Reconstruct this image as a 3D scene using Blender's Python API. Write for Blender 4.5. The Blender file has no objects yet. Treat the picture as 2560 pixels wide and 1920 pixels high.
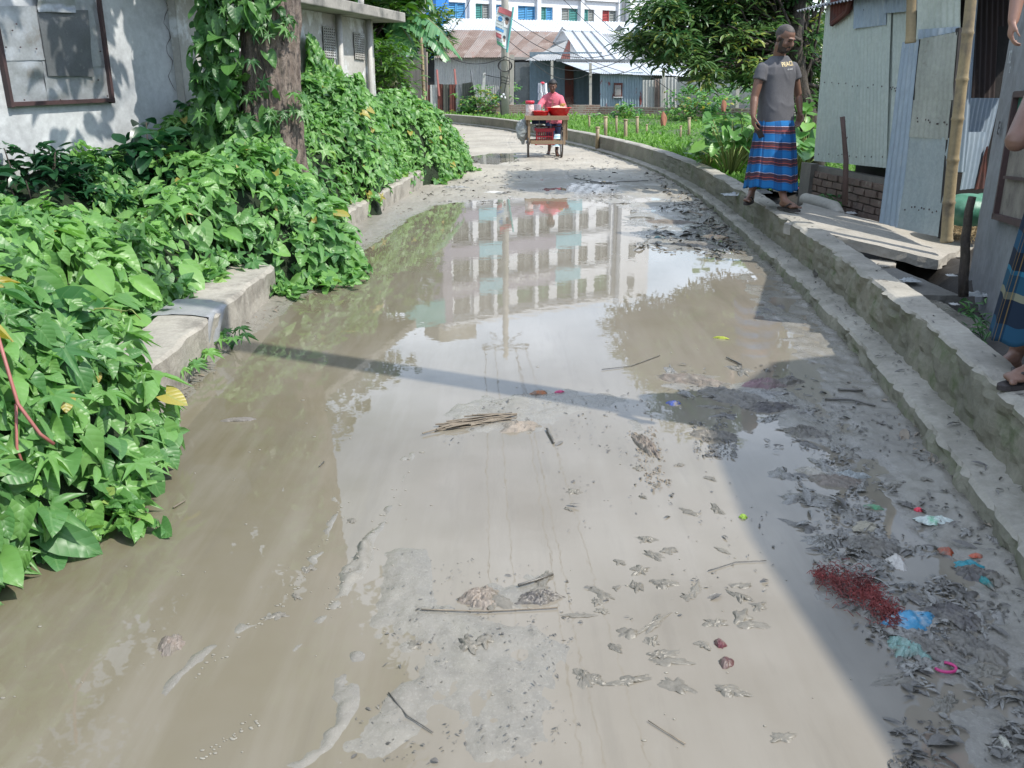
import bpy, bmesh, math, random
import numpy as np
from mathutils import Vector, Matrix, noise, Quaternion
from mathutils.bvhtree import BVHTree
random.seed(7); rs = np.random.RandomState(7)
S = bpy.context.scene; C = S.collection
# ------------------------------------------------------------------ camera, sky, sun, exposure
F = 2205.0; PIT = math.atan(755 / F); CH = 1.55           # focal length (px of a 2560 px wide frame), pitch down, eye height
cd = bpy.data.cameras.new('camera'); cam = bpy.data.objects.new('camera', cd); C.objects.link(cam)
cam.location = (0, 0, CH); cam.rotation_euler = (math.pi/2 - PIT, 0, 0)
cd.sensor_width = 36; cd.lens = F/2560*36; cd.clip_start = .05; cd.clip_end = 3000
S.camera = cam
SE = math.radians(53); SR = math.radians(115.5)
sdir = Vector((math.sin(SR)*math.cos(SE), math.cos(SR)*math.cos(SE), math.sin(SE)))
w = bpy.data.worlds.new('World'); S.world = w; w.use_nodes = True
nt = w.node_tree; bg = nt.nodes['Background']
sk = nt.nodes.new('ShaderNodeTexSky'); sk.sky_type = 'NISHITA'; sk.sun_disc = False
sk.sun_elevation = SE; sk.sun_rotation = SR; sk.air_density = 1.2; sk.dust_density = .8; sk.ozone_density = 2.0
tc = nt.nodes.new('ShaderNodeTexCoord'); mp = nt.nodes.new('ShaderNodeMapping'); mp.inputs['Scale'].default_value = (1, 1, 2.6)
no = nt.nodes.new('ShaderNodeTexNoise'); no.inputs['Scale'].default_value = 2.1; no.inputs['Detail'].default_value = 8; no.inputs['Roughness'].default_value = .55
cr = nt.nodes.new('ShaderNodeValToRGB'); cr.color_ramp.elements[0].position = .40; cr.color_ramp.elements[1].position = .64
cr.color_ramp.elements[1].color = (.85, .85, .85, 1)
mx = nt.nodes.new('ShaderNodeMix'); mx.data_type = 'RGBA'
nt.links.new(tc.outputs['Generated'], mp.inputs[0]); nt.links.new(mp.outputs[0], no.inputs['Vector'])
nt.links.new(no.outputs[0], cr.inputs[0]); nt.links.new(cr.outputs[0], mx.inputs[0])
nt.links.new(sk.outputs[0], mx.inputs[6]); mx.inputs[7].default_value = (9.2, 10.3, 12.0, 1)
nt.links.new(mx.outputs[2], bg.inputs['Color']); bg.inputs['Strength'].default_value = .15
sl = bpy.data.lights.new('sun', 'SUN'); sl.energy = 3.6; sl.angle = math.radians(.5); sl.color = (1, .955, .88)
so = bpy.data.objects.new('sun', sl); C.objects.link(so); so.rotation_euler = sdir.to_track_quat('Z', 'Y').to_euler()
S.view_settings.view_transform = 'Standard'; S.view_settings.look = 'None'; S.view_settings.gamma = 1; S.view_settings.exposure = .62
# ------------------------------------------------------------------ helpers
sp, cp = math.sin(PIT), math.cos(PIT)
K = 2560/2212
def J(u, v, Y):                                            # point at forward distance Y seen at pixel u, v
    vv = (v-960)/F; zc = Y/(cp - vv*sp); return Vector(((u-1280)/F*zc, Y, CH - zc*(sp+vv*cp)))
def G(u, v, z=0):                                          # point at height z
    vv = (v-960)/F; zc = (CH-z)/(sp+vv*cp); return Vector(((u-1280)/F*zc, zc*(cp-vv*sp), z))
def G2(u, v, z=0): return G(u*K, v*K, z)
def tag(o, label=None, cat=None, group=None, kind=None):
    if label: o['label'] = label
    if cat: o['category'] = cat
    if group: o['group'] = group
    if kind: o['kind'] = kind
    return o
def empty(name, loc, label=None, cat=None, group=None, rz=0):
    o = bpy.data.objects.new(name, None); C.objects.link(o); o.location = loc; o.rotation_euler = (0, 0, rz)
    return tag(o, label, cat, group)
def smooth(me): me.polygons.foreach_set('use_smooth', [True]*len(me.polygons))
def link(name, me, mats=None, parent=None, sm=False):
    o = bpy.data.objects.new(name, me); C.objects.link(o)
    for m in (mats if isinstance(mats, (list, tuple)) else [mats]):
        if m is not None: me.materials.append(m)
    if parent is not None:
        o.parent = parent
        if parent.type == 'EMPTY' or True: o.matrix_parent_inverse = world_inv(parent)
    if sm: smooth(me)
    return o
def world_inv(p): return p_world(p).inverted()
def p_world(p):
    m = Matrix.LocRotScale(p.location, p.rotation_euler, p.scale)
    return p_world(p.parent) @ p.matrix_parent_inverse @ m if p.parent else m
class MB:
    def __init__(s): s.v = []; s.f = []; s.m = []; s.uv = []
    def add(s, vs, fs, mi=0, uv=None):
        b = len(s.v); s.v += [tuple(p) for p in vs]; s.f += [tuple(b+i for i in f) for f in fs]; s.m += [mi]*len(fs)
        s.uv += (list(uv) if uv else [(0, 0)]*len(vs))
    def box(s, c, d, rz=0, mi=0, R=None, jit=0):
        c = Vector(c); R = R or Matrix.Rotation(rz, 3, 'Z'); vs = []
        for x, y, z in [(-1,-1,-1),(1,-1,-1),(1,1,-1),(-1,1,-1),(-1,-1,1),(1,-1,1),(1,1,1),(-1,1,1)]:
            p = Vector((x*d[0]/2, y*d[1]/2, z*d[2]/2))
            if jit: p += Vector([random.uniform(-jit, jit) for _ in range(3)])
            vs.append(c + R @ p)
        s.add(vs, [(0,3,2,1),(4,5,6,7),(0,1,5,4),(1,2,6,5),(2,3,7,6),(3,0,4,7)], mi)
    def bar(s, a, b, w_, t_, mi=0):                        # rectangular beam from a to b
        a = Vector(a); b = Vector(b); d = b-a; L = d.length
        s.box((a+b)/2, (w_, t_, L), R=d.to_track_quat('Z', 'Y').to_matrix(), mi=mi)
    def tube(s, pts, rad, n=8, mi=0, cap=True):
        pts = [Vector(p) for p in pts]; rad = rad if isinstance(rad, (list, tuple)) else [rad]*len(pts); vs = []; fs = []
        up = Vector((0, 0, 1)); prev = None
        for i, p in enumerate(pts):
            d = (pts[min(i+1, len(pts)-1)] - pts[max(i-1, 0)]).normalized()
            if prev is None: a = d.orthogonal().normalized()
            else: a = (prev - d*prev.dot(d)).normalized()
            prev = a; b = d.cross(a)
            for k in range(n):
                t = 2*math.pi*k/n; vs.append(p + (a*math.cos(t)+b*math.sin(t))*rad[i])
        for i in range(len(pts)-1):
            for k in range(n): fs.append((i*n+k, i*n+(k+1)%n, (i+1)*n+(k+1)%n, (i+1)*n+k))
        if cap: fs += [tuple(range(n-1, -1, -1)), tuple(range((len(pts)-1)*n, len(pts)*n))]
        s.add(vs, fs, mi)
    def lathe(s, c, prof, n=20, mi=0, axis=None):
        c = Vector(c); vs = []; fs = []; Q = axis.to_track_quat('Z', 'Y').to_matrix() if axis else Matrix.Identity(3)
        for r, z in prof:
            for k in range(n): t = 2*math.pi*k/n; vs.append(c + Q @ Vector((r*math.cos(t), r*math.sin(t), z)))
        for i in range(len(prof)-1):
            for k in range(n): fs.append((i*n+k, i*n+(k+1)%n, (i+1)*n+(k+1)%n, (i+1)*n+k))
        s.add(vs, fs, mi)
    def ell(s, c, r, R=None, n=14, mi=0):
        c = Vector(c); R = R or Matrix.Identity(3); vs = []; fs = []; m = n//2
        for i in range(1, m):
            a = math.pi*i/m
            for k in range(n): t = 2*math.pi*k/n; vs.append(c + R @ Vector((r[0]*math.sin(a)*math.cos(t), r[1]*math.sin(a)*math.sin(t), r[2]*math.cos(a))))
        for i in range(m-2):
            for k in range(n): fs.append((i*n+k, (i+1)*n+k, (i+1)*n+(k+1)%n, i*n+(k+1)%n))
        vs += [c + R @ Vector((0, 0, r[2])), c - R @ Vector((0, 0, r[2]))]; T = len(vs)-2
        for k in range(n): fs += [(T, k, (k+1)%n), (T+1, (m-2)*n+(k+1)%n, (m-2)*n+k)]
        s.add(vs, fs, mi)
    def quad(s, a, b, c, d, mi=0, uv=None): s.add([a, b, c, d], [(0, 1, 2, 3)], mi, uv)
    def grid(s, fn, nu, nv, mi=0, closed=False):           # fn(u,v in 0..1) -> point
        vs = []; uv = []; fs = []; cu = nu if closed else nu+1
        for j in range(nv+1):
            for i in range(cu): vs.append(fn(i/nu, j/nv)); uv.append((i/nu, j/nv))
        for j in range(nv):
            for i in range(nu):
                i2 = (i+1) % cu if closed else i+1
                fs.append((j*cu+i, j*cu+i2, (j+1)*cu+i2, (j+1)*cu+i))
        s.add(vs, fs, mi, uv)
    def mesh(s, name='m'):
        me = bpy.data.meshes.new(name); me.from_pydata(s.v, [], s.f); me.polygons.foreach_set('material_index', s.m)
        l = me.uv_layers.new(name='UVMap'); vi = np.zeros(len(me.loops), dtype=np.int32); me.loops.foreach_get('vertex_index', vi)
        l.data.foreach_set('uv', np.array(s.uv, dtype=np.float32)[vi].ravel()); me.update(); return me
    def build(s, name, mats, parent=None, sm=False): return link(name, s.mesh(name), mats, parent, sm)
def bevel(o, w_=.006, seg=2):
    md = o.modifiers.new('bevel', 'BEVEL'); md.width = w_; md.segments = seg; md.limit_method = 'ANGLE'; return o
# ------------------------------------------------------------------ materials
def M_(name, col, col2=None, rough=.8, scale=3, metal=0, bump=.2, bscale=40, spot=None, spotpos=(.55, .65), spotscale=4, spec=.5, coord='Object', stretch=(1,1,1), fine=.25, transl=0, bdist=.01):
    m = bpy.data.materials.new(name); m.use_nodes = True; t = m.node_tree; N = t.nodes; L = t.links; p = N['Principled BSDF']
    p.inputs['Roughness'].default_value = rough; p.inputs['Metallic'].default_value = metal; p.inputs['Specular IOR Level'].default_value = spec
    tc = N.new('ShaderNodeTexCoord'); mp = N.new('ShaderNodeMapping'); mp.inputs['Scale'].default_value = stretch; L.new(tc.outputs[coord], mp.inputs[0])
    def nz(s, d=6, r=.6):
        n = N.new('ShaderNodeTexNoise'); n.inputs['Scale'].default_value = s; n.inputs['Detail'].default_value = d; n.inputs['Roughness'].default_value = r
        L.new(mp.outputs[0], n.inputs['Vector']); return n
    def mixc(f, a, b, typ='MIX'):
        x = N.new('ShaderNodeMix'); x.data_type = 'RGBA'; x.blend_type = typ
        for k, q in ((0, f), (6, a), (7, b)):
            if hasattr(q, 'default_value') and not isinstance(q, (tuple, float, int)): L.new(q, x.inputs[k])
            else: x.inputs[k].default_value = q if isinstance(q, (int, float)) else (*q, 1)
        return x.outputs[2]
    def ramp(src, a, b):
        r = N.new('ShaderNodeValToRGB'); r.color_ramp.elements[0].position = a; r.color_ramp.elements[1].position = b; L.new(src, r.inputs[0]); return r.outputs[0]
    col2 = col2 or tuple(c*.7 for c in col)
    c = mixc(ramp(nz(scale).outputs[0], .35, .65), col, col2)
    fn = ramp(nz(scale*13, 4, .7).outputs[0], .25, .75)
    c = mixc(fine, c, mixc(1.0, c, fn, 'MULTIPLY'))
    if spot:
        c = mixc(ramp(nz(spotscale, 9, .65).outputs[0], *spotpos), c, spot)
    L.new(c, p.inputs['Base Color'])
    if bump:
        b = N.new('ShaderNodeBump'); b.inputs['Strength'].default_value = bump; b.inputs['Distance'].default_value = bdist
        L.new(nz(bscale, 6, .65).outputs[0], b.inputs['Height']); L.new(b.outputs[0], p.inputs['Normal'])
    m['t'] = 1
    if transl:
        o = N['Material Output']; tr = N.new('ShaderNodeBsdfTranslucent'); ms = N.new('ShaderNodeMixShader'); ms.inputs[0].default_value = transl
        L.new(c, tr.inputs[0]); L.new(p.outputs[0], ms.inputs[1]); L.new(tr.outputs[0], ms.inputs[2]); L.new(ms.outputs[0], o.inputs[0])
    m.node_tree.nodes.active = p
    return m
def leafmat(name, c1, c2, vein=(.25, .4, .12), rough=.4, tr=.25, c3=None, veins=True):
    m = bpy.data.materials.new(name); m.use_nodes = True; t = m.node_tree; N = t.nodes; L = t.links; p = N['Principled BSDF']
    a = N.new('ShaderNodeAttribute'); a.attribute_name = 'rnd'
    r = N.new('ShaderNodeValToRGB'); r.color_ramp.elements[0].color = (*c1, 1); r.color_ramp.elements[0].position = .05
    r.color_ramp.elements[1].color = (*c2, 1); r.color_ramp.elements[1].position = .93
    if c3:
        e = r.color_ramp.elements.new(.985); e.color = (*c3, 1)
    L.new(a.outputs['Fac'], r.inputs[0]); col = r.outputs[0]
    if veins:
        uv = N.new('ShaderNodeUVMap'); sx = N.new('ShaderNodeSeparateXYZ'); L.new(uv.outputs[0], sx.inputs[0])
        def mth(op, x, y=None):
            n = N.new('ShaderNodeMath'); n.operation = op
            for i, q in enumerate((x, y)):
                if q is None: continue
                if isinstance(q, (int, float)): n.inputs[i].default_value = q
                else: L.new(q, n.inputs[i])
            return n.outputs[0]
        d = mth('ABSOLUTE', mth('SUBTRACT', sx.outputs[0], .5))
        side = mth('ABSOLUTE', mth('SINE', mth('MULTIPLY', mth('SUBTRACT', sx.outputs[1], d), 15)))
        sv = mth('LESS_THAN', side, .16); mid = mth('LESS_THAN', d, .03); v = mth('MAXIMUM', mth('MULTIPLY', sv, .55), mid)
        x = N.new('ShaderNodeMix'); x.data_type = 'RGBA'; L.new(mth('MULTIPLY', v, .32), x.inputs[0]); L.new(col, x.inputs[6]); x.inputs[7].default_value = (*vein, 1); col = x.outputs[2]
        b = N.new('ShaderNodeBump'); b.inputs['Strength'].default_value = .3; b.inputs['Distance'].default_value = .003; L.new(mth('MULTIPLY', side, 1), b.inputs['Height']); L.new(b.outputs[0], p.inputs['Normal'])
    L.new(col, p.inputs['Base Color']); p.inputs['Roughness'].default_value = rough; p.inputs['Specular IOR Level'].default_value = .45
    o = N['Material Output']; trn = N.new('ShaderNodeBsdfTranslucent'); ms = N.new('ShaderNodeMixShader'); ms.inputs[0].default_value = tr
    hs = N.new('ShaderNodeHueSaturation'); hs.inputs['Value'].default_value = 1.6; hs.inputs['Saturation'].default_value = 1.15; L.new(col, hs.inputs['Color']); L.new(hs.outputs[0], trn.inputs[0])
    L.new(p.outputs[0], ms.inputs[1]); L.new(trn.outputs[0], ms.inputs[2]); L.new(ms.outputs[0], o.inputs[0]); return m
# ------------------------------------------------------------------ leaves
def tmpl(kind):
    v = []; f = []; uv = []
    if kind in ('heart', 'oval', 'lance'):
        nr, nc = {'heart': (5, 4), 'oval': (4, 4), 'lance': (4, 2)}[kind]
        for j in range(nr+1):
            t = j/nr
            if kind == 'heart': wd = .47*math.sin(math.pi*min(1, (t*.86+.14))**.62)**.75 if t < 1 else 0
            elif kind == 'oval': wd = .3*math.sin(math.pi*(t*.94+.03))**.8
            else: wd = .13*math.sin(math.pi*(t*.92+.04))**.7
            for i in range(nc+1):
                s = (i/nc-.5)*2; y = t - (.16*(1-t)**2*abs(s)*1.4 if kind == 'heart' else 0)
                z = .16*abs(s)*wd*2 - .28*t*t*.8 + .1*t + (.03*math.sin(9*t+2*s) if kind == 'heart' else 0)
                v.append((s*wd, y, z)); uv.append((.5+s*wd, t))
        for j in range(nr):
            for i in range(nc): a = j*(nc+1)+i; f.append((a, a+1, a+nc+2, a+nc+1))
    else:                                                  # palmate leaf
        nl = 7 if kind == 'palm7' else 5; v.append((0, .3, .03)); uv.append((.5, .3)); k = 0; out = []
        for i in range(nl):
            a = math.radians(-140 + 280*i/(nl-1)); R = .72 - .26*abs(i-(nl-1)/2)/((nl-1)/2)
            for da, rr, dz in ((-.21, .55, .02), (0, 1, -.13), (.21, .55, .02)): out.append((a+da*5/nl*1.6*.7, R*rr*(1.0), dz))
            if i < nl-1: out.append((a+math.radians(140/(nl-1)), R*.36, .05))
        for a, R, dz in out: v.append((math.sin(a)*R, .3+math.cos(a)*R, dz)); uv.append((.5+math.sin(a)*R, .3+math.cos(a)*R))
        n = len(out)
        for i in range(n-1): f.append((0, i+1, i+2))
        f = [(a, c, b) for a, b, c in f]
    return np.array(v, dtype=np.float32), f, np.array(uv, dtype=np.float32)
def leaves(name, sets, mat, parent=None):
    """sets: list of (kind, pos Nx3, normal Nx3, tip Nx3, size N, rnd N) -> one mesh"""
    V = []; Fc = []; UV = []; R = []; off = 0
    for kind, P, Nn, T, sz, rn in sets:
        if len(P) == 0: continue
        P = np.asarray(P, float); Nn = np.asarray(Nn, float); T = np.asarray(T, float); sz = np.asarray(sz, float); rn = np.asarray(rn, float)
        tv, tf, tu = tmpl(kind); n = len(P)
        Nn = Nn/np.linalg.norm(Nn, axis=1)[:, None]; T = T - Nn*(T*Nn).sum(1)[:, None]; T /= (np.linalg.norm(T, axis=1)[:, None]+1e-9)
        Sd = np.cross(T, Nn)
        bend = 1 + rs.uniform(-.6, 1.2, n)[:, None]; wx = rs.uniform(.8, 1.1, n)[:, None]
        vv = P[:, None, :] + sz[:, None, None]*((tv[None, :, 0]*wx)[:, :, None]*Sd[:, None, :] + tv[None, :, 1, None]*T[:, None, :] + (tv[None, :, 2]*bend)[:, :, None]*Nn[:, None, :])
        V.append(vv.reshape(-1, 3)); k = len(tv)
        for q in (3, 4):
            ff = np.array([x for x in tf if len(x) == q], dtype=np.int64)
            if len(ff): Fc.append((q, (ff[None] + (off+np.arange(n)*k)[:, None, None]).reshape(-1, q)))
        UV.append(np.tile(tu, (n, 1))); R.append(np.repeat(rn, k)); off += n*k
    V = np.concatenate(V).astype(np.float32); UV = np.concatenate(UV); R = np.concatenate(R).astype(np.float32)
    me = bpy.data.meshes.new(name); me.vertices.add(len(V)); me.vertices.foreach_set('co', V.ravel())
    li = np.concatenate([x.ravel() for q, x in Fc]); tot = np.concatenate([np.full(len(x), q) for q, x in Fc]); st = np.concatenate([[0], np.cumsum(tot)[:-1]])
    me.loops.add(len(li)); me.loops.foreach_set('vertex_index', li.astype(np.int32)); me.polygons.add(len(tot)); me.polygons.foreach_set('loop_start', st.astype(np.int32))
    me.update(calc_edges=True)
    l = me.uv_layers.new(name='UVMap'); l.data.foreach_set('uv', UV[li].ravel().astype(np.float32))
    a = me.attributes.new('rnd', 'FLOAT', 'POINT'); a.data.foreach_set('value', R)
    me.polygons.foreach_set('use_smooth', [True]*len(me.polygons))
    return link(name, me, mat, parent)
def rnorm(n): x = rs.normal(size=(n, 3)); return x/np.linalg.norm(x, axis=1)[:, None]
def heightmesh(name, xs, ys, Z, mat, parent=None):
    nx, ny = len(xs), len(ys); X, Y = np.meshgrid(xs, ys); V = np.stack([X, Y, Z], -1).reshape(-1, 3).astype(np.float32)
    i = np.arange(nx-1)[None, :] + nx*np.arange(ny-1)[:, None]; Fq = np.stack([i, i+1, i+nx+1, i+nx], -1).reshape(-1, 4)
    me = bpy.data.meshes.new(name); me.vertices.add(len(V)); me.vertices.foreach_set('co', V.ravel())
    me.loops.add(Fq.size); me.loops.foreach_set('vertex_index', Fq.ravel().astype(np.int32)); me.polygons.add(len(Fq)); me.polygons.foreach_set('loop_start', (np.arange(len(Fq))*4).astype(np.int32))
    me.update(calc_edges=True); me.polygons.foreach_set('use_smooth', [True]*len(Fq)); return link(name, me, mat, parent)
def vnoise(X, Y, s, seed=0, oct=4):
    """value noise by numpy"""
    out = np.zeros_like(X, dtype=float); amp = 1; tot = 0
    for o in range(oct):
        r = np.random.RandomState(seed+o*17).uniform(-1, 1, (256, 256)); x = X*s+seed*3.3; y = Y*s+seed*1.7
        xi = np.floor(x).astype(int); yi = np.floor(y).astype(int); fx = x-xi; fy = y-yi; fx = fx*fx*(3-2*fx); fy = fy*fy*(3-2*fy)
        a = r[yi & 255, xi & 255]; b = r[yi & 255, (xi+1) & 255]; c = r[(yi+1) & 255, xi & 255]; d = r[(yi+1) & 255, (xi+1) & 255]
        out += amp*((a*(1-fx)+b*fx)*(1-fy)+(c*(1-fx)+d*fx)*fy); tot += amp; amp *= .5; s *= 2.03
    return out/tot
def polysd(X, Y, poly):
    """signed distance to polygon, + inside"""
    d = np.full(X.shape, 1e9); ins = np.zeros(X.shape, bool); n = len(poly)
    for i in range(n):
        ax, ay = poly[i][:2]; bx, by = poly[(i+1) % n][:2]; ex, ey = bx-ax, by-ay; L = ex*ex+ey*ey+1e-12
        t = np.clip(((X-ax)*ex+(Y-ay)*ey)/L, 0, 1); d = np.minimum(d, np.hypot(X-ax-t*ex, Y-ay-t*ey))
        c = ((ay > Y) != (by > Y)); xx = ax + (Y-ay)*ex/(ey if abs(ey) > 1e-9 else 1e-9); ins ^= c & (X < xx)
    return np.where(ins, d, -d)
def corr(name, a, b, c, d, mat, parent=None, pitch=.076, amp=.010, wob=.0, rows=1, sub=6, cols=None, mb=None):
    """corrugated sheet: bottom a-b, top d-c, ridges run from bottom to top"""
    a, b, c, d = map(Vector, (a, b, c, d)); L = max((b-a).length, (c-d).length); n = max(1, round(L/pitch)); nu = n*sub
    nn = ((b-a) if (b-a).length > .01 else (c-d)).cross((d-a) if (d-a).length > .01 else (c-b)).normalized(); q = mb or MB(); sd = random.random()*50
    def fn(u, v):
        p = a.lerp(b, u).lerp(d.lerp(c, u), v); h = amp*math.sin(2*math.pi*n*u)
        if wob: h += wob*noise.noise(Vector((u*L*1.3+sd, v*2.2, sd)))
        return p + nn*h
    q.grid(fn, nu, rows)
    if mb is None: return q.build(name, mat, parent, sm=True)
def copy_tree(o, parent=None):
    c = o.copy(); C.objects.link(c)
    if parent: c.parent = parent
    for ch in list(o.children): copy_tree(ch, c)
    return c
def remesh(mb, name, mats, parent=None, voxel=.008, smoothn=4, post=None):
    me = mb.mesh(name); o = bpy.data.objects.new('tmp', me); C.objects.link(o)
    md = o.modifiers.new('r', 'REMESH'); md.mode = 'VOXEL'; md.voxel_size = voxel; md.use_smooth_shade = True
    if smoothn: sm_ = o.modifiers.new('s', 'SMOOTH'); sm_.iterations = smoothn; sm_.factor = .5
    dg = bpy.context.evaluated_depsgraph_get(); dg.update(); m2 = bpy.data.meshes.new_from_object(o.evaluated_get(dg)); m2.name = name
    bpy.data.objects.remove(o); m2.materials.clear()
    if post: post(m2)
    return link(name, m2, mats, parent, sm=True)
def cap(mb, p, r, q, r2, n=12):
    p = Vector(p); q = Vector(q); mb.ell(p, (r, r, r), n=n); mb.ell(q, (r2, r2, r2), n=n)
    k = 5; mb.tube([p.lerp(q, i/k) for i in range(k+1)], [r+(r2-r)*i/k for i in range(k+1)], n=n)
def chain(mb, pts, n=12):
    for (p, r), (q, r2) in zip(pts[:-1], pts[1:]): cap(mb, p, r, q, r2, n)

def txt(t_, size, loc, R, mat, parent, name='lettering', extrude=.002, fn=None, kind=None):
    cu = bpy.data.curves.new(name, 'FONT'); cu.body = t_; cu.size = size; cu.extrude = extrude; cu.offset = .012*size; o = bpy.data.objects.new(name, cu); C.objects.link(o); bpy.context.view_layer.update()
    me = bpy.data.meshes.new_from_object(o.evaluated_get(bpy.context.evaluated_depsgraph_get())); bpy.data.objects.remove(o)
    for v in me.vertices: v.co = fn(v.co) if fn else Vector(loc) + R @ v.co
    return link(name, me, mat, parent)
# ------------------------------------------------------------------ ground, road, water
def path_at(P, y): return np.interp(y, [p[1] for p in P], [p[0] for p in P])
WALL = [(1.25,-1.5),(1.42,0),(1.6,1.2),(1.76,2.1),(1.93,3.1),(2.12,4.3),(2.24,5.3),(2.37,6.5),(2.47,7.8),(2.54,9.05),(2.62,10.3),(2.69,11.6),(2.73,13),(2.72,14.6),(2.65,16.2),(2.48,18),(2.2,20),(1.85,22),(1.35,24.3),(.75,27),(-.05,30),(-1.2,33),(-3.2,36.6),(-5,38.2),(-8,39.5),(-14,40.5)]
STEPO = [(.155,-1.5),(.155,5),(.16,7),(.15,9),(.14,12),(.12,16),(.1,20),(.08,42)]
m_mud = bpy.data.materials.new('wet_mud'); m_mud.use_nodes = True
def mudmat(m, water=False):
    t = m.node_tree; N = t.nodes; L = t.links; p = N['Principled BSDF']; g = N.new('ShaderNodeNewGeometry'); sx = N.new('ShaderNodeSeparateXYZ'); L.new(g.outputs['Position'], sx.inputs[0])
    def nz(s, d=8, r=.6, vec=None):
        n = N.new('ShaderNodeTexNoise'); n.inputs['Scale'].default_value = s; n.inputs['Detail'].default_value = d; n.inputs['Roughness'].default_value = r; L.new(vec or g.outputs['Position'], n.inputs['Vector']); return n.outputs[0]
    def mixc(f, a, b):
        x = N.new('ShaderNodeMix'); x.data_type = 'RGBA'
        for k, q in ((0, f), (6, a), (7, b)):
            if isinstance(q, tuple): x.inputs[k].default_value = (*q, 1)
            elif isinstance(q, float): x.inputs[k].default_value = q
            else: L.new(q, x.inputs[k])
        return x.outputs[2]
    def rng(src, a, b, c=0., d=1.):
        n = N.new('ShaderNodeMapRange'); n.inputs[1].default_value = a; n.inputs[2].default_value = b; n.inputs[3].default_value = c; n.inputs[4].default_value = d; L.new(src, n.inputs[0]); return n.outputs[0]
    if water:
        # silt colour, greyer mid lane; left half browned with the tree reflection put in
        n1 = nz(.55, 5); n2 = nz(2.3, 7)
        x = rng(sx.outputs[0], -1.6, .1); ad = N.new('ShaderNodeMath'); ad.operation = 'ADD'; L.new(x, ad.inputs[0]); L.new(rng(n1, .35, .65, -.35, .35), ad.inputs[1]); ad.use_clamp = True
        c = mixc(ad.outputs[0], (.138, .122, .078), (.205, .182, .146)); c = mixc(rng(n2, .4, .7, 0., .45), c, (.175, .158, .125))
        ms_ = N.new('ShaderNodeMapping'); ms_.inputs['Scale'].default_value = (5, .55, 1); ms_.inputs['Rotation'].default_value = (0, 0, -.12); L.new(g.outputs['Position'], ms_.inputs[0]); c = mixc(rng(nz(1.1, 6, .6, ms_.outputs[0]), .46, .62, 0., .30), c, (.24, .22, .185)); c = mixc(rng(nz(1.7, 7, .65, ms_.outputs[0]), .54, .66, 0., .25), c, (.135, .12, .095))
        L.new(c, p.inputs['Base Color']); p.inputs['Roughness'].default_value = .012; p.inputs['IOR'].default_value = 1.38
        b = N.new('ShaderNodeBump'); b.inputs['Strength'].default_value = .022; b.inputs['Distance'].default_value = .02
        mp = N.new('ShaderNodeMapping'); mp.inputs['Scale'].default_value = (1, 1, 1); L.new(g.outputs['Position'], mp.inputs[0]); L.new(nz(7, 3, .5, mp.outputs[0]), b.inputs['Height']); L.new(b.outputs[0], p.inputs['Normal'])
    else:
        c = mixc(rng(nz(1.3), .35, .65), (.225, .21, .175), (.175, .162, .138)); c = mixc(rng(nz(14), .45, .7, 0., .6), c, (.14, .13, .11)); c = mixc(rng(nz(90, 3), .55, .7, 0., .5), c, (.27, .255, .22))
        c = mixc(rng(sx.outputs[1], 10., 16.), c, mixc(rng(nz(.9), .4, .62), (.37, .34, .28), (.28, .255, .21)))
        wet = rng(sx.outputs[2], .0, .012, .10, .42); far = rng(sx.outputs[1], 11., 14., 0., .35)
        ad = N.new('ShaderNodeMath'); L.new(wet, ad.inputs[0]); L.new(far, ad.inputs[1]); rr = N.new('ShaderNodeMath'); L.new(ad.outputs[0], rr.inputs[0]); L.new(rng(nz(9), .3, .7, -.12, .15), rr.inputs[1]); rr.use_clamp = True
        L.new(rr.outputs[0], p.inputs['Roughness']); L.new(c, p.inputs['Base Color'])
        b = N.new('ShaderNodeBump'); b.inputs['Strength'].default_value = .5; b.inputs['Distance'].default_value = .006; L.new(nz(55, 8, .7), b.inputs['Height']); L.new(b.outputs[0], p.inputs['Normal'])
mudmat(m_mud); m_wat = bpy.data.materials.new('muddy_water'); m_wat.use_nodes = True; mudmat(m_wat, True)
def W2(pl): return [tuple(G2(u, v)) for u, v in pl]
MUD = [W2(q) for q in [
 [(690,1690),(725,1560),(750,1420),(775,1280),(820,1200),(860,1160),(930,1190),(950,1290),(1040,1320),(1150,1330),(1230,1330),(1265,1400),(1235,1500),(1290,1690)],
 [(985,880),(1060,852),(1200,838),(1340,850),(1375,868),(1290,900),(1180,935),(1120,958),(1000,950),(950,925)],
 [(1560,500),(1640,600),(1780,740),(1880,850),(2000,960),(2400,1300),(2400,1700),(2230,1600),(2190,1480),(2130,1380),(2070,1260),(1980,1140),(1900,1040),(1830,960),(1740,850),(1670,740),(1625,650),(1590,580)],
 [(1760,1240),(1850,1245),(1950,1320),(2080,1430),(2212,1520),(2400,1700),(2120,1700),(2040,1540),(1940,1450),(1860,1360),(1790,1290)],
 [(1340,438),(1450,430),(1500,440),(1575,515),(1600,560),(1560,565),(1480,548),(1380,535),(1335,490)],
 [(1420,800),(1500,785),(1560,815),(1700,815),(1785,875),(1850,960),(1885,1020),(1830,1030),(1740,960),(1640,905),(1540,865),(1450,835)],
 [(-900,1300),(-100,1260),(120,1200),(170,1160),(240,1020),(390,940),(430,870),(500,775),(600,695),(740,595),(800,545),(880,475),(990,432),(700,400),(-200,600),(-2200,900)],
 [(870,445),(1000,437),(1120,428),(1230,431),(1340,440),(1420,430),(1560,470),(2000,560),(2600,420),(2600,240),(0,240),(600,380)],
 [(1690,1070),(1760,1050),(1900,1120),(1950,1190),(1880,1180),(1800,1130)],
 [(1340,900),(1400,890),(1420,960),(1440,1030),(1400,1050),(1360,980)],
 [(1000,1270),(1060,1240),(1200,1220),(1210,1300),(1100,1330),(1000,1320)],
]]
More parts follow.
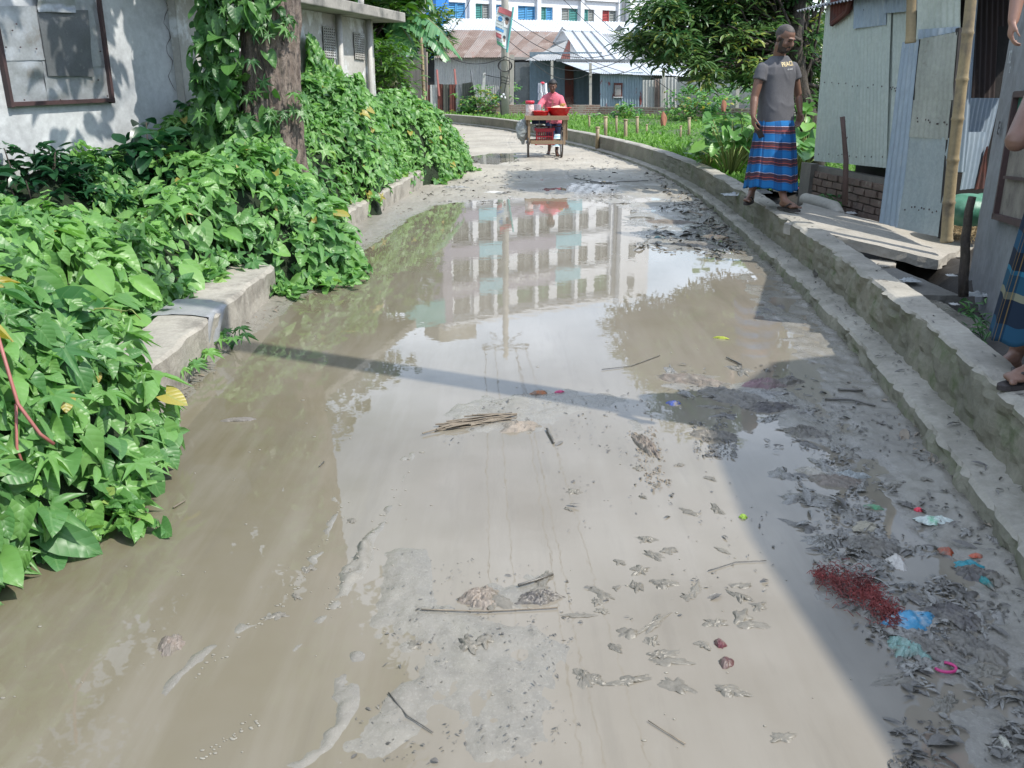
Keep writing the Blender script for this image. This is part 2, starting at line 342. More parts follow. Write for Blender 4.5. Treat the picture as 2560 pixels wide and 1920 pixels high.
POND = [W2(q) for q in [[(1010,338),(1060,331),(1110,332),(1122,348),(1070,356),(1012,352)], [(1238,398),(1290,389),(1330,394),(1325,412),(1290,428),(1255,430)]]]
RIDGE = [W2(q) for q in [[(745,1080),(695,1190),(625,1290),(480,1385),(360,1500)], [(790,1190),(705,1320),(640,1400)], [(900,980),(850,1080),(800,1170),(760,1250)], [(640,1659),(700,1600),(740,1520),(752,1420)]]]
ROADL = [(-2.9,-1.5),(-2.6,3),(-2.2,8),(-1.75,12),(-1.6,16),(-1.7,20),(-2.2,24),(-3.5,29),(-6,32),(-14,34)]
ys = [.6]; 
while ys[-1] < 41.5: ys.append(ys[-1] + max(.008, ys[-1]*.0042))
ys = np.array(ys); xs = np.concatenate([np.arange(-14, -3, .12), np.arange(-3, 2.95, .0125), np.arange(2.95, 3.2, .06)])
X, Y = np.meshgrid(xs, ys)
n1 = vnoise(X, Y, 1.7, 1, 5); n2 = vnoise(X, Y, 11, 5, 4); n3 = vnoise(X*1.6, Y*.5, 30, 9, 3)
h = np.full(X.shape, -.016) + .006*n1 + .003*n2
sd = np.full(X.shape, -9.)
Xw = X + .05*n2 + .04*n1; Yw = Y + .05*vnoise(X, Y, 9, 23, 3)*(1+Y*.08)
for P in MUD: sd = np.maximum(sd, polysd(Xw, Yw, P))
for P in POND: sd = np.minimum(sd, -polysd(Xw, Yw, P))
wd = .16 + .02*np.clip(Y, 0, 12); tt = np.clip(sd/wd*.5+.5, 0, 1); tt = tt*tt*(3-2*tt)
h += tt*(.0225 + .008*n1 + .0055*n2 + .0030*n3 + .004*vnoise(X*5, Y*.8, 2.2, 77, 3))
for R_ in RIDGE:
    d = np.full(X.shape, 9.)
    for (ax, ay, _), (bx, by, _) in zip(R_[:-1], R_[1:]):
        ex, ey = bx-ax, by-ay; t = np.clip(((Xw-ax)*ex+(Yw-ay)*ey)/(ex*ex+ey*ey), 0, 1); d = np.minimum(d, np.hypot(Xw-ax-t*ex, Yw-ay-t*ey))
    h += np.exp(-(d/.03)**2)*(.0165+.010*n2)
h += np.where(Y > 11, np.clip((Y-11)/6, 0, 1)*(.012+.008*n1), 0)*tt
edge = np.interp(Y, [p[1] for p in WALL], [p[0] for p in WALL]) - X          # silt banked against the right hand step
h += .02*np.exp(-np.clip(edge-.2, 0, 9)/.1)*(1+.6*n2)*np.where(Y > 2, 1, .7)
le = X - np.interp(Y, [p[1] for p in ROADL], [p[0] for p in ROADL]); h += .10*np.clip(1-le/.75, 0, 1)**1.5*np.clip((14-Y)/3, .2, 1)
for gx in (-.05, .55, 1.0): h -= .006*np.exp(-((X-gx-.05*np.sin(Y*.7))/.035)**2)*(Y > 10)   # wheel ruts
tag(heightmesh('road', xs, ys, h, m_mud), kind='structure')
q = MB(); q.quad((-3.6, -2, 0), (3.0, -2, 0), (3.0, 41, 0), (-3.6, 41, 0)); tag(q.build('puddle_water', m_wat), kind='structure')
m_soil = M_('soil', (.10, .085, .065), (.06, .05, .04), .9, 1.5, bump=.5, bscale=25)
m_dark = M_('damp_black_soil', (.045, .040, .035), (.022, .020, .018), .75, 2, bump=.6, bscale=18)
q = MB(); q.quad((-400, -120, -.25), (400, -120, -.25), (400, 700, -.25), (-400, 700, -.25)); tag(q.build('ground', m_soil), kind='structure')
# right hand yard: ditch behind the wall, rising to the sheds
xs2 = np.arange(1.3, 9, .05); ys2 = np.arange(-1, 13.5, .05); X2, Y2 = np.meshgrid(xs2, ys2)
e2 = X2 - np.interp(Y2, [p[1] for p in WALL], [p[0] for p in WALL]) - .2; k_ = vnoise(X2, Y2, 2.2, 31, 5); k2 = vnoise(X2, Y2, 9, 37, 3)
z2 = -.12 - .26*np.clip((Y2-5.0)/.4, 0, 1)*np.clip((9.2-Y2)/.5, 0, 1)*np.clip((1.0-e2)/.35, 0, 1) + .24*np.clip((e2-.45)/.7, 0, 1)**1.2 + .05*k_*np.clip(e2*3, 0, 1) + .02*k2; z2 = np.where(Y2 < 5.3, np.maximum(z2, -.10+.26*np.clip((e2-.05)/.5, 0, 1)+.04*k_), z2)
z2 += np.clip((Y2-10.8)/1.5, 0, 1)*.14; z2 = np.where(e2 < 0, -.2, z2)
tag(heightmesh('yard_ground', xs2, ys2, z2, m_dark), kind='structure')
def gyard(x, y): return float(z2[min(len(ys2)-1, max(0, int((y+1)/.05))), min(len(xs2)-1, max(0, int((x-1.3)/.05)))])
# field beyond
m_field = M_('field_soil', (.10, .13, .05), (.06, .09, .03), .95, 1.2, bump=.6, bscale=9)
q = MB()
fw = [p for p in WALL if 10 < p[1] < 38.5]
def ffn(u, v):
    y = 12 + v*28; x0 = path_at(WALL, y)+.15; x = x0 + u**1.6*(34-x0*.6); return (x, y, .2 + .1*noise.noise(Vector((x*.4, y*.4, 3))) + .03*noise.noise(Vector((x*2, y*2, 3))) - .04*max(0, 1-u*40))
q.grid(ffn, 60, 60); tag(q.build('field_ground', m_field, sm=True), kind='structure')
def fieldz(x, y): return .2 + .1*noise.noise(Vector((x*.4, y*.4, 3))) + .03*noise.noise(Vector((x*2, y*2, 3)))
# left bank ground
q = MB()
def lfn(u, v):
    y = -1 + v*26; x1 = float(np.interp(y, [-1, 2, 3.5, 4.2, 10.5, 14.3, 15.2, 18, 20, 25], [-2.3, -1.9, -1.6, -1.95, -1.92, -1.75, -1.2, -1.3, -1.9, -3.5])); x = x1 - u*9; return (x, y, .04 + .22*min(1, u*12) + .06*noise.noise(Vector((x*1.5, y*1.5, 7))))
q.grid(lfn, 60, 90); tag(q.build('bank_ground', m_soil, sm=True), kind='structure')
# ------------------------------------------------------------------ right hand concrete wall with its low step
m_conc = M_('weathered_concrete', (.40, .375, .32), (.29, .27, .23), .9, 2.2, bump=.7, bscale=28, spot=(.19, .18, .145), spotpos=(.48, .72), spotscale=3.4, bdist=.01)
m_mossy = M_('mossy_concrete_face', (.17, .165, .125), (.26, .245, .19), .92, 2.5, bump=.9, bscale=22, spot=(.10, .12, .06), spotpos=(.5, .68), spotscale=5, bdist=.012)
rw = empty('retaining_wall', (2.2, 5, 0), 'low grey concrete wall with a narrow step along the right edge of the muddy road', 'wall')
def sample(P, st):
    out = []; P = [Vector((x, y, 0)) for x, y in P]; i = 0
    for a, b in zip(P[:-1], P[1:]):
        n = max(1, int((b-a).length/st(a.y)))
        for k in range(n): out.append(a.lerp(b, k/n))
    out.append(P[-1]); return out
pts = sample(WALL, lambda y: .028 if y < 6 else .045 if y < 9 else .12 if y < 20 else .4)
def strip(prof, mats, name):
    """prof(i, p) -> list of (offset left of path, z, mat index for segment to next)"""
    q = MB(); n = len(pts); base = []
    for i, p in enumerate(pts):
        d = (pts[min(i+1, n-1)]-pts[max(0, i-1)]).normalized(); l = Vector((-d.y, d.x, 0)); base.append([p + l*o + Vector((0, 0, z)) for o, z in prof(i, p)])
    m = len(base[0])
    for j in range(m-1):
        q.add([b[j] for b in base]+[b[j+1] for b in base], [(i, i+1, n+i+1, n+i) for i in range(n-1)], mats(j))
    return q
def ns(p, s, k): return noise.noise(Vector((p.x*s+k, p.y*s, k*3.1)))
def blk(p, f, k):                                           # rough stone-like lumps cast into the face
    t = p.y*f; c = math.floor(t + .25*ns(p, 3, k)); r = abs((t-c)-.5)*2; return (random.Random(c*7+int(k)).uniform(-.5, 1)*.016 - .02*max(0, r-.8)/.2) if p.y < 14 else 0
def cell(p, z, sd, f=4.6, fz=6.5):
    d, c = noise.voronoi(Vector((p.y*f*1.05+p.x, z*fz, sd))); e = d[1]-d[0]; r = random.Random(int(c[0].x*977+c[0].y*3571)).uniform(-1, 1)
    return (.013*r - .026*max(0, 1-e/.16) + .005*noise.noise(Vector((p.x*22, p.y*22, z*22)))) if p.y < 16 else .006*r
def wallprof(i, p):
    e = .008*ns(p, 7, 1)+.004*ns(p, 25, 2); t = .38 + .006*ns(p, 1.2, 3); jg = .014*ns(p, 9, 5); k = .02*(abs(((p.y*1.0+.13*math.sin(p.y)) % 1.15)-.02) < .016)
    zs = [.09, .15, .19, .22, .25, .28, .31, .34, .362]
    return [(.012+cell(p, z, 1), z) for z in zs] + [(-.010+cell(p, .375, 1)*.25, t-.004), (-.035+e, t-k), (-.10, t+.004*ns(p, 6, 8)-k), (-.17-e+jg*.8, t-.002-k), (-.193+jg*.6+.010*ns(p, 5, 12), t-.03), (-.195, .1), (-.195, -.4)]
q = strip(wallprof, lambda j: 1 if j < 8 else (0 if j < 13 else 1), 'w'); q.build('wall', [m_conc, m_mossy], rw, sm=True)
def stepprof(i, p):
    o = path_at(STEPO, p.y) if False else np.interp(p.y, [a[1] for a in STEPO], [a[0] for a in STEPO]); jg = .012*ns(p, 8, 21)
    c_ = [cell(p, z, 7, 3.6, 3.2) for z in (-.02, .03, .07, .105)]
    return [(o+.02+c_[0]*.9, -.03), (o+.014+c_[1], .02), (o+.010+c_[2], .05), (o+.004+c_[3]*.9+jg*.3, .078), (o-.018+jg*.5, .096+.004*ns(p, 8, 33)), (o*.5, .102+.006*ns(p, 5, 22)), (-.03, .112+.008*ns(p, 6, 23))]
q = strip(stepprof, lambda j: 1 if j < 3 else 0, 's'); q.build('step', [m_conc, m_mossy], rw, sm=False)
# ------------------------------------------------------------------ left parapet pieces
m_para = M_('pale_parapet_concrete', (.42, .39, .33), (.31, .29, .245), .9, 3, bump=.9, bscale=24, spot=(.17, .155, .13), spotpos=(.5, .68), spotscale=4)
def parapet(A, B, W, H, label, seed):
    A = Vector(A); B = Vector(B); d = (B-A); L = d.length; d.normalize(); l = Vector((-d.y, d.x, 0)); n = int(L/.07); q = MB(); rows = []
    pr = [(0, -.1), (.0, .1), (-.004, H-.02), (.02, H), (W-.03, H), (W, H-.03), (W, -.1)]
    for i in range(n+1):
        p = A + d*(L*i/n); rr = []
        for o, z in pr:
            k = noise.noise(Vector((p.x*6+seed, p.y*6, z*7+o*9)))*.018 + noise.noise(Vector((p.x*16+seed, p.y*16, z*20)))*.009; rr.append(p + l*(o+k) + Vector((0, 0, z + (k*.7 if z > .1 else 0) - (.0 if z < .2 else .03*max(0, noise.noise(Vector((p.x*2, p.y*2, seed)))*1.5-.4)))))
        rows.append(rr)
    m = len(pr)
    for j in range(m-1): q.add([r[j] for r in rows]+[r[j+1] for r in rows], [(n+1+i, n+2+i, i+1, i) for i in range(n)])
    for e in (0, n): q.add(rows[e], [tuple(range(m)) if e else tuple(range(m-1, -1, -1))])
    o = q.build('parapet_block', m_para); return tag(o, label, 'parapet', 'broken concrete parapet along the left verge')
parapet((-1.74, 3.3, 0), (-1.81, 6.62, 0), .34, .24, 'nearest long piece of pale parapet with a grey sheet over its middle', 3)
parapet((-1.78, 7.9, 0), (-1.68, 10.55, 0), .26, .26, 'middle piece of pale parapet between two spills of creeper', 11)
parapet((-1.60, 10.75, 0), (-1.37, 14.2, 0), .26, .27, 'farthest straight piece of pale parapet before the creeper mound', 19)
# thin grey sheet draped over near parapet
m_psheet = M_('grey_sheet', (.24, .25, .26), (.34, .34, .34), .4, 4, bump=.3, bscale=30)
q = MB()
def shf(u, v):
    y = 5.05+u*.42*(1-.4*v)+.06*math.sin(v*5); s = v*.62; x = -2.13 + min(s, .34); z = .246; 
    if s > .34: x = -1.775+.01*math.sin(u*9); z = .246-(s-.34)*.6
    return (x, y-.1*v, z+.010*abs(noise.noise(Vector((u*5, v*4, 1))))+.008*noise.noise(Vector((u*14, v*12, 1))))
q.grid(shf, 14, 16); tag(q.build('draped_sheet', m_psheet, sm=True), 'crumpled grey sheet draped over the nearest parapet', 'plastic sheet')
# ------------------------------------------------------------------ left: plastered house
m_plas = M_('weathered_lime_plaster', (.60, .62, .62), (.50, .52, .53), .9, 1.1, bump=.25, bscale=14, spot=(.24, .245, .25), spotpos=(.52, .72), spotscale=1.3, fine=.3)
m_plas2 = M_('blotched_cement_render', (.50, .48, .44), (.40, .385, .35), .92, 1.6, bump=.6, bscale=16, spot=(.62, .63, .63), spotpos=(.53, .6), spotscale=2.2)
m_frame = M_('dark_brown_paint', (.075, .04, .04), (.05, .03, .03), .6, 5, bump=.2)
m_tin = M_('dull_tin', (.50, .52, .53), (.40, .42, .43), .42, 3, metal=.55, bump=.15, bscale=12, spot=(.30, .27, .24), spotpos=(.58, .75), spotscale=6, bdist=.02)
m_tind = M_('dark_grey_tin', (.20, .21, .215), (.15, .16, .165), .5, 4, metal=.45, bump=.2, bscale=14, spot=(.30, .29, .28), spotpos=(.6, .7), spotscale=9)
HA = Vector((-3.9, 7.95-1.0, 0)); HB = Vector((-3.32, 9.75, 0))       # wall line
HA = Vector((-5.0, 6.0, 0)); HB = Vector((-3.35, 9.9, 0)); hd = (HB-HA).normalized(); hn = Vector((hd.y, -hd.x, 0))
house = empty('plaster_house', HA, 'grey plastered house wall with a tin patched window behind the creepers at left', 'house')
def on_wall(u, v, off=0):                                  # where the sight line through a pixel meets the wall plane
    A0 = HA + hn*off; r = J(u, v, 1) - Vector((0, 0, CH)); t = (A0-Vector((0, 0, CH))).dot(hn)/r.dot(hn); return Vector((0, 0, CH)) + r*t
W0 = HA - hd*3.5; W1 = HB + hd*.3
q = MB(); n = 90; mz = 24
def wf(u, v): p = W0.lerp(W1, u); return p + Vector((0, 0, -.1+3.5*v)) + hn*(.006*noise.noise(Vector((u*22, v*9, 2))))
q.grid(wf, n, mz); b_ = MB(); q.box((W0+W1)/2 - hn*.13 + Vector((0, 0, 1.65)), ((W1-W0).length, .22, 3.5), rz=math.atan2(hd.y, hd.x)); q.build('wall', m_plas, house)
m_roofc = M_('stained_concrete_slab', (.36, .34, .30), (.28, .265, .235), .9, 2, bump=.5, bscale=20, spot=(.10, .10, .09), spotpos=(.5, .7), spotscale=3)
q = MB(); q.box((W0+W1)/2 - hn*1.3 + Vector((0, 0, 3.5)), ((W1-W0).length+.4, 3.3, .14), rz=math.atan2(hd.y, hd.x)); q.build('roof', m_roofc, house)
# crack
q = MB(); cp_ = [on_wall(412+8*math.sin(i*1.7)+i*1.6, i*19, .008) for i in range(13)]; q.tube(cp_, [.0012+.001*(i % 3) for i in range(13)], n=4)
q.build('crack', m_frame, house)
# window with patched tin
wn = empty('window', on_wall(150, 150)); wn.parent = house; wn.matrix_parent_inverse = world_inv(house)
c0, c1, c2, c3 = on_wall(-60, 262, .012), on_wall(278, 250, .012), on_wall(238, -30, .012), on_wall(-60, -40, .012)
c4 = on_wall(28, 262, .02); c5 = on_wall(-4, 60, .02)
q = MB()
def bari(q, a, b, w_, t_): 
    d = (b-a).normalized(); x = d.cross(hn).normalized(); R = Matrix((x, hn, d)).transposed(); q.box((a+b)/2, (w_, t_, (b-a).length), R=R)
bari(q, on_wall(24, 261, .03), on_wall(283, 250, .03), .035, .05); bari(q, on_wall(280, 258, .03), on_wall(240, -40, .03), .03, .055); bari(q, on_wall(28, 268, .031), on_wall(-16, 30, .031), .03, .052)
q.build('frame', m_frame, wn)
def tinpatch(name, cs, off, mat, wob=.006, nail=True):
    cs = [on_wall(u, v, off) for u, v in cs]; q = MB(); sd = random.random()*40
    def fn(u, v):
        p = cs[0].lerp(cs[1], u).lerp(cs[3].lerp(cs[2], u), v); e = Vector((u*3+sd, v*3, sd)); r = wob*noise.noise(e)*1.6 + wob*.7*abs(noise.noise(e*3.1)) + wob*.8*math.sin(v*math.pi*3+sd)*.4
        return p + hn*r
    q.grid(fn, 14, 14); 
    return q.build(name, mat, wn, sm=True)
P4 = lambda a, b, c, d: [a, b, c, d]
tinpatch('tin_sheet', [(28, 255), (130, 254), (112, 150), (10, 152)], .018, m_tin); tinpatch('tin_sheet', [(120, 254), (205, 253), (200, 150), (105, 152)], .022, m_tin)
tinpatch('tin_sheet', [(200, 250), (277, 248), (262, 160), (195, 165)], .018, m_tin); tinpatch('tin_sheet', [(8, 152), (118, 150), (96, 15), (-12, 15)], .026, m_tin)
tinpatch('tin_sheet', [(195, 168), (262, 166), (240, -20), (180, -20)], .020, m_tin); tinpatch('tin_sheet', [(90, 60), (250, 55), (240, -30), (80, -30)], .016, m_tin)
o = tinpatch('tin_sheet', [(120, 190), (234, 192), (220, 25), (92, 26)], .034, m_tind); o['label'] = 'darker grey tin sheet nailed over the others'
tinpatch('tin_sheet', [(96, 30), (190, 32), (188, -25), (90, -25)], .046, m_tin, wob=.012)
for (u, v) in [(14, 118), (50, 118), (90, 122), (250, 128), (40, 60), (245, 200), (150, 250), (60, 250), (268, 240), (30, 76)]:
    q = MB(); p = on_wall(u, v, .04); q.tube([p, p+hn*.01], .006, n=6); q.build('nail', m_frame, wn)
# second window beside the tree
w2 = empty('window', on_wall(560, 60)); w2.parent = house; w2.matrix_parent_inverse = world_inv(house)
q = MB(); bari(q, on_wall(531, 135, .03), on_wall(517, -60, .03), .03, .05); bari(q, on_wall(531, 135, .03), on_wall(640, 130, .03), .03, .05); q.build('frame', m_frame, w2)
m_pale = M_('pale_board', (.62, .62, .60), (.52, .52, .50), .7, 3, bump=.15, spot=(.4, .4, .39), spotpos=(.6, .7))
q = MB(); q.quad(on_wall(531, 132, .015), on_wall(640, 130, .015), on_wall(640, 48, .015), on_wall(524, 48, .015)); q.quad(on_wall(525, 45, .018), on_wall(640, 42, .018), on_wall(640, -60, .018), on_wall(517, -60, .018)); q.build('panel', m_pale, w2)
# ------------------------------------------------------------------ outbuilding
OA = Vector((-3.38, 9.6, 0)); OB = Vector((-2.28, 14.5, 0)); od = (OB-OA).normalized(); on = Vector((od.y, -od.x, 0)); oz = math.atan2(od.y, od.x)
def on_out(u, v, off=0):
    A0 = OA + on*off; r = J(u, v, 1) - Vector((0, 0, CH)); t = (A0-Vector((0, 0, CH))).dot(on)/r.dot(on); return Vector((0, 0, CH)) + r*t
OE = on_out(936, 150); OE.z = 0
zt = on_out(900, 48).z
ob = empty('outbuilding', OA, 'small low cement outbuilding with a flat slab roof, two grilles and two pipes', 'outbuilding')
q = MB(); L = (OE-OA).length
def wf2(u, v): p = OA.lerp(OE, u); return p + Vector((0, 0, -.1+(zt+.1)*v)) + on*.006*noise.noise(Vector((u*15, v*8, 9)))
q.grid(wf2, 60, 20); mid = (OA+OE)/2
q.box(mid - on*.75 + Vector((0, 0, zt/2)), (L-.002, 1.49, zt), rz=oz); q.build('wall', m_plas2, ob)
q = MB()
sa = OA - od*.4; sb = OE + od*.42; ms = (sa+sb)/2; q.box(ms - on*.65 + Vector((0, 0, zt+.075)), ((sb-sa).length, 2.1, .14), rz=oz); bevel(q.build('roof_slab', m_roofc, ob), .012)
m_pipe = M_('grey_plastic_pipe', (.50, .49, .45), (.42, .41, .38), .6, 3, bump=.1)
for u in (852, 925):
    b = on_out(u, 150, .07); q = MB(); q.tube([(b.x, b.y, .0), (b.x, b.y, zt)], .045, n=12); 
    q.tube([(b.x-on.x*.1, b.y-on.y*.1, zt+.15), (b.x-on.x*.1, b.y-on.y*.1, zt+.36)], .045, n=12); q.tube([(b.x-on.x*.1, b.y-on.y*.1, zt+.36), (b.x-on.x*.1, b.y-on.y*.1, zt+.41)], .055, n=12); q.build('drain_pipe', m_pipe, ob, sm=True)
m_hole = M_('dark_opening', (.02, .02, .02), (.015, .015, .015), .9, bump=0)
for (u0, v0, u1, v1) in [(808, 65, 838, 145), (885, 80, 910, 148)]:
    a = on_out(u0+2, v1, .012); b = on_out(u1, v1+3, .012); c = on_out(u1-2, v0+4, .012); d = on_out(u0-2, v0, .012)
    g = MB(); g.quad(a, b, c, d); gg = g.build('vent_grille', m_hole, ob); q = MB(); nx, nz_ = 6, 12
    for i in range(nx+1): q.tube([a.lerp(b, i/nx)+on*.012, d.lerp(c, i/nx)+on*.012], .008, n=4)
    for j in range(nz_):
        pp = [a.lerp(b, i/(nx*2)).lerp(d.lerp(c, i/(nx*2)), (j+.5+(.32 if i % 2 else -.32))/nz_)+on*.014 for i in range(nx*2+1)]; q.tube(pp, .007, n=4)
    q.build('lattice', m_plas2, gg)
# ------------------------------------------------------------------ big tree
def bark(name, c1, c2, sc=5):
    m = M_(name, c1, c2, .9, sc, bump=1, bscale=34, spot=(.055, .045, .04), spotpos=(.5, .62), spotscale=20, stretch=(1, 1, .45), bdist=.03, fine=.5); return m
m_bark = bark('rough_brown_bark', (.34, .28, .23), (.17, .13, .105), 14); m_bark2 = bark('dark_bark', (.11, .09, .07), (.07, .055, .045))
m_leafg = leafmat('broad_tree_leaf', (.022, .07, .015), (.09, .19, .03), tr=.3, veins=False)
m_leafm = leafmat('mango_leaf', (.02, .065, .018), (.10, .20, .045), tr=.25, rough=.3, veins=False, c3=(.25, .3, .06))
m_leafd = leafmat('deep_green_leaf', (.012, .05, .02), (.04, .12, .035), tr=.25, veins=False)
def limb(mb, a, b, r0, r1, seed, n=8, bend=.12, seg=7):
    a = Vector(a); b = Vector(b); L = (b-a).length; pts = []; 
    for i in range(seg+1):
        t = i/seg; p = a.lerp(b, t); e = math.sin(t*math.pi)*bend*L; p += Vector((noise.noise(Vector((t*1.3, seed, 0))), noise.noise(Vector((seed, t*1.3, 5))), .6*noise.noise(Vector((4, seed, t*1.3)))))*e*1.6; pts.append(p)
    mb.tube(pts, [r0+(r1-r0)*i/seg for i in range(seg+1)], n=n); return pts
def clusters(cents, per, rad, size, kind='lance', droop=.5, var=.25, rndlo=0, rndhi=1, out=None):
    """leaf whorls round twig ends"""
    P = []; N_ = []; T = []; sz = []; rn = []
    for c in cents:
        c = np.array(c); k = rs.randint(int(per*.6), int(per*1.4)+1); d = rnorm(k); d[:, 2] = d[:, 2]*.6 - droop*rs.uniform(0, 1, k); d /= np.linalg.norm(d, axis=1)[:, None]
        P.append(c + d*rad*rs.uniform(.1, 1, (k, 1))); T.append(d + rnorm(k)*.3); nn = np.tile([0, 0, 1.], (k, 1)) + rnorm(k)*.55; N_.append(nn); sz.append(size*rs.uniform(1-var, 1+var, k)); b = rs.uniform(rndlo, rndhi); rn.append(np.clip(b + rs.normal(0, .18, k), 0, 1))
    return (kind, np.concatenate(P), np.concatenate(N_), np.concatenate(T), np.concatenate(sz), np.concatenate(rn))
tb = J(668, 345, 8.9); tb.z = 0; tt_ = J(676, 0, 9.0)
tree = empty('roadside_tree', tb, 'thick rough barked tree trunk wrapped in creeper beside the plaster house', 'tree')
q = MB(); prof = []
tdir = (tt_-tb); zs = [-.1, .15, .4, .8, 1.2, 1.7, 2.2, 2.8, 3.5, 4.3]
def trf(u, v):
    z = -.1 + 4.6*v; c = tb + tdir*(z/tdir.z); a = u*2*math.pi; r = .285 - .012*z + .13*math.exp(-max(z, 0)/.25)
    e = Vector((math.cos(a)*2.2, math.sin(a)*2.2, z*.9)); f = Vector((math.cos(a)*7, math.sin(a)*7, z*2.6)); r += .030*noise.noise(e) + .022*abs(noise.noise(f))*1.5 + .016*noise.noise(f*2.3) - .012*abs(noise.noise(Vector((math.cos(a)*16, math.sin(a)*16, z*4)))) + .01*math.sin(a*5+z)
    return c + Vector((math.cos(a)*r, math.sin(a)*r, z if False else 0))
q.grid(trf, 150, 260, closed=True); tk = q.build('trunk', m_bark, tree, sm=True)
q = MB(); top = tb + tdir*(4.4/tdir.z); cents = []
for k, (dx, dy, dz, r) in enumerate([(-1.6, .8, 3.2, .15), (-.9, -1.2, 3.4, .14), (.35, .3, 4.2, .15), (-2.4, -.4, 2.2, .13), (-.2, 1.6, 3.0, .12), (-2.9, 1.6, 2.6, .1)]):
    e = top + Vector((dx, dy, dz)); pp = limb(q, top-Vector((0, 0, .3)), e, r, .05, k*3.7)
    for j in range(11):
        b = pp[random.randint(2, 7)]; e2 = b + Vector((random.uniform(-1.2, .55), random.uniform(-1.2, 1.0), random.uniform(-.9, 1.0))); qq = limb(q, b, e2, .03, .012, j+k*9, n=5, seg=4); cents += [e2]+[qq[3]]
        for s_ in range(5): cents.append(e2 + Vector((random.gauss(0, .38), random.gauss(0, .38), random.gauss(-.1, .35))))
q.build('limb', m_bark2, tree, sm=True)
cents = [c for c in cents if c.x < -1.5-(.12*(c.z-3))*0 and c.z > 2.6]
leaves('crown', [clusters(cents, 22, .4, .19, 'oval', droop=.35)], m_leafg, tree)
# ------------------------------------------------------------------ creeper mass on the left bank
EDGE = [(.5,-2.3),(1.9,-2.0),(2.3,-1.72),(2.76,-1.55),(3.2,-1.44),(3.5,-1.46),(3.75,-1.72),(4.0,-2.0),(4.4,-2.16),(5.6,-2.12),(6.4,-2.05),(6.75,-1.72),(7.1,-1.38),(7.6,-1.33),(8.0,-1.55),(8.3,-1.86),(9.0,-1.92),(10.2,-1.80),(10.6,-1.58),(11,-1.62),(12.5,-1.60),(13.8,-1.50),(14.5,-1.15),(15.5,-.86),(16.8,-.80),(18,-1.0),(19.5,-1.55),(21,-2.3)]
TOP = [(.5,.9),(2,1.0),(2.8,1.05),(3.6,.85),(4.3,.66),(5.2,.72),(6.2,.78),(7,.85),(8,.95),(9,1.05),(10,1.2),(11.5,1.42),(13.5,1.40),(15,1.22),(16.5,1.08),(18,.85),(20,.5),(21,.25)]
RAMP = [(.5,.75),(3,.70),(4.3,.6),(5.5,.7),(7,1.0),(8.5,.7),(10,.55),(12,.55),(15,.9),(17,1.0),(21,.8)]
def it(T_, y): return np.interp(y, [a for a, b in T_], [b for a, b in T_])
def bushz(x, y):
    x = np.asarray(x, float); y = np.asarray(y, float); e = it(EDGE, y) + .10*vnoise(x*0+y, y*.7, 1.6, 51, 3); d = e - x; r = it(RAMP, y)
    s = np.clip(d/r, 0, 1); hh = it(TOP, y)*(1-(1-s)**2.1)**.75
    hh = hh*(1+.36*vnoise(x, y, 1.1, 41, 3)) + .16*vnoise(x, y, 3.6, 43, 2)*np.clip(d*4, 0, 1)
    nb = np.exp(-(((x+3.15)/.50)**2+((y-7.0)/.95)**2)); hh *= 1-.85*nb            # hollow in front of the wall
    back = np.clip((d-1.3)/1.2, 0, 1)*(y < 6.5); hh *= 1-.45*back*(1-np.exp(-((x+4)/.8)**2))
    return np.where(d > 0, hh, 0), d
m_cr = leafmat('creeper_leaf', (.045, .15, .05), (.20, .39, .095), vein=(.19, .34, .13), rough=.40, tr=.30, c3=(.36, .31, .07))
m_crd = leafmat('shaded_creeper_leaf', (.03, .10, .03), (.10, .23, .05), vein=(.14, .30, .1), rough=.4, tr=.25)  # darker copy of the creeper leaf, shade put into its colour
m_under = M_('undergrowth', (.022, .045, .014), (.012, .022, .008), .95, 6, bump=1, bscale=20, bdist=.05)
def bushpts(n, y0, y1, dmax, lift=0., dens=None):
    y = rs.uniform(y0, y1, n*3); d = rs.uniform(0, 1, n*3)**1.15*dmax; x = it(EDGE, y) - d; wx = x > np.where(y < 9.6, -4.95+(y-6.1)*.423, -3.3+(y-9.6)*.225)+.03; 
    m = wx; x, y = x[m][:n], y[m][:n]; z, dd = bushz(x, y); ok = (z > .02) & ~((vnoise(x, y, 2.6, 87, 3) < np.where(y < 4.5, -.5, -.28)) & (rs.uniform(0, 1, len(x)) < .8)); x, y, z = x[ok], y[ok], z[ok]
    e = .04; zx, _ = bushz(x+e, y); zy, _ = bushz(x, y+e); nn = np.stack([-(zx-z)/e, -(zy-z)/e, np.ones_like(z)], 1); nn = np.clip(nn, -2.5, 2.5); nn /= np.linalg.norm(nn, axis=1)[:, None]
    return x, y, z, nn
def bset(kind, n, y0, y1, dmax, size, depth=.17, rlo=0, rhi=1):
    x, y, z, nn = bushpts(n, y0, y1, dmax); k = len(x); P = np.stack([x, y, z], 1) + nn*rs.uniform(-depth, .06, (k, 1)); P[:, 2] = np.maximum(P[:, 2], .03)
    N_ = nn*.7 + np.array([.25, -.35, .75]) + rnorm(k)*.85; T = nn*[.7, .7, 0] + np.array([.2, -.25, -.5]) + rnorm(k)*.85
    cl = .5+.5*vnoise(x, y, 2.2, 61, 3); rn = np.clip(rlo+(rhi-rlo)*(cl*.55+rs.uniform(0, .5, k)), 0, .96); rn = np.where(rs.uniform(0, 1, k) < .012, 1, rn)
    return (kind, P, N_, T, size*rs.uniform(.35, 1.3, k), rn)
xsb = np.arange(-5.4, -.6, .045); ysb = np.concatenate([np.arange(.5, 21, .05)]); XB, YB = np.meshgrid(xsb, ysb); ZB, DB = bushz(XB, YB); ZB = np.where(ZB > .1, ZB-.17+.03*vnoise(XB, YB, 14, 3, 2), -.12)
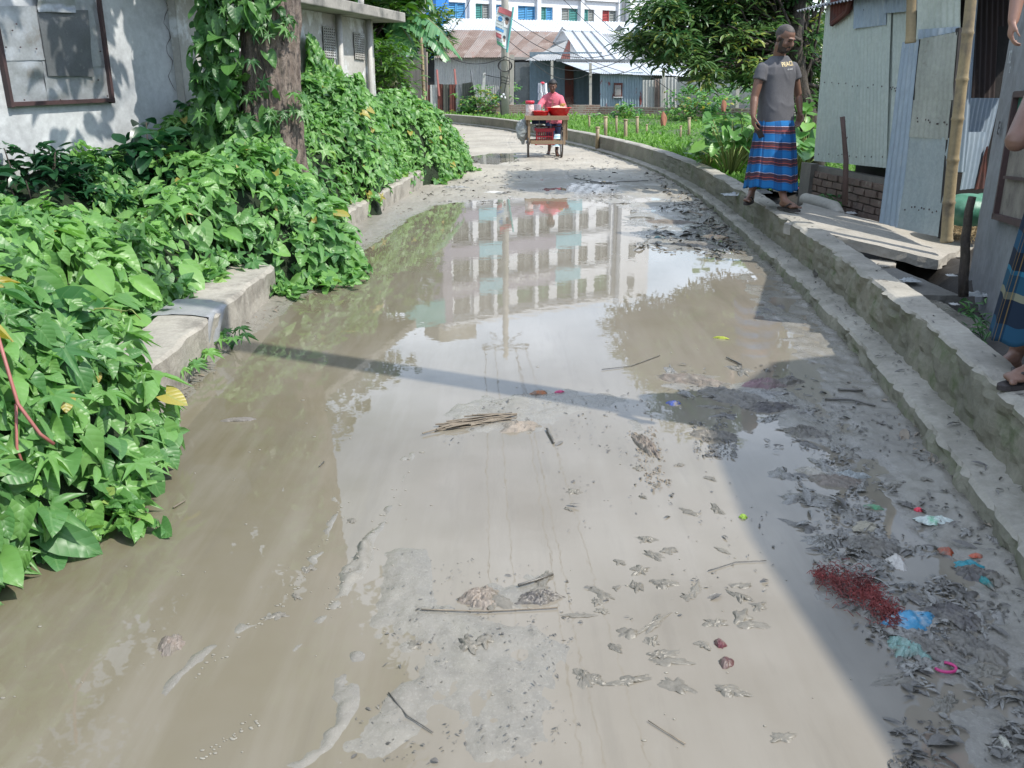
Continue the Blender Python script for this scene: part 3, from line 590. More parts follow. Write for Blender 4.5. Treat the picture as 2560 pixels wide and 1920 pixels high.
wl = np.where(YB < 9.6, -4.95+(YB-6.1)*.423, -3.3+(YB-9.6)*.225); ZB = np.where(XB < wl, -.12, ZB)
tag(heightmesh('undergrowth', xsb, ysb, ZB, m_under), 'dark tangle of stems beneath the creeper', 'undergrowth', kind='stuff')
sets = [bset('heart', 6400, 1.2, 5.0, 1.9, .098), bset('heart', 900, 1.8, 4.0, .6, .085), bset('palm7', 160, 1.9, 3.6, .7, .17, .03), bset('heart', 260, 1.2, 5.0, 1.2, .16, .03), bset('lance', 500, 1.2, 6.0, 1.6, .14), bset('palm5', 520, 1.2, 5.0, 1.6, .18, .06), bset('oval', 500, 1.2, 5, 1.8, .07), bset('heart', 10500, 4.3, 8.8, 2.2, .088), bset('heart', 240, 4.5, 8.8, 1.6, .15, .03), bset('palm5', 600, 4.5, 9, 2.0, .17, .05), bset('oval', 260, 4.5, 9, 2.0, .20, .02, .6, 1),
        bset('heart', 11000, 8.3, 14, 1.6, .088), bset('lance', 900, 6, 16, 1.6, .16), bset('palm5', 350, 9, 14, 1.6, .17, .05), bset('heart', 13000, 13, 21, 2.0, .085), bset('oval', 1200, 10, 21, 1.8, .10, .04, .5, 1), bset('heart', 900, 6.6, 8.3, .8, .10), bset('heart', 500, 13.6, 17.5, .6, .09)]
tag(leaves('creeper', sets, m_cr), 'dense bright green creeper with heart shaped leaves spilling over the left bank', 'creeper', kind='stuff')
# trailing runners that hang over the parapet and creep on the mud
P = []; N_ = []; T = []; SZ = []; R_ = []; q = MB()
for i in range(64):
    y0 = random.choice([random.uniform(2.3, 3.9), random.uniform(6.4, 8.4), random.uniform(8.3, 14.3), random.uniform(14, 17.5), random.uniform(4.2, 6.4)]); x0 = float(it(EDGE, y0)); over = 4.1 < y0 < 6.5 or 8.2 < y0 < 14.2
    a = random.uniform(-1.3, .1); Ls = random.uniform(.15, .42)*(.8 if over else 1); pts_ = []; zz = .28 if over else .05
    for j in range(8): t = j/7; xx_ = x0-.12+math.cos(a)*Ls*t; yy_ = y0+math.sin(a)*Ls*t+.03*math.sin(t*8+i); pts_.append(Vector((xx_, yy_, zz+.02+.03*math.sin(t*5+i)-(.22*max(0, t-.55) if over else .015*t))))
    q.tube(pts_, .003, n=4)
    for p in pts_[1:]:
        for _ in range(2): P.append(tuple(p)); N_.append((random.gauss(.1, .5), random.gauss(-.2, .5), .9)); T.append((random.gauss(.5, .7), random.gauss(-.4, .7), -.3)); SZ.append(random.uniform(.04, .10)); R_.append(random.uniform(.2, .95))
tag(leaves('trailing_creeper', [('heart', P, N_, T, SZ, R_)], m_cr), 'thin creeper runners trailing over the parapet and onto the mud', 'creeper runners', kind='stuff')
# young shoots standing above the mass
x, y, z, nn = bushpts(230, 1.6, 18, 1.5); k = len(x); P = []; T = []; N_ = []; R_ = []; SZ = []; q = MB()
for i in range(k):
    b = Vector((x[i], y[i], z[i]-.05)); d = Vector((random.gauss(.1, .3), random.gauss(-.15, .3), 1)).normalized(); Ls = random.uniform(.10, .26)*(1 if y[i] > 3 else .8); q.tube([b, b+d*Ls*.5, b+d*Ls+Vector((.02, -.02, -.01))], .004, n=4); r0 = random.uniform(.45, .95)
    for j in range(random.randint(3, 6)): P.append(tuple(b+d*Ls*(.35+.16*j))); a = random.uniform(0, 6.28); T.append((math.cos(a), math.sin(a), random.uniform(-.5, .4))); N_.append((random.gauss(0, .3), random.gauss(-.2, .3), 1)); R_.append(r0); SZ.append(random.uniform(.05, .11)*(1.0-.1*j))
sh_e = tag(leaves('young_shoots', [('heart', P, N_, T, SZ, R_)], m_cr), 'pale young shoots standing up out of the creeper', 'shoots', kind='stuff'); st_ = q.build('shoot_stems', m_tend0, sh_e) if False else None
# creeper climbing the trunk and the house corner
P = []; N_ = []; T = []
for _ in range(1150):
    z = random.uniform(.7, 3.6); a = random.gauss(math.radians(205), .55) if random.random() < .8 else random.gauss(math.radians(262), .3)
    if math.radians(245) < a < math.radians(335) and 1.25 < z < 2.02 and random.random() < .93: continue
    c = tb + tdir*(z/tdir.z); bulk = .10+.30*random.random()*(1.0 if z < 2.2 else .75); r = .30 + bulk*max(0, math.cos(a-math.radians(200)))+.03; P.append(c+Vector((math.cos(a)*r, math.sin(a)*r*.8, 0))); N_.append(Vector((math.cos(a)*.6+.3, math.sin(a)*.6-.5, .45))+Vector([random.gauss(0, .45) for _ in range(3)])); T.append(Vector((random.gauss(0, .5), -.3, -1+random.gauss(0, .4))))
for _ in range(26):
    z = random.choice([random.uniform(1.95, 2.15), random.uniform(1.25, 1.5)]); a = random.uniform(math.radians(235), math.radians(340)); c = tb + tdir*(z/tdir.z); P.append(c+Vector((math.cos(a)*.33, math.sin(a)*.33, 0))); N_.append(Vector((math.cos(a), math.sin(a), .6))+Vector([random.gauss(0, .3) for _ in range(3)])); T.append(Vector((random.gauss(0, .7), -.2, -.8)))
P, N_, T = (np.array([tuple(v) for v in L_]) for L_ in (P, N_, T)); k = len(P); h_ = k*2//3
vine = empty('climbing_vine', tb + Vector((-.4, -.2, .7)), 'leafy vine with lobed leaves climbing the left side of the tree trunk', 'vine')
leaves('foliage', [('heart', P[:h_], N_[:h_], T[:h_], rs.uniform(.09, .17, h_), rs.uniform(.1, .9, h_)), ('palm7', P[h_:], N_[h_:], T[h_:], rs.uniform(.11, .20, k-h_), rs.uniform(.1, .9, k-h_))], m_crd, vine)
q = MB()
for s_ in range(6):
    a0 = math.radians(150+s_*22); pp = []
    for i in range(14): z = .4+i*.24; a = a0+.35*math.sin(i*.7+s_); c = tb+tdir*(z/tdir.z); pp.append(c+Vector((math.cos(a)*.31, math.sin(a)*.31, 0)))
    q.tube(pp, .009, n=5)
q.build('stem', m_bark2, vine, sm=True)
# vine curtain on the outbuilding wall right of the trunk
P = []; N_ = []; T = []
for _ in range(700):
    v = random.random(); u = random.random(); px = 768 + u*(30+62*min(1, v*1.7)) ; py = 85 + v*190; 
    if px > 775+ (py-85)*.62 and py < 150: continue
    P.append(on_out(px, py, .05+.12*random.random())); N_.append(on+Vector((.2, -.3, .5))+Vector([random.gauss(0, .4) for _ in range(3)])); T.append(Vector((.1, -.2, -1))+Vector([random.gauss(0, .35) for _ in range(3)]))
P, N_, T = (np.array([tuple(v) for v in L_]) for L_ in (P, N_, T)); k = len(P)
tag(leaves('wall_vine', [('heart', P, N_, T, rs.uniform(.07, .13, k), rs.uniform(.2, .95, k))], m_cr), 'curtain of creeper hanging on the outbuilding wall right of the trunk', 'vine')
# shrubs in front of the house wall
m_shrub = leafmat('glossy_shrub_leaf', (.010, .045, .022), (.035, .11, .04), rough=.3, tr=.2, veins=False)
def shrub(c, h_, r, n, kind, size, label, mat=m_shrub, cat='shrub', group=None, droop=.2):
    c = Vector(c); e = empty('shrub', c, label, cat, group); q = MB(); cents = []
    for i in range(n):
        a = random.uniform(0, 6.28); t = random.random()**.6; p = c + Vector((math.cos(a)*r*t, math.sin(a)*r*t, h_*random.uniform(.45, 1)*(1-.35*t))); limb(q, c+Vector((random.gauss(0, .04), random.gauss(0, .04), -.05)), p, .012, .005, i, n=4, seg=4); cents += [p, p-Vector((0, 0, h_*.12))+Vector((random.gauss(0, .05), random.gauss(0, .05), 0))]
    q.build('stem', m_bark2, e, sm=True); leaves('foliage', [clusters(cents, 9, size*.9, size, kind, droop=droop)], mat, e); return e
shrub(on_wall(330, 330, .35)*Vector((1, 1, 0)) if False else Vector((on_wall(60, 330, .4).x, on_wall(60, 330, .4).y, .1)), 1.15, .42, 26, 'oval', .13, 'dark glossy shrub under the left end of the tin patched window')
shrub(Vector((on_wall(190, 330, .35).x, on_wall(190, 330, .35).y, .1)), 1.0, .38, 22, 'palm5', .15, 'dark shrub with lobed leaves under the right end of the window')
shrub(Vector((on_wall(370, 330, .5).x, on_wall(370, 330, .5).y, .1)), 1.28, .30, 16, 'oval', .20, 'broad leaved shrub standing against the cracked plaster wall') if True else None
shrub(Vector((on_wall(500, 330, .3).x, on_wall(500, 330, .3).y, .1)), 1.5, .22, 18, 'oval', .09, 'thin dark leafed shrub just left of the big trunk')

# seedlings by the near parapet
for i, (u, v, s_, lb) in enumerate([(500, 745, .17, 'lobed seedling farthest along the mud below the near parapet'), (455, 745, .13, 'small lobed seedling touching the parapet foot'), (425, 790, .17, 'middle lobed seedling between the creeper and the bare mud'), (395, 815, .16, 'lobed seedling nearest the spilling creeper')]):
    g = G2(u, v, .03); e = empty('seedling', g, lb, 'seedling', 'young lobed plants below the near parapet'); k = 6; q = MB(); P = []; T = []
    for j in range(k): a = j*6.28/k+i; p = g+Vector((math.cos(a)*s_*.25, math.sin(a)*s_*.25, .05+.03*random.random())); q.tube([g-Vector((0, 0, .03)), p], .004, n=4); P.append(tuple(p)); T.append((math.cos(a), math.sin(a), -.1))
    q.build('stem', m_cr, e); leaves('leaf', [('palm7', P, [(0, -.2, 1)]*k, T, [s_*.75]*k, rs.uniform(.3, .8, k))], m_cr, e)
# tendrils
m_tend = M_('pale_tendril', (.30, .34, .10), (.22, .28, .08), .6, 3, bump=0)
q = MB()
for i in range(46):
    y = random.uniform(2.5, 18); d = random.uniform(.2, 1.2); x = float(it(EDGE, y))-d; z = float(bushz(x, y)[0]); p = Vector((x, y, z-.05)); dr = Vector((random.uniform(-.3, .9), random.uniform(-.8, .3), random.uniform(.2, .9))).normalized(); pp = []
    for j in range(9): t = j/8; pp.append(p + dr*t*.38 + Vector((0, 0, -.22*t*t)) + Vector((math.sin(t*7+i), math.cos(t*6+i), math.sin(t*9))) * .03*t)
    q.tube(pp, [.0045*(1-.5*j/8) for j in range(9)], n=4)
tag(q.build('tendril', m_tend, sm=True), 'thin pale curling creeper tendrils standing out of the leaves', 'tendrils', kind='stuff')
m_redst = M_('pink_stem', (.40, .14, .12), (.32, .12, .10), .5, 3, bump=0)
q = MB(); q.tube([J(-20, 790, 2.75), J(30, 960, 2.7), J(45, 1010, 2.68), J(100, 1085, 2.66), J(135, 1110, 2.68)], .006, n=5); q.tube([J(40, 1010, 2.7), J(42, 1120, 2.68), J(68, 1190, 2.66)], .005, n=5)
tag(q.build('bare_vine_stem', m_redst, sm=True), 'bare pinkish vine stem hanging over the nearest leaves', 'vine stem')
# ------------------------------------------------------------------ far side: pole, banner, wires
m_pole = M_('pale_cast_concrete', (.46, .43, .38), (.38, .36, .31), .85, 2, bump=.3, bscale=20, spot=(.25, .24, .21), spotpos=(.6, .75))
m_black = M_('black_rubber', (.02, .02, .022), (.03, .03, .03), .5, 3, bump=0)
m_gal = M_('galvanised_steel', (.42, .43, .44), (.36, .37, .38), .4, 4, metal=.6, bump=.05)
m_white = M_('white_plastic', (.78, .78, .76), (.7, .7, .68), .4, 3, bump=0)
pb = J(1263, 298, 36.6); pb.z = .1
up = empty('utility_pole', pb, 'tall round concrete utility pole standing behind the bend in the road', 'utility pole')
q = MB(); q.tube([pb + Vector((0, 0, z)) for z in (-.3, 3, 6, 9.7)], [.165, .145, .13, .11], n=16); q.build('pole_shaft', m_pole, up, sm=True)
q = MB(); q.bar(pb+Vector((-1.0, 0, 9.2)), pb+Vector((1.0, 0, 9.2)), .09, .09); q.build('cross_arm', m_gal, up)
q = MB(); q.bar(pb+Vector((-.7, -.05, 8.5)), pb+Vector((0, -.05, 9.15)), .05, .05); q.build('brace', m_gal, up); q = MB(); q.bar(pb+Vector((.7, -.05, 8.5)), pb+Vector((0, -.05, 9.15)), .05, .05); q.build('brace', m_gal, up)
for dx in (-.9, -.45, .45, .9): q = MB(); q.lathe(pb+Vector((dx, 0, 9.24)), [(.0, 0), (.05, .02), (.03, .06), (.055, .09), (.02, .14), (0, .15)], n=10); q.build('insulator', m_white, up, sm=True)
for dz, r_ in ((1.62, .2), (1.5, .19), (1.4, .18)):
    q = MB(); pp = [pb+Vector((math.cos(a)*.165, math.sin(a)*.165, dz+.03*math.sin(a*2))) for a in [i*.63 for i in range(11)]]; q.tube(pp, .012, n=5); q.build('wire_band', m_black, up)
q = MB()
for i in range(3): q.tube([pb+Vector((math.cos(a)*(.24+.02*i), -.17, 2.05+math.sin(a)*.22)) for a in [k*.45 for k in range(15)]], .014, n=5)
q.tube([pb+Vector((-.19, -.08, z)) + Vector((.02*math.sin(z*5), 0, 0)) for z in np.arange(.2, 2.0, .15)], .02, n=5); q.tube([pb+Vector((.05-.12*math.sin(z*2.2), -.17, z)) for z in np.arange(.9, 2.0, .1)], .012, n=5); q.build('cable_coil', m_black, up)
for dx, dz in ((-.06, .98), (-.01, .86), (-.14, .9)):
    q = MB(); q.ell(pb+Vector((dx, -.2, dz)), (.05, .04, .055)); q.build('white_lamp_bulb' if False else 'junction_cap', m_white, up, sm=True)
# banner
m_ban = M_('faded_printed_banner', (.50, .54, .54), (.42, .48, .48), .7, 3, bump=.1, bscale=5)
def flat(name, c, r=.7): return M_(name, c, tuple(x*.85 for x in c), r, 6, bump=.05, fine=.1)
m_teal = flat('teal_print', (.10, .38, .36)); m_redp = flat('red_print', (.50, .14, .15)); m_bluep = flat('blue_print', (.05, .22, .45)); m_skinp = flat('brown_print', (.30, .20, .16)); m_greenp = flat('green_print', (.12, .42, .22)); m_ink = flat('black_ink', (.03, .03, .035)); m_wpaint = flat('white_print', (.75, .75, .73))
YB_ = 36.1
bn = empty('banner', J(1262, 70, YB_), 'tattered printed banner tilted on its frame against the utility pole', 'banner')
B0, B1, B2, B3 = J(1243, 110, YB_), J(1266, 124, YB_-.05), J(1280, 32, YB_+.05), J(1244, 17, YB_)
bnn = (B1-B0).cross(B3-B0).normalized()
def bpt(u, v, o=0): return B0.lerp(B1, u).lerp(B3.lerp(B2, u), v) + Vector((0, -1, 0))*o
def bfn(u, v): return bpt(u, v, .0) + Vector((-.10*math.sin(min(1, v)*math.pi)*(1-u)*.8, -.05*math.sin(u*3+v*4), 0))
def bprint(name, u0, v0, u1, v1, mat, lift=.012, shape=None):
    q = MB()
    if shape == 'ell':
        vs = [bfn((u0+u1)/2+(u1-u0)/2*math.cos(a), (v0+v1)/2+(v1-v0)/2*math.sin(a)) + Vector((0, -lift, 0)) for a in [i*.393 for i in range(16)]]; q.add(vs, [tuple(range(16))])
    else: q.grid(lambda u, v: bfn(u0+(u1-u0)*u, v0+(v1-v0)*v)+Vector((0, -lift, 0)), 4, 3)
    return q.build(name, mat, bn)
q = MB(); q.grid(bfn, 12, 16); q.build('sheet', m_ban, bn, sm=True)
q = MB(); q.bar(B1+Vector((.02, 0, -.1)), B2+Vector((.05, 0, .2)), .07, .05); q.bar(B0, B1, .03, .03); q.build('frame', m_teal, bn)
bprint('red_flap', .1, .88, .98, 1.03, m_redp, .03); bprint('blue_emblem', .15, .66, .45, .8, m_bluep, shape='ell'); bprint('blue_strip', .0, .40, .62, .475, m_bluep); bprint('green_strip', .0, .02, .7, .10, m_greenp)
for (u0, v0, u1, v1) in ((.58, .62, .92, .84), (.56, .13, .86, .34)):
    p = bprint('portrait', u0, v0-.06, u1, v0+.1, m_wpaint, .014); bprint('portrait', u0+.06, v0+.02, u1-.06, v1-.03, m_skinp, .018, 'ell'); bprint('portrait', u0+.04, v1-.09, u1-.04, v1, m_ink, .022, 'ell')
bprint('red_motif', .02, .2, .46, .33, m_redp, .012)
q = MB()
for r in range(9):
    v = .13+.087*r
    if r in (3,): continue
    for k in range(7):
        u = .04+k*.065+random.uniform(0, .02); q.quad(bfn(u, v)+Vector((0, -.02, 0)), bfn(u+.05, v)+Vector((0, -.02, 0)), bfn(u+.05, v+.014)+Vector((0, -.02, 0)), bfn(u, v+.014)+Vector((0, -.02, 0)))
q.build('small_print', m_ink, bn)['kind'] = 'stuff'
def wire(a, b, sag, r=.012, n=26, label='thin black overhead wire', group='overhead wires'):
    a = Vector(a); b = Vector(b); q = MB(); q.tube([a.lerp(b, i/n)-Vector((0, 0, sag*4*(i/n)*(1-i/n))) for i in range(n+1)], r, n=5); return tag(q.build('overhead_wire', m_black), label, 'wire', group)
for i, dx in enumerate((-.9, -.45, .45, .9)):
    for tgt in ({0: (.65,), 1: (1.3,), 2: (2.2, 2.9), 3: (3.9,)}[i]): wire(pb+Vector((dx, 0, 9.38)), (tgt, -16, 9.3), .5, .011, label='overhead wire crossing the road, '+{.65: 'the leftmost of the five', 1.3: 'second of the five from the left', 2.2: 'the middle one of the five', 2.9: 'fourth of the five from the left', 3.9: 'the rightmost of the five'}[tgt])
for i, (a, b, sag, lb) in enumerate([((1325, 150, 36), (1262, 140, 36.4), .1, 'short wire strung between the pole and the veranda post'), ((1268, 60, 36.5), (1700, 45, 30), 1.2, 'sagging wire from the banner pole toward the mango tree'), ((1268, 40, 36.5), (1560, 180, 37), .2, 'wire sloping down from the pole to the tin fence post'), ((1270, 100, 36.5), (1620, 110, 33), 1.0, 'lowest sagging wire crossing in front of the white roof'),
    ((1400, -10, 40), (1790, 300, 34), .3, 'wire slanting down across the grey roofs'), ((1440, -10, 40), (1840, 290, 34), .3, 'second wire slanting down across the grey roofs'), ((1262, 142, 36.4), (1100, 130, 38), .35, 'wire under the rusty eave at left of the pole'), ((1211, 186, 37), (1262, 196, 36.5), .02, 'rope tied from the white post to the utility pole'), ((1120, -10, 34), (1062, 110, 40), .1, 'wire dropping past the blue corner of the school'), ((1180, -10, 34), (1120, 90, 42), .1, 'wire dropping past the first blue window of the school'),
    ((1330, 152, 36.0), (1480, 180, 36), .45, 'wire looping from the veranda post to the next post'), ((1480, 180, 36), (1680, 110, 30), .4, 'wire rising from the middle post to the mango tree')]): wire(J(*a), J(*b), sag, .013, label=lb)
# ------------------------------------------------------------------ corrugated houses
m_tinl = M_('bright_tin_roof', (.66, .68, .69), (.55, .58, .60), .5, .8, metal=.3, bump=.1, spot=(.46, .42, .40), spotpos=(.6, .7), spotscale=1.5)
m_ting = M_('grey_tin_roof', (.40, .41, .41), (.31, .32, .32), .55, .9, metal=.3, bump=.1, spot=(.24, .21, .19), spotpos=(.58, .72), spotscale=1.6)
m_rust = M_('rusty_tin', (.16, .105, .082), (.21, .16, .135), .85, .8, bump=.2, spot=(.28, .23, .20), spotpos=(.5, .7), spotscale=1.2)
m_rust2 = M_('pale_rusty_tin', (.26, .215, .19), (.20, .16, .14), .8, .8, bump=.2, spot=(.22, .12, .09), spotpos=(.55, .7), spotscale=2)
m_rdark = M_('dark_red_rust', (.14, .035, .025), (.10, .04, .03), .85, 2, bump=.2, spot=(.05, .03, .03), spotpos=(.55, .7))
m_tinw = M_('pale_wall_tin', (.50, .50, .47), (.44, .44, .41), .6, .7, metal=.15, bump=.1, spot=(.34, .28, .22), spotpos=(.6, .75), spotscale=2.5)
m_tinb = M_('blue_grey_tin', (.17, .23, .27), (.14, .19, .23), .6, .8, metal=.1, bump=.1, spot=(.22, .19, .18), spotpos=(.62, .75))
m_tinp = M_('peeling_blue_tin', (.30, .38, .43), (.24, .32, .37), .6, 1, metal=.1, bump=.1, spot=(.20, .035, .025), spotpos=(.60, .63), spotscale=1.3, stretch=(2, 2, .8))
m_brick = bpy.data.materials.new('old_brick'); m_brick.use_nodes = True
def brickmat(m, sc=1.0, c1=(.28, .16, .115), c2=(.20, .13, .10), mo=(.36, .33, .28)):
    t = m.node_tree; N = t.nodes; L = t.links; p = N['Principled BSDF']; u = N.new('ShaderNodeUVMap'); b = N.new('ShaderNodeTexBrick'); b.inputs['Scale'].default_value = sc
    b.inputs['Brick Width'].default_value = .25; b.inputs['Row Height'].default_value = .085; b.inputs['Mortar Size'].default_value = .012; b.inputs['Color1'].default_value = (*c1, 1); b.inputs['Color2'].default_value = (*c2, 1); b.inputs['Mortar'].default_value = (*mo, 1)
    L.new(u.outputs[0], b.inputs['Vector']); n = N.new('ShaderNodeTexNoise'); n.inputs['Scale'].default_value = 3; n.inputs['Detail'].default_value = 6; g = N.new('ShaderNodeNewGeometry'); L.new(g.outputs['Position'], n.inputs['Vector'])
    r = N.new('ShaderNodeValToRGB'); r.color_ramp.elements[0].position = .45; r.color_ramp.elements[1].position = .65; L.new(n.outputs[0], r.inputs[0]); x = N.new('ShaderNodeMix'); x.data_type = 'RGBA'; L.new(r.outputs[0], x.inputs[0]); L.new(b.outputs[0], x.inputs[6]); x.inputs[7].default_value = (.30, .26, .21, 1)
    L.new(x.outputs[2], p.inputs['Base Color']); p.inputs['Roughness'].default_value = .92; bu = N.new('ShaderNodeBump'); bu.inputs['Distance'].default_value = .01; bu.inputs['Strength'].default_value = .8; bu.invert = True; L.new(b.outputs['Fac'], bu.inputs['Height']); L.new(bu.outputs[0], p.inputs['Normal'])
brickmat(m_brick)
def stripes(a, b, c, d, cuts, mats, root, name='roof_sheet', **k):
    a, b, c, d = map(Vector, (a, b, c, d))
    for i in range(len(cuts)-1):
        u, w_ = cuts[i], cuts[i+1]; mm = mats[i % len(mats)]; off = Vector((0, -.012, .012))*(i % 2)
        corr(name, a.lerp(b, u)+off, a.lerp(b, w_)+off, d.lerp(c, w_)+off, d.lerp(c, u)+off, mm, root, **k)
CU = dict(pitch=.11, amp=.014, sub=6)
# house 1: rusty roof
h1 = empty('rusty_roof_house', J(1180, 270, 44)*Vector((1, 1, 0)), 'long tin house with a brown rusty roof and pale corrugated wall', 'house')
e0, e1, r1, r0 = J(1088, 144, 43.6), J(1345, 143, 43.6), J(1420, 80, 47.5), J(1130, 74, 47.5)
stripes(e0, e1, r1, r0, [0, .16, .27, .38, .47, .6, .68, .76, .86, 1], [m_rust2, m_rust, m_rust2, m_rust, m_rust, m_rust2, m_rust, m_rust2, m_rust], h1, **CU)
corr('wall_panel', J(1085, 276, 44), J(1260, 276, 44), J(1260, 138, 44), J(1085, 140, 44), m_tinw, h1, **CU)
corr('wall_panel', J(1284, 276, 44.1), J(1326, 276, 44.1), J(1326, 170, 44.1), J(1284, 170, 44.1), m_tinb, h1, **CU)
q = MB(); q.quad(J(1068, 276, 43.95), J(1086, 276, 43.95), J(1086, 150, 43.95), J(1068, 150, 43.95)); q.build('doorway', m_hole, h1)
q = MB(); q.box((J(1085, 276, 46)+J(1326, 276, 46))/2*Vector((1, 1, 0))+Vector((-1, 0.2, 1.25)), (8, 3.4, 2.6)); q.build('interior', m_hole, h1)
# white roof house behind
h2 = empty('white_roof_house', J(1400, 230, 54)*Vector((1, 1, 0)), 'long bright white tin roof running in front of the school building', 'house')
a_, b__, c_, d_ = J(1095, 80, 49), J(1850, 92, 49), J(1850, 62, 54), J(1120, 45, 54)
stripes(a_, b__, c_, d_, [0, .1, .2, .31, .42, .52, .6, .7, .8, .9, 1], [m_tinl], h2, pitch=.16, amp=.018, sub=5)
q = MB(); q.box(((a_+b__)/2)*Vector((1, 1, 0))+Vector((0, 2.7, a_.z/2-.1)), ((b__-a_).length-.6, 5, a_.z-.2)); q.build('wall', m_tinw, h2)
# house 3: grey gablet house
h3 = empty('grey_hip_house', J(1450, 270, 41)*Vector((1, 1, 0)), 'blue grey tin house with a steep patched hip roof and a veranda', 'house')
ap = J(1408, 77, 44.5); ap2 = J(1500, 80, 44.5); ev0 = J(1312, 152, 40.4); ev1 = J(1454, 149, 40.4); ev2 = J(1566, 148, 40.4)
corr('roof_sheet', ev1, ev2, ap2, ap, m_tinl, h3, **CU)
for t in (.25, .5, .75): q = MB(); q.bar(ev1.lerp(ev2, t)+Vector((0, -.03, .03)), ap.lerp(ap2, t)+Vector((0, -.03, .03)), .05, .02); q.build('roof_seam', m_tind, h3)
lowa = ap.lerp(ev1, .33)
corr('hip_sheet', ev0, J(1400, 150.5, 40.4), lowa.lerp(ap, .1), lowa, m_ting, h3, **CU); corr('hip_sheet', J(1400, 150.5, 40.4), J(1425, 150, 40.4), lowa.lerp(ev1, .12), lowa, m_rdark, h3, **CU); corr('hip_sheet', J(1425, 150, 40.4), ev1, lowa.lerp(ev1, .3), lowa.lerp(ev1, .12), m_ting, h3, **CU)
q = MB(); gl = J(1384, 107, 42.5); q.add([gl, lowa+Vector((0, -.05, 0)), ap+Vector((-.05, -.25, 0))], [(0, 1, 2)]); q.build('gablet', m_tind, h3)
q = MB(); q.bar(gl, ap+Vector((-.05, -.3, .12)), .08, .06); q.bar(ap+Vector((-.12, -.3, .1)), ap+Vector((.1, -.3, .0)), .05, .05); q.build('barge_board', m_tind, h3)
q = MB(); q.bar(ap, ap2, .14, .05); q.build('ridge_cap', m_tinl, h3)
# right hand wing
ap3 = J(1548, 66, 46); a4 = J(1640, 70, 46)
corr('roof_sheet', ev2+Vector((-.3, .12, 0)), J(1800, 149, 40.4), J(1770, 84, 45), J(1500, 84, 45), m_ting, h3, **CU)
q = MB(); q.add([J(1535, 78, 44.6), J(1565, 77, 44.6), J(1548, 62, 44.6)], [(0, 1, 2)]); q.build('gablet', m_tind, h3)
q = MB(); q.bar(J(1390, 150.5, 40.3), J(1900, 153, 40.3), .12, .1); q.build('eave_beam', m_tind, h3)
va, vb, vc, vd = J(1478, 183, 37.6), J(1860, 196, 37.6), J(1900, 156, 40.6), J(1395, 152, 40.6)
stripes(va, vb, vc, vd, [0, .13, .27, .4, .55, .7, .85, 1], [m_tinl], h3, 'veranda_roof', **CU)
for (u0, u1, v0, v1, yy, mm) in [(1324, 1372, 130, 275, 41.2, m_tinb), (1372, 1433, 130, 275, 41.2, m_tinb), (1433, 1505, 130, 275, 41.21, m_tinb)]:
    corr('wall_panel', J(u0, v1, yy), J(u1, v1, yy), J(u1, v0, yy), J(u0, v0, yy), mm, h3, pitch=.2, amp=.006, sub=4)
q = MB(); q.quad(J(1412, 274, 41.1), J(1434, 274, 41.1), J(1434, 165, 41.1), J(1412, 165, 41.1)); q.build('door', m_rdark, h3)
q = MB(); q.box(J(1640, 200, 43)*Vector((1, 1, 0))+Vector((-1, 0, 1.2)), (11, 3.2, 2.35)); q.build('interior', m_tind, h3)
for (u, v0, v1, yy) in [(1380, 152, 275, 38.4), (1476, 158, 272, 37.2), (1659, 170, 272, 36.4)]:
    q = MB(); q.bar(J(u, v1, yy), J(u, v0, yy), .13, .1); 
    if u == 1476: q.bar(J(u, 184, yy-.07), J(u, 190, yy-.07), .26, .1)
    tag(q.build('post', m_pole), {1380: 'pale post at the front of the veranda behind the vendor', 1476: 'concrete post with a small cap in front of the peeling shed', 1659: 'thin post at the corner of the corrugated fence'}[u], 'post')
# peeling tin shed
s1 = empty('peeling_shed', J(1570, 272, 37.9)*Vector((1, 1, 0)), 'small blue tin shed with peeling red patches and a little window', 'shed')
corr('wall_panel', J(1500, 280, 37.9), J(1606, 280, 37.9), J(1606, 180, 37.9), J(1500, 180, 37.9), m_tinp, s1, **CU)
corr('side_panel', J(1606, 280, 37.9), J(1628, 278, 39.6), J(1628, 178, 39.6), J(1606, 180, 37.9), m_tinp, s1, **CU)
q = MB(); q.box((J(1545, 226, 37.85)), (.36, .06, .58)); wf_ = q.build('window', m_rdark, s1)
q = MB()
for i in range(6): q.tube([J(1538+i*2.7, 239, 37.78), J(1538+i*2.7, 213, 37.78)], .012, n=4)
q.box(J(1545, 243, 37.8), (.40, .06, .04)); q.build('window_bars', m_pale, wf_)
# fence sheets
fs_ = empty('corrugated_fence', J(1660, 275, 36.8)*Vector((1, 1, 0)), 'tall corrugated tin fence sheets beside the peeling shed', 'fence')
for (u0, u1, v1, v0, yy, mm) in [(1606, 1636, 279, 200, 37.2, m_tinw), (1636, 1650, 279, 197, 37.1, m_rust), (1650, 1662, 279, 197, 37.0, m_tinw), (1660, 1694, 280, 193, 36.7, m_tinw)]:
    corr('tin_panel', J(u0, v1, yy), J(u1, v1, yy), J(u1, v0, yy), J(u0, v0, yy), mm, fs_, pitch=.13, amp=.02, sub=6)
fr = empty('long_tin_fence', J(1800, 262, 35)*Vector((1, 1, 0)), 'long low pale tin fence behind the standing man and the garden plants', 'fence')
corr('tin_panel', J(1690, 262, 36.2), J(1860, 262, 34.5), J(1860, 203, 34.5), J(1690, 204, 36.2), m_tinw, fr, pitch=.13, amp=.014); corr('tin_panel', J(1860, 262, 34.4), J(2010, 262, 33), J(2010, 205, 33), J(1860, 203, 34.4), m_tinw, fr, pitch=.13, amp=.014)
for u in (1752, 1842): q = MB(); q.bar(J(u, 270, 34.3), J(u+2, 199, 34.3), .14, .12); q.build('post', m_pole, fr)
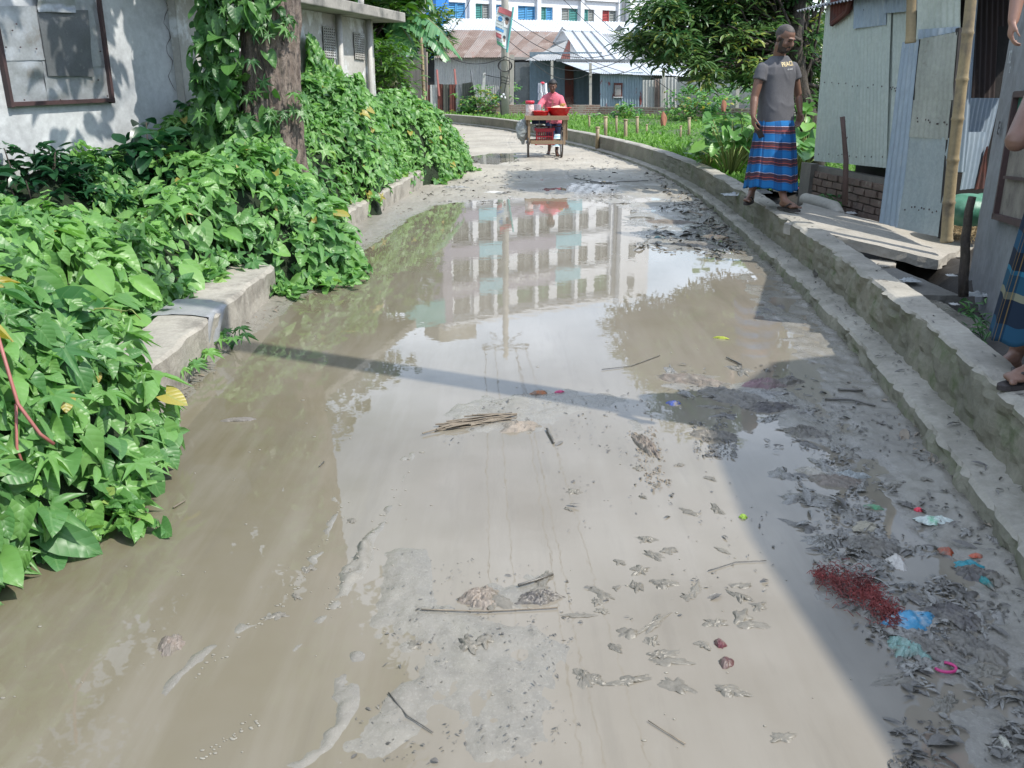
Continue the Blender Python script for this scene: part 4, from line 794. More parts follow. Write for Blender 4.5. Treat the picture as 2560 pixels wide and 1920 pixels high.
q = MB(); q.bar(J(1690, 238, 36.0), J(1850, 238, 34.4), .06, .04); q.build('rail', m_pole, fr)
# low brick wall
lw = empty('low_brick_wall', J(1500, 290, 36.5)*Vector((1, 1, 0)), 'low old brick wall running behind the grass field and the utility pole', 'wall')
def bwall(a, b, z0, z1, th, parent, name='brick_face'):
    a = Vector(a); b = Vector(b); a.z = b.z = 0; L = (b-a).length; d = (b-a).normalized(); n = Vector((d.y, -d.x, 0))*-1; q = MB(); Z = Vector((0, 0, 1))
    for o in (0, th): p = a+n*o; r = b+n*o; q.quad(p+Z*z0, r+Z*z0, r+Z*z1, p+Z*z1, uv=[(0, 0), (L, 0), (L, z1-z0), (0, z1-z0)])
    q.quad(a+Z*z1, b+Z*z1, b+n*th+Z*z1, a+n*th+Z*z1, uv=[(0, 0), (L, 0), (L, .09), (0, .09)]); q.quad(a+Z*z0, a+Z*z1, a+n*th+Z*z1, a+n*th+Z*z0, uv=[(0, 0), (0, .5), (.2, .5), (.2, 0)]); return q.build(name, m_brick, parent)
bwall(J(1195, 280, 37.6), J(1500, 280, 36.9), 0, .68, .22, lw); bwall(J(1500, 280, 36.86), J(1900, 280, 34.0), 0, .62, .22, lw)
q = MB(); q.bar(J(1280, 287, 37.0), J(1500, 285, 36.6), .07, .05); q.build('cement_ledge', m_pole, lw)
# dark red scrap fence at the left of the far bend
m_fr = [m_rdark, m_tind, m_rdark, M_('mossy_dark_tin', (.09, .10, .085), (.06, .06, .05), .85, 2, bump=.2, spot=(.2, .2, .18), spotpos=(.66, .7), spotscale=5), m_rdark, m_tind]
rf = empty('scrap_tin_fence', J(1130, 285, 38)*Vector((1, 1, 0)), 'leaning fence of dark red and black scrap tin sheets at the far bend', 'fence')
xx = [1066, 1076, 1094, 1108, 1124, 1140, 1157, 1195]
for i in range(7):
    v0 = [213, 212, 210, 211, 211, 211, 208][i]; 
    if i == 6: corr('tin_panel', J(1157, 287, 38.3), J(1197, 291, 38.0), J(1181, 205, 38.2), J(1155, 209, 38.4), m_fr[3], rf, pitch=.13, amp=.014)
    else: corr('tin_panel', J(xx[i], 284, 38.6-.05*i), J(xx[i+1], 285, 38.6-.05*i), J(xx[i+1]-1, v0, 38.7-.05*i), J(xx[i]-1, v0, 38.7-.05*i), m_fr[i % 6] if i != 1 else m_tinw, rf, pitch=.13, amp=.014)
for u, v, m in ((1092, 174, m_redst), (1136, 172, m_redst), (1178, 177, m_tind)): q = MB(); q.bar(J(u+6, 240, 38.5), J(u, v, 38.6), .07, .05); q.build('stake', m, rf)
q = MB(); q.bar(J(1205, 292, 37.8), J(1211, 184, 37.8), .11, .11); q.bar(J(1208, 186, 37.8), J(1214, 184, 37.8), .18, .1); tag(q.build('post', m_pale), 'thin white post with a bent top left of the utility pole', 'post')
q = MB(); q.bar(J(1279, 285, 37.6), J(1280, 137, 37.6), .2, .18); tag(q.build('post', m_pole), 'square concrete post just right of the utility pole', 'post')
# bamboo post and stick at left of bend
m_bam = M_('dry_bamboo', (.38, .30, .17), (.27, .21, .12), .6, 3, bump=.15, spot=(.14, .11, .08), spotpos=(.5, .7), spotscale=5)
def bamboo(name, a, b, r, label, node=.38, cat='bamboo pole', group=None, open_=False):
    a = Vector(a); b = Vector(b); L = (b-a).length; pts = []; rad = []; z = 0; nd = 0
    while z < L:
        s = node*random.uniform(.85, 1.15); 
        for t, k in ((0, 1.0), (.012, 1.13), (.03, 1.0), (.06, .97), (s-.04, .97)):
            if z+t < L: w_ = a.lerp(b, (z+t)/L); w_ = w_ + Vector((noise.noise(Vector((w_.z*.7, a.x, 1))), noise.noise(Vector((w_.z*.7, a.x, 5))), 0))*r*.6; pts.append(w_); rad.append(r*k*(1-.15*(z+t)/L))
        z += s
    q = MB(); q.tube(pts, rad, n=14); return tag(q.build(name, m_bam, sm=True), label, cat, group)
bamboo('bamboo_pole', J(1062, 300, 29.5), J(1052, 80, 29.5), .058, 'tall bamboo post standing at the end of the dark scrap fence')
q = MB(); q.tube([J(1068, 300, 29.6), J(1067, 130, 29.6)], .03, n=6); tag(q.build('rod', m_rust2, sm=True), 'thin rusty rod tied beside the tall bamboo post', 'rod')
q = MB(); q.tube([J(1058, 176, 29.4), J(1035, 163, 28.5), J(1010, 165, 27.2), J(975, 158, 25)], .026, n=6); tag(q.build('pole_rail', m_bark2, sm=True), 'crooked branch tied across from the bamboo post', 'branch')
# dark left fence behind the creeper
lf = empty('dark_plank_fence', J(1000, 280, 30)*Vector((1, 1, 0)), 'dark shaded fence of old planks and tin beyond the outbuilding', 'fence')
m_dk = M_('shade_dark_wood', (.045, .042, .04), (.025, .024, .024), .9, 3, bump=.3); m_dk2 = M_('grey_old_plank', (.085, .08, .07), (.055, .05, .045), .9, 3, bump=.3, stretch=(1, 1, .2))  # deep shadow on the fence put into these dark wood colours
xs_ = [936, 952, 968, 984, 1000, 1012, 1024, 1036, 1050, 1064]
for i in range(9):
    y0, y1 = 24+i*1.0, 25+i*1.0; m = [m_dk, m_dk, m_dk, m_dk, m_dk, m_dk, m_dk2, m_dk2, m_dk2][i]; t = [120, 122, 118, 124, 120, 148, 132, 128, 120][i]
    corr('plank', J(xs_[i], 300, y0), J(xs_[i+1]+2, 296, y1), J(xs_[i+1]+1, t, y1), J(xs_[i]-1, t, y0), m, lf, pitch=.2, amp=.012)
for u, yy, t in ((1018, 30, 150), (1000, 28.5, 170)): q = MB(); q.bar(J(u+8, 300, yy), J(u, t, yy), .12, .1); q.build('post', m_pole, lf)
# ------------------------------------------------------------------ school building
m_sw = M_('white_painted_wall', (.80, .81, .82), (.76, .77, .79), .85, .6, bump=.05, spot=(.62, .63, .65), spotpos=(.62, .8), spotscale=.8)
m_sband = M_('lavender_grey_band', (.34, .32, .38), (.30, .28, .34), .85, .6, bump=.05); m_cyan = flat('cyan_panel', (.26, .50, .56)); m_blue = flat('blue_paint', (.03, .22, .62)); m_lblue = flat('light_blue_paint', (.12, .42, .75)); m_gr = flat('green_grille_paint', (.16, .34, .18)); m_grw = flat('grey_shutter_paint', (.38, .40, .38)); m_dgl = flat('dark_interior', (.07, .075, .08)); m_tealw = flat('teal_shutter_paint', (.10, .36, .33)); m_redw = flat('red_shutter_paint', (.5, .08, .08))
SA = J(1093, 30, 64)*Vector((1, 1, 0)); SB = J(1548, 30, 72.5)*Vector((1, 1, 0)); sdv = (SB-SA).normalized(); sn = Vector((sdv.y, -sdv.x, 0)); SL = (SB-SA).length; sz_ = math.atan2(sdv.y, sdv.x)
def sch(u, v, off=0):
    A0 = SA + sn*off; r = J(u, v, 1) - Vector((0, 0, CH)); t = (A0-Vector((0, 0, CH))).dot(sn)/r.dot(sn); return Vector((0, 0, CH)) + r*t
def su(u): return (sch(u, 30)-SA).dot(sdv)
sc = empty('school_building', SA, 'four storey white building with slatted blue and green windows behind the tin roofs', 'building')
FH = 2.75; F1 = 4.6; top = 15.6
def sbox(q, t0, t1, z0, z1, o0, o1, mi=0): q.box(SA + sdv*(t0+t1)/2 + sn*(o0+o1)/2 + Vector((0, 0, (z0+z1)/2)), (t1-t0, o1-o0, z1-z0), rz=sz_, mi=mi)
q = MB(); sbox(q, 0, SL+.3, 0, top, -9, -.25); q.build('body', m_sw, sc)
wins = [(1120, 1164, m_lblue, m_lblue), (1189, 1225, m_tealw, m_grw), (1238, 1272, m_lblue, m_grw), (1295, 1339, m_lblue, m_lblue), (1351, 1382, m_tealw, m_lblue), (1404, 1445, m_grw, m_tealw), (1457, 1486, m_tealw, m_grw), (1506, 1542, m_redw, m_grw)]
q = MB(); levels = [0, F1, F1+FH, F1+2*FH, F1+3*FH]
bays = [(su(a), su(b)) for a, b, _, _ in wins]
for li, z in enumerate(levels):
    zt_ = levels[li+1] if li < 4 else top; s0, s1 = (z+.85, z+2.05) if li == 1 else (z+.8, z+2.25)
    sbox(q, 0, SL, z, s0, -.25, 0); sbox(q, 0, SL, s1, zt_, -.25, 0); t = 0
    for a, b in bays: sbox(q, t, a, s0, s1, -.25, 0); t = b
    sbox(q, t, SL, s0, s1, -.25, 0)
q.build('facade', m_sw, sc)
for u in (1231, 1344, 1452, 1546, 1175): q = MB(); sbox(q, su(u)-.16, su(u)+.16, 0, top+.2, 0.005, .22); q.build('pilaster', m_sw, sc)
q = MB(); sbox(q, -.2, SL+.2, top-.1, top+.25, -.4, .35); q.build('cornice', m_sw, sc)
for li, z in enumerate(levels[1:], 1):
    q = MB(); sbox(q, -.05, SL, z-.12, z+.12, .005, .18 if li > 1 else .1); q.build('floor_band', m_sw, sc)
    s0, s1 = (z+.85, z+2.05) if li == 1 else (z+.8, z+2.25)
    for wi, ((a, b), (_, _, ma, mb_)) in enumerate(zip(bays, wins)):
        if li == 4 and wi > 1: ma = mb_ = m_gr
        elif li > 1: ma = mb_ = m_grw
        q = MB(); sbox(q, a, b, s0, s1, -.24, -.2); wo = q.build('window', m_dgl, sc); n = 11 if li == 1 else 9; mid = (a+b)/2
        for (p0, p1, mm) in ((a+.02, mid-.03, ma), (mid+.03, b-.02, mb_)):
            q = MB()
            for k in range(n): zz = s0+(s1-s0)*(k+.5)/n; sbox(q, p0, p1, zz-.032, zz+.032, -.17, -.13)
            sbox(q, p0, p0+.05, s0, s1, -.12, -.08); sbox(q, p1-.05, p1, s0, s1, -.12, -.08); q.build('shutter', mm, wo)
for li in (2, 3, 4):
    z = levels[li]; 
    for (a, b, mm) in [(2.9, 5.0, m_cyan), (9.9, 12.4, m_cyan), (5.02, 9.88, m_sband), (0.02, 2.88, m_sband)]: q = MB(); sbox(q, a, b, z-(.28 if li > 2 else .05), z+.78, .225+.0, .28); q.build('painted_band', mm, sc)
    if li == 4:
        for t_, s_, uu in (('বিদ্যালয়', .62, .4), ('শিক্ষা নিকেতন', .62, 5.5)):
            cu = bpy.data.curves.new('sign_lettering', 'FONT'); cu.body = t_; cu.size = s_; cu.extrude = .01; o = bpy.data.objects.new('sign_lettering', cu); C.objects.link(o); o.parent = sc; o.matrix_parent_inverse = world_inv(sc)
            bpy.data.objects.remove(o); txt(t_, s_, SA + sdv*uu + sn*.30 + Vector((0, 0, z-.2)), Matrix.Rotation(sz_, 3, 'Z') @ Matrix.Rotation(math.pi/2, 3, 'X'), m_wpaint, sc, 'sign_lettering')
q = MB(); sbox(q, -.35, su(1106), 0, 7.4, -1, .5); sbox(q, su(1106), su(1118), 0, 7.4, -.2, .25); q.build('stair_tower', m_blue, sc); q = MB(); sbox(q, -.35, su(1106), 7.401, top, -1, .5); q.build('upper_stair_tower', m_sband, sc)
q = MB(); sbox(q, .3, 3.6, top+.25, top+1.9, -4, -1.5); q.build('water_tank', m_conc, sc)
q = MB(); sbox(q, SL+.3, SL+3.4, 0, top+.3, -9, .9); q.build('annex', m_sw, sc)
for z in levels[1:]: 
    q = MB(); sbox(q, SL+1.2, SL+1.9, z+1.0, z+2.2, .905, .93); wo = q.build('window', m_dgl, sc); q = MB()
    for k in range(9): sbox(q, SL+1.2, SL+1.9, z+1.06+k*.13, z+1.12+k*.13, .94, .97)
    q.build('shutter', m_grw, wo)
q = MB(); q.tube([SA+sdv*(SL+.15)+sn*.3, SA+sdv*(SL+.15)+sn*.3+Vector((0, 0, top))], .12, n=8); q.build('drain_pipe', m_pipe, sc)
q = MB(); a = SA-sdv*2.4+sn*1.5; q.box(a+Vector((0, 0, 14.2)), (3.2, .12, 1.7), rz=sz_); bb = empty('billboard', a, 'teal billboard on a steel post left of the white building', 'billboard'); q.build('panel', m_teal, bb)
q = MB(); q.tube([a*Vector((1, 1, 0))+Vector((-1.2, .2, 0)), a+Vector((-1.2, .2, 15.2))], .12, n=8); q.build('post', m_gal, bb)
# ------------------------------------------------------------------ far trees and banana
def tree(c, h_, r, n, per, size, kind, mat, label, low=.35, trunk=.2, squash=.8, cat='tree', group=None, cl=.4, bm=None):
    c = Vector(c); e = empty('tree', c, label, cat, group); q = MB(); cents = []
    hub = c + Vector((0, 0, h_*low)); q.tube([c-Vector((0, 0, .2)), c+Vector((r*.03, 0, h_*low*.5)), hub], [trunk, trunk*.8, trunk*.65], n=9)
    for i in range(n):
        d = Vector(rnorm(1)[0]); d.z = d.z*squash; t = random.random()**.4; p = c + Vector((0, 0, h_*(low+1)/2)) + Vector((d.x*r, d.y*r, d.z*h_*(1-low)/2))*t*(1+.25*noise.noise(d*2))
        if i % 4 == 0: limb(q, hub+Vector((0, 0, random.uniform(0, h_*.15))), p, trunk*.25, .015, i*1.3, n=5, seg=5)
        cents.append(p)
    q.build('trunk', bm or m_bark2, e, sm=True); leaves('crown', [clusters(cents, per, cl, size, kind, droop=.6)], mat, e); return e
tree(J(1010, 150, 34)*Vector((1, 1, 0))+Vector((-1.5, 0, 0)), 7.0, 2.3, 260, 26, .34, 'lance', m_leafm, 'dark bushy mango tree behind the banana plant', low=.3)
tree(J(880, 150, 26)*Vector((1, 1, 0))+Vector((-.4, 0, 0)), 6.0, 2.6, 260, 24, .28, 'oval', m_leafg, 'leafy green tree rising over the outbuilding roof', low=.22)
tree(J(820, 150, 18)*Vector((1, 1, 0))+Vector((-1.6, 2, 0)), 7.0, 2.4, 170, 24, .24, 'oval', m_leafd, 'tall tree behind the middle of the outbuilding', low=.35)
tree(J(955, 200, 22)*Vector((1, 1, 0))+Vector((-.2, 0, 0)), 3.0, .9, 90, 20, .22, 'lance', m_leafg, 'small drooping sapling beside the outbuilding corner', low=.25, trunk=.05)
tree(J(1110, 150, 42)*Vector((1, 1, 0))+Vector((-1.2, 3, 0)), 5.6, 1.6, 90, 22, .36, 'lance', m_leafm, 'mango branches hanging in front of the blue corner of the school', low=.35)
m_ban_l = leafmat('banana_leaf', (.07, .20, .09), (.14, .30, .12), rough=.35, tr=.35, veins=False)
bp = J(985, 280, 26); bp.z = 0; bn_ = empty('banana_plant', bp, 'banana plant with broad torn arching leaves', 'banana plant')
m_bst = M_('banana_stem', (.34, .36, .16), (.24, .20, .10), .6, 3, bump=.2)
crown = J(968, 22, 26); q = MB(); q.tube([bp, bp.lerp(crown, .5)+Vector((.05, 0, 0)), crown], [.14, .11, .06], n=12); q.build('stem', m_bst, bn_, sm=True)
def banana_leaf(pts, wd, seed, roll=.5):
    pts = [Vector(p) for p in pts]; q = MB(); n = 34; st = MB(); cv = []
    for i in range(n+1):
        t = i/n*(len(pts)-1); k = min(int(t), len(pts)-2); f = t-k; P0 = pts[max(k-1, 0)]; P1 = pts[k]; P2 = pts[k+1]; P3 = pts[min(k+2, len(pts)-1)]
        cv.append(.5*((2*P1)+(-P0+P2)*f+(2*P0-5*P1+4*P2-P3)*f*f+(-P0+3*P1-3*P2+P3)*f**3))
    st.tube(cv, [.03*(1-.8*i/n) for i in range(n+1)], n=6)
    for i in range(2, n):
        t0, t1 = i/n, (i+.93)/n; 
        for s in (-1, 1):
            rr = random.Random(seed*100+i*2+(s > 0)); dr = rr.uniform(-.06, .10); vs = []
            for (tt2, ix) in ((t0, i), (t1, i+1)):
                p = cv[min(ix, n)]; d = (cv[min(ix+1, n)]-cv[max(ix-1, 0)]).normalized(); sd = d.cross(Vector((0, 0, 1))).normalized(); wdt = wd*math.sin(math.pi*min(1, tt2*.94+.05))**.6
                for w_ in (0, .5, 1): vs.append(p + sd*s*wdt*w_*(.92) + d*wdt*w_*.25 + Vector((0, 0, -wdt*w_*w_*(roll+dr*3))))
            b = [(0, 1, 4, 3), (1, 2, 5, 4)]; q.add(vs, b if s > 0 else [f[::-1] for f in b])
    l = q.build('leaf', m_ban_l, bn_); a = l.data.attributes.new('rnd', 'FLOAT', 'POINT'); a.data.foreach_set('value', [random.Random(seed+i//6).random() for i in range(len(l.data.vertices))]); st.build('midrib', m_bst, l, sm=True)
banana_leaf([crown, J(1010, 14, 25.5), J(1060, 40, 25.2), J(1105, 80, 25), J(1155, 148, 25)], .50, 1, .35)
banana_leaf([crown, J(1000, 45, 25.2), J(1050, 65, 25), J(1090, 100, 24.8), J(1122, 150, 24.6)], .40, 2, .5)
banana_leaf([crown, J(985, 40, 25.4), J(1005, 70, 25.2), J(1025, 100, 25), J(1034, 126, 25)], .42, 3, 1.0)
banana_leaf([crown, J(965, -10, 26), J(975, -60, 26), J(1030, -80, 26), J(1080, -40, 26)], .35, 4, .3)
banana_leaf([crown, J(1010, -20, 26), J(1050, -30, 26.5), J(1080, 5, 26.5), J(1085, 40, 26.5)], .33, 5, .5)
banana_leaf([crown, J(930, -20, 26), J(900, -40, 26), J(870, -10, 26.5)], .3, 6, .3)
# mango tree at right
m_leafm2 = leafmat('dusty_mango_leaf', (.03, .085, .03), (.13, .22, .075), tr=.3, rough=.35, veins=False, c3=(.26, .3, .08))
mb_ = J(2035, 420, 14.5); mb_.z = .15
mt = empty('mango_tree', mb_, 'leaning mango tree with drooping dark leaves behind the standing man', 'tree')
q = MB(); fork = J(2000, 230, 14.2); q.tube([mb_-Vector((0, 0, .3)), mb_.lerp(fork, .45)+Vector((.1, 0, 0)), fork, J(1985, 120, 14), J(2000, 0, 14)], [.2, .17, .14, .12, .09], n=10)
q.tube([J(2060, 430, 15.4), J(2015, 330, 15), J(2035, 260, 14.9)], [.09, .08, .06], n=8); cents = []
blobs = []
for (u, v, Y_, ru, rv, n) in [(1650, 100, 13.6, 55, 30, 24), (1710, 130, 13.6, 55, 35, 26), (1770, 160, 13.6, 45, 35, 18), (1740, 40, 14, 80, 50, 42), (1820, 90, 14, 75, 60, 50), (1900, 50, 14.5, 90, 70, 80), (1640, 20, 13.5, 50, 35, 30), (1580, 95, 13.3, 30, 12, 8), (1980, 60, 15, 60, 80, 60), (2040, 150, 15.4, 50, 120, 80), (2050, 300, 15.6, 35, 90, 50), (1880, 165, 14.2, 60, 26, 30), (1790, -60, 14, 150, 70, 120), (1960, -90, 14.5, 130, 80, 110), (1870, -200, 14.5, 140, 90, 90)]:
    for i in range(n):
        a = random.uniform(0, 6.28); t = random.random()**.5; p = J(u+math.cos(a)*ru*t, v+math.sin(a)*rv*t, Y_+random.gauss(0, .45)); cents.append(p)
        if i % 5 == 0: limb(q, fork+Vector((0, 0, random.uniform(-.1, .8))), p, .035, .008, i+u, n=5, seg=6, bend=.15)
q.build('trunk', m_bark2, mt, sm=True); leaves('crown', [clusters(cents, 30, .27, .15, 'lance', droop=.7)], m_leafm2, mt)
# field vegetation
m_grass = leafmat('field_grass', (.05, .15, .02), (.17, .33, .05), rough=.6, tr=.35, veins=False)
n = 42000; t = rs.uniform(0, 1, n); Yg = 12.0 + 24.8*t**1.2; xw = np.interp(Yg, [p[1] for p in WALL], [p[0] for p in WALL])+.26; Xg = xw + rs.uniform(0, 1, n)**1.35*(np.minimum(13, 3+Yg*.45)); k = (Xg < Yg*.5+.8)
Yg, Xg = Yg[k], Xg[k]; zg = np.array([fieldz(a, b) for a, b in zip(Xg, Yg)]); k = len(Xg); hgt = np.clip(.5+.9*vnoise(Xg, Yg, .55, 71, 4), 0, 1)**1.3
P = np.stack([Xg, Yg, zg+.0+hgt*.16*rs.uniform(0, 1, k)], 1); 
sets = [('oval', P[:k//2], rnorm(k//2)*.6+[0, -.3, 1], rnorm(k//2)+[0, -.4, -.1], rs.uniform(.05, .12, k//2), np.clip(hgt[:k//2]*.6+rs.uniform(0, .5, k//2), 0, 1)), ('lance', P[k//2:], rnorm(k-k//2)*.8+[0, -.8, .5], rnorm(k-k//2)*.8+[0, 0, .8], rs.uniform(.05, .13, k-k//2)*(.7+hgt[k//2:]), np.clip(hgt[k//2:]*.6+rs.uniform(0, .5, k-k//2), 0, 1))]
tag(leaves('field_grass', sets, m_grass), 'bright green weeds and grass covering the field behind the low wall', 'grass', kind='stuff')
def taro(c, h_, n, size, label, mat=None, kind='heart'):
    c = Vector(c); e = empty('garden_plant', c, label, 'plant'); q = MB(); P = []; T = []
    for i in range(n):
        a = random.uniform(0, 6.28); r = h_*random.uniform(.1, .55); p = c+Vector((math.cos(a)*r, math.sin(a)*r, h_*random.uniform(.45, 1))); q.tube([c, c.lerp(p, .5)+Vector((0, 0, h_*.1)), p], [.012, .01, .006], n=5); P.append(tuple(p)); T.append((math.cos(a), math.sin(a)-.3, -.5))
    q.build('stem', m_tend, e, sm=True); leaves('leaf', [(kind, P, np.array([[0, -.4, 1]]*n)+rnorm(n)*.35, T, rs.uniform(.7, 1.1, n)*size, rs.uniform(.2, .95, n))], mat or m_cr, e)
for (u, v, h_, n, s_, lb, y_) in [(1830, 385, .95, 34, .26, 'tall taro plant with large leaves just left of the standing man', 13.2), (1775, 370, .62, 26, .2, 'lower broad leafed plant left of the tall taro', 13.8), (1870, 330, .85, 30, .22, 'leafy garden plant behind the standing man', 15), (1990, 420, .75, 18, .36, 'big leafed taro in the shade between the man and the tin shed', 12.6), (2010, 350, 1.0, 20, .34, 'tall shaded taro beside the mango trunk', 13.4), (1800, 310, .6, 26, .18, 'garden plant in the middle of the far field', 18)]:
    c = J(u, v, y_); c.z = fieldz(c.x, c.y); taro(c, h_, n, s_, lb)
for (u, yy, h_, lb, k_) in [(1225, 38.0, 1.3, 'weedy bush growing against the pale tin wall left of the pole', 60), (1190+15, 37.6, .8, 'small weed clump beside the scrap fence', 20), (1740, 33.5, 1.3, 'gourd vine bush in front of the long tin fence', 60), (1800, 32.5, 1.3, 'second gourd vine bush in front of the long tin fence', 50), (1560, 34.5, .6, 'low weed clump in front of the brick wall below the peeling shed', 24), (1895, 30, 1.4, 'tall weeds behind the standing man near the long fence', 30)]:
    c = J(u, 280, yy); c.z = .15; e = empty('weed_bush', c, lb, 'bush'); cents = [c+Vector((random.gauss(0, h_*.5), random.gauss(0, .3), random.uniform(.1, h_))) for _ in range(k_)]; q = MB()
    for p in cents[::6]: limb(q, c, p, .012, .005, p.x, n=4, seg=3)
    q.build('stem', m_tend, e); leaves('foliage', [clusters(cents, 16, .18, .14, 'oval', droop=.2)], m_cr, e)
# stakes in field
for i, (u, v0, v1, Y_, r) in enumerate([(1473, 290, 330, 26, .03), (1514, 292, 326, 22, .045), (1541, 291, 328, 23, .03), (1564, 299, 332, 21.5, .045), (1593, 292, 322, 24, .04), (1494, 318, 336, 21, .045), (1617, 312, 322, 24, .025), (1723, 295, 318, 24, .04), (1702, 315, 322, 23, .03)]):
    a = J(u, v1, Y_); b = J(u, v0, Y_); q = MB(); z0 = fieldz(a.x, a.y)-.1; zt_ = b.z; q.tube([(a.x, Y_, z0), (a.x, Y_, zt_*.5+z0*.5), (b.x, Y_, zt_)], [r, r*.95, r], n=10); q.lathe((b.x, Y_, zt_-.03), [(r, 0), (r*1.3, .02), (r*1.15, .04), (0, .045)], n=10)
    tag(q.build('bamboo_stake', m_bam, sm=True), ['leftmost thin bamboo stake in the grass field', 'second thick bamboo stub standing in the grass field', 'thin bamboo stake between two thicker stubs in the field', 'thickest bamboo stub with two joints in the field', 'pale straight bamboo stub near the middle of the field', 'short cut bamboo stub closest to the wall', 'tiny stub in the grass right of the bamboo row', 'lone bamboo stub toward the garden plants', 'very short stub left of the lone bamboo stub'][i], 'stake', 'bamboo stakes in the field')
m_orange = M_('orange_cloth', (.40, .17, .10), (.30, .12, .08), .85, 6, bump=.3)
def cloth_on_stake(u, v, Y_, h_, w_, label, mat):
    c = J(u, v, Y_); q = MB(); q.grid(lambda a, t: c + Vector((math.cos(a*6.283)*(.015+w_*.8*(math.sin(min(1, (1-t)*1.15)*2.4)))*(1+.35*math.sin(a*19+t*3))+.03*(1-t), math.sin(a*6.283)*(.02+w_*.6*(1-t)), -h_*.5+h_*t+.03*math.sin(a*12.6)*(1-t))), 30, 10, closed=True)
    o = q.build('hanging_cloth', mat, sm=True); return tag(o, label, 'cloth')
cloth_on_stake(1657, 296, 27, .38, .085, 'small orange cloth bundle hanging on a stake in the field', m_orange)
cloth_on_stake(1808, 262, 31, .4, .08, 'orange rag on a stake among the garden plants', m_orange)
# ------------------------------------------------------------------ right side: slabs over the ditch, tin shed, plaster house
m_slab = M_('worn_concrete_slab', (.40, .37, .32), (.32, .30, .26), .9, 3, bump=.7, bscale=26, spot=(.15, .14, .12), spotpos=(.6, .75), spotscale=4)
def slab(name, cs, th, label, dz=0, mat=None, cat='slab', seed=1):
    """cs: four top corners"""
    cs = [Vector(c) for c in cs]; q = MB(); n = 16; rows = []
    for j in range(n+1):
        for i in range(n+1):
            u, v = i/n, j/n; p = cs[0].lerp(cs[1], u).lerp(cs[3].lerp(cs[2], u), v); ed = min(u, v, 1-u, 1-v)
            k = noise.noise(p*9+Vector((seed, 0, 0)))*.018*(1 if ed < .01 else .15); c = (cs[0]+cs[1]+cs[2]+cs[3])/4; dd = (p-c).normalized(); p = p + dd*k*1.4 + Vector((0, 0, noise.noise(p*6)*.004 - (.008 if ed < .01 else 0))); rows.append(p)
    N1 = n+1; fs = [(j*N1+i, j*N1+i+1, (j+1)*N1+i+1, (j+1)*N1+i) for j in range(n) for i in range(n)]
    loop = [i for i in range(N1)] + [j*N1+n for j in range(1, N1)] + [n*N1+i for i in range(n-1, -1, -1)] + [j*N1 for j in range(n-1, 0, -1)]
    vs = list(rows); L = len(loop); b = len(vs)
    for t in (.5, 1.0):
        for i in loop: p = rows[i]; vs.append(p - Vector((0, 0, th*t)) + Vector((noise.noise(p*14+Vector((t, 0, seed)))*.02, noise.noise(p*14+Vector((t, 5, seed)))*.02, noise.noise(p*12)*.012)))
    for i in range(L): i2 = (i+1) % L; fs += [(loop[i2], loop[i], b+i, b+i2), (b+i2, b+i, b+L+i, b+L+i2)]
    fs.append(tuple(b+L+i for i in range(L)))
    q.add(vs, fs); return tag(q.build(name, mat or m_slab), label, cat)
slab('concrete_slab', [G(1962, 556, .375), G(2345, 648, .17), G(2420, 610, .15), G(2010, 505, .39)], .085, 'long cracked concrete slab tilting from the wall top down to the tin shed', seed=2)
slab('concrete_slab', [G(2232, 735, .02), G(2398, 735, .06), G(2240, 668, .1), G(2140, 668, .12)], .07, 'flat broken slab lying low over the ditch with a clear plastic bag on it', seed=5, mat=M_('shade_dark_slab', (.20, .19, .17), (.15, .145, .13), .85, 3, bump=.6, bscale=26, spot=(.10, .095, .085), spotpos=(.55, .72)))  # slab colour darkened to stand for the shade lying on it
slab('concrete_slab', [G(2030, 598, .17), G(2160, 602, .17), G(2120, 580, .19), G(2000, 565, .19)], .06, 'small pale slab fragment tucked under the long tilting slab', seed=8)
slab('concrete_slab', [G(2340, 640, .12), G(2408, 640, .12), G(2440, 610, .13), G(2350, 600, .13)], .06, 'small bluish slab at the foot of the thick bamboo post', seed=12)
slab('concrete_block', [G(2190, 664, .1), G(2240, 664, .1), G(2240, 650, .12), G(2140, 645, .12)], .08, 'small concrete lump in the dark ditch behind the low slab', seed=14)
# tin shed
m_tg = M_('pale_green_tin', (.52, .57, .51), (.46, .52, .48), .6, 1.5, metal=.1, bump=.1, spot=(.22, .22, .20), spotpos=(.66, .78), spotscale=5)
m_tb = M_('blue_painted_tin', (.29, .37, .45), (.36, .43, .49), .55, 2, metal=.15, bump=.1, spot=(.42, .46, .48), spotpos=(.6, .72), spotscale=6, stretch=(2, 2, .5))
m_tgy = M_('old_grey_green_tin', (.40, .42, .37), (.32, .34, .30), .65, 2, metal=.1, bump=.15, spot=(.16, .13, .10), spotpos=(.62, .75), spotscale=7)
m_tdoor = M_('grey_blue_tin_door', (.38, .43, .43), (.32, .38, .39), .6, 2.5, metal=.1, bump=.12, spot=(.16, .18, .18), spotpos=(.66, .76), spotscale=6)
sh = empty('tin_shed', Vector((3.6, 9.3, .1)), 'patched corrugated tin shed on a brick base with a tin door at right', 'shed')
def depth_on(u, v, A, B):                                   # vertical plane through A,B
    A = Vector(A); B = Vector(B); A.z = B.z = 0; d = (B-A).normalized(); n = Vector((d.y, -d.x, 0)); r = J(u, v, 1)-Vector((0, 0, CH)); return Vector((0, 0, CH)) + r*((A-Vector((0, 0, 0))).dot(n)/r.dot(n))
SHA, SHB = Vector((3.52, 10.5, 0)), Vector((3.74, 8.95, 0))
on_sh = lambda u, v, o=0: depth_on(u, v, SHA+Vector((-o, 0, 0)), SHB+Vector((-o, 0, 0)))
KS = dict(pitch=.075, amp=.009, rows=4, wob=.012)
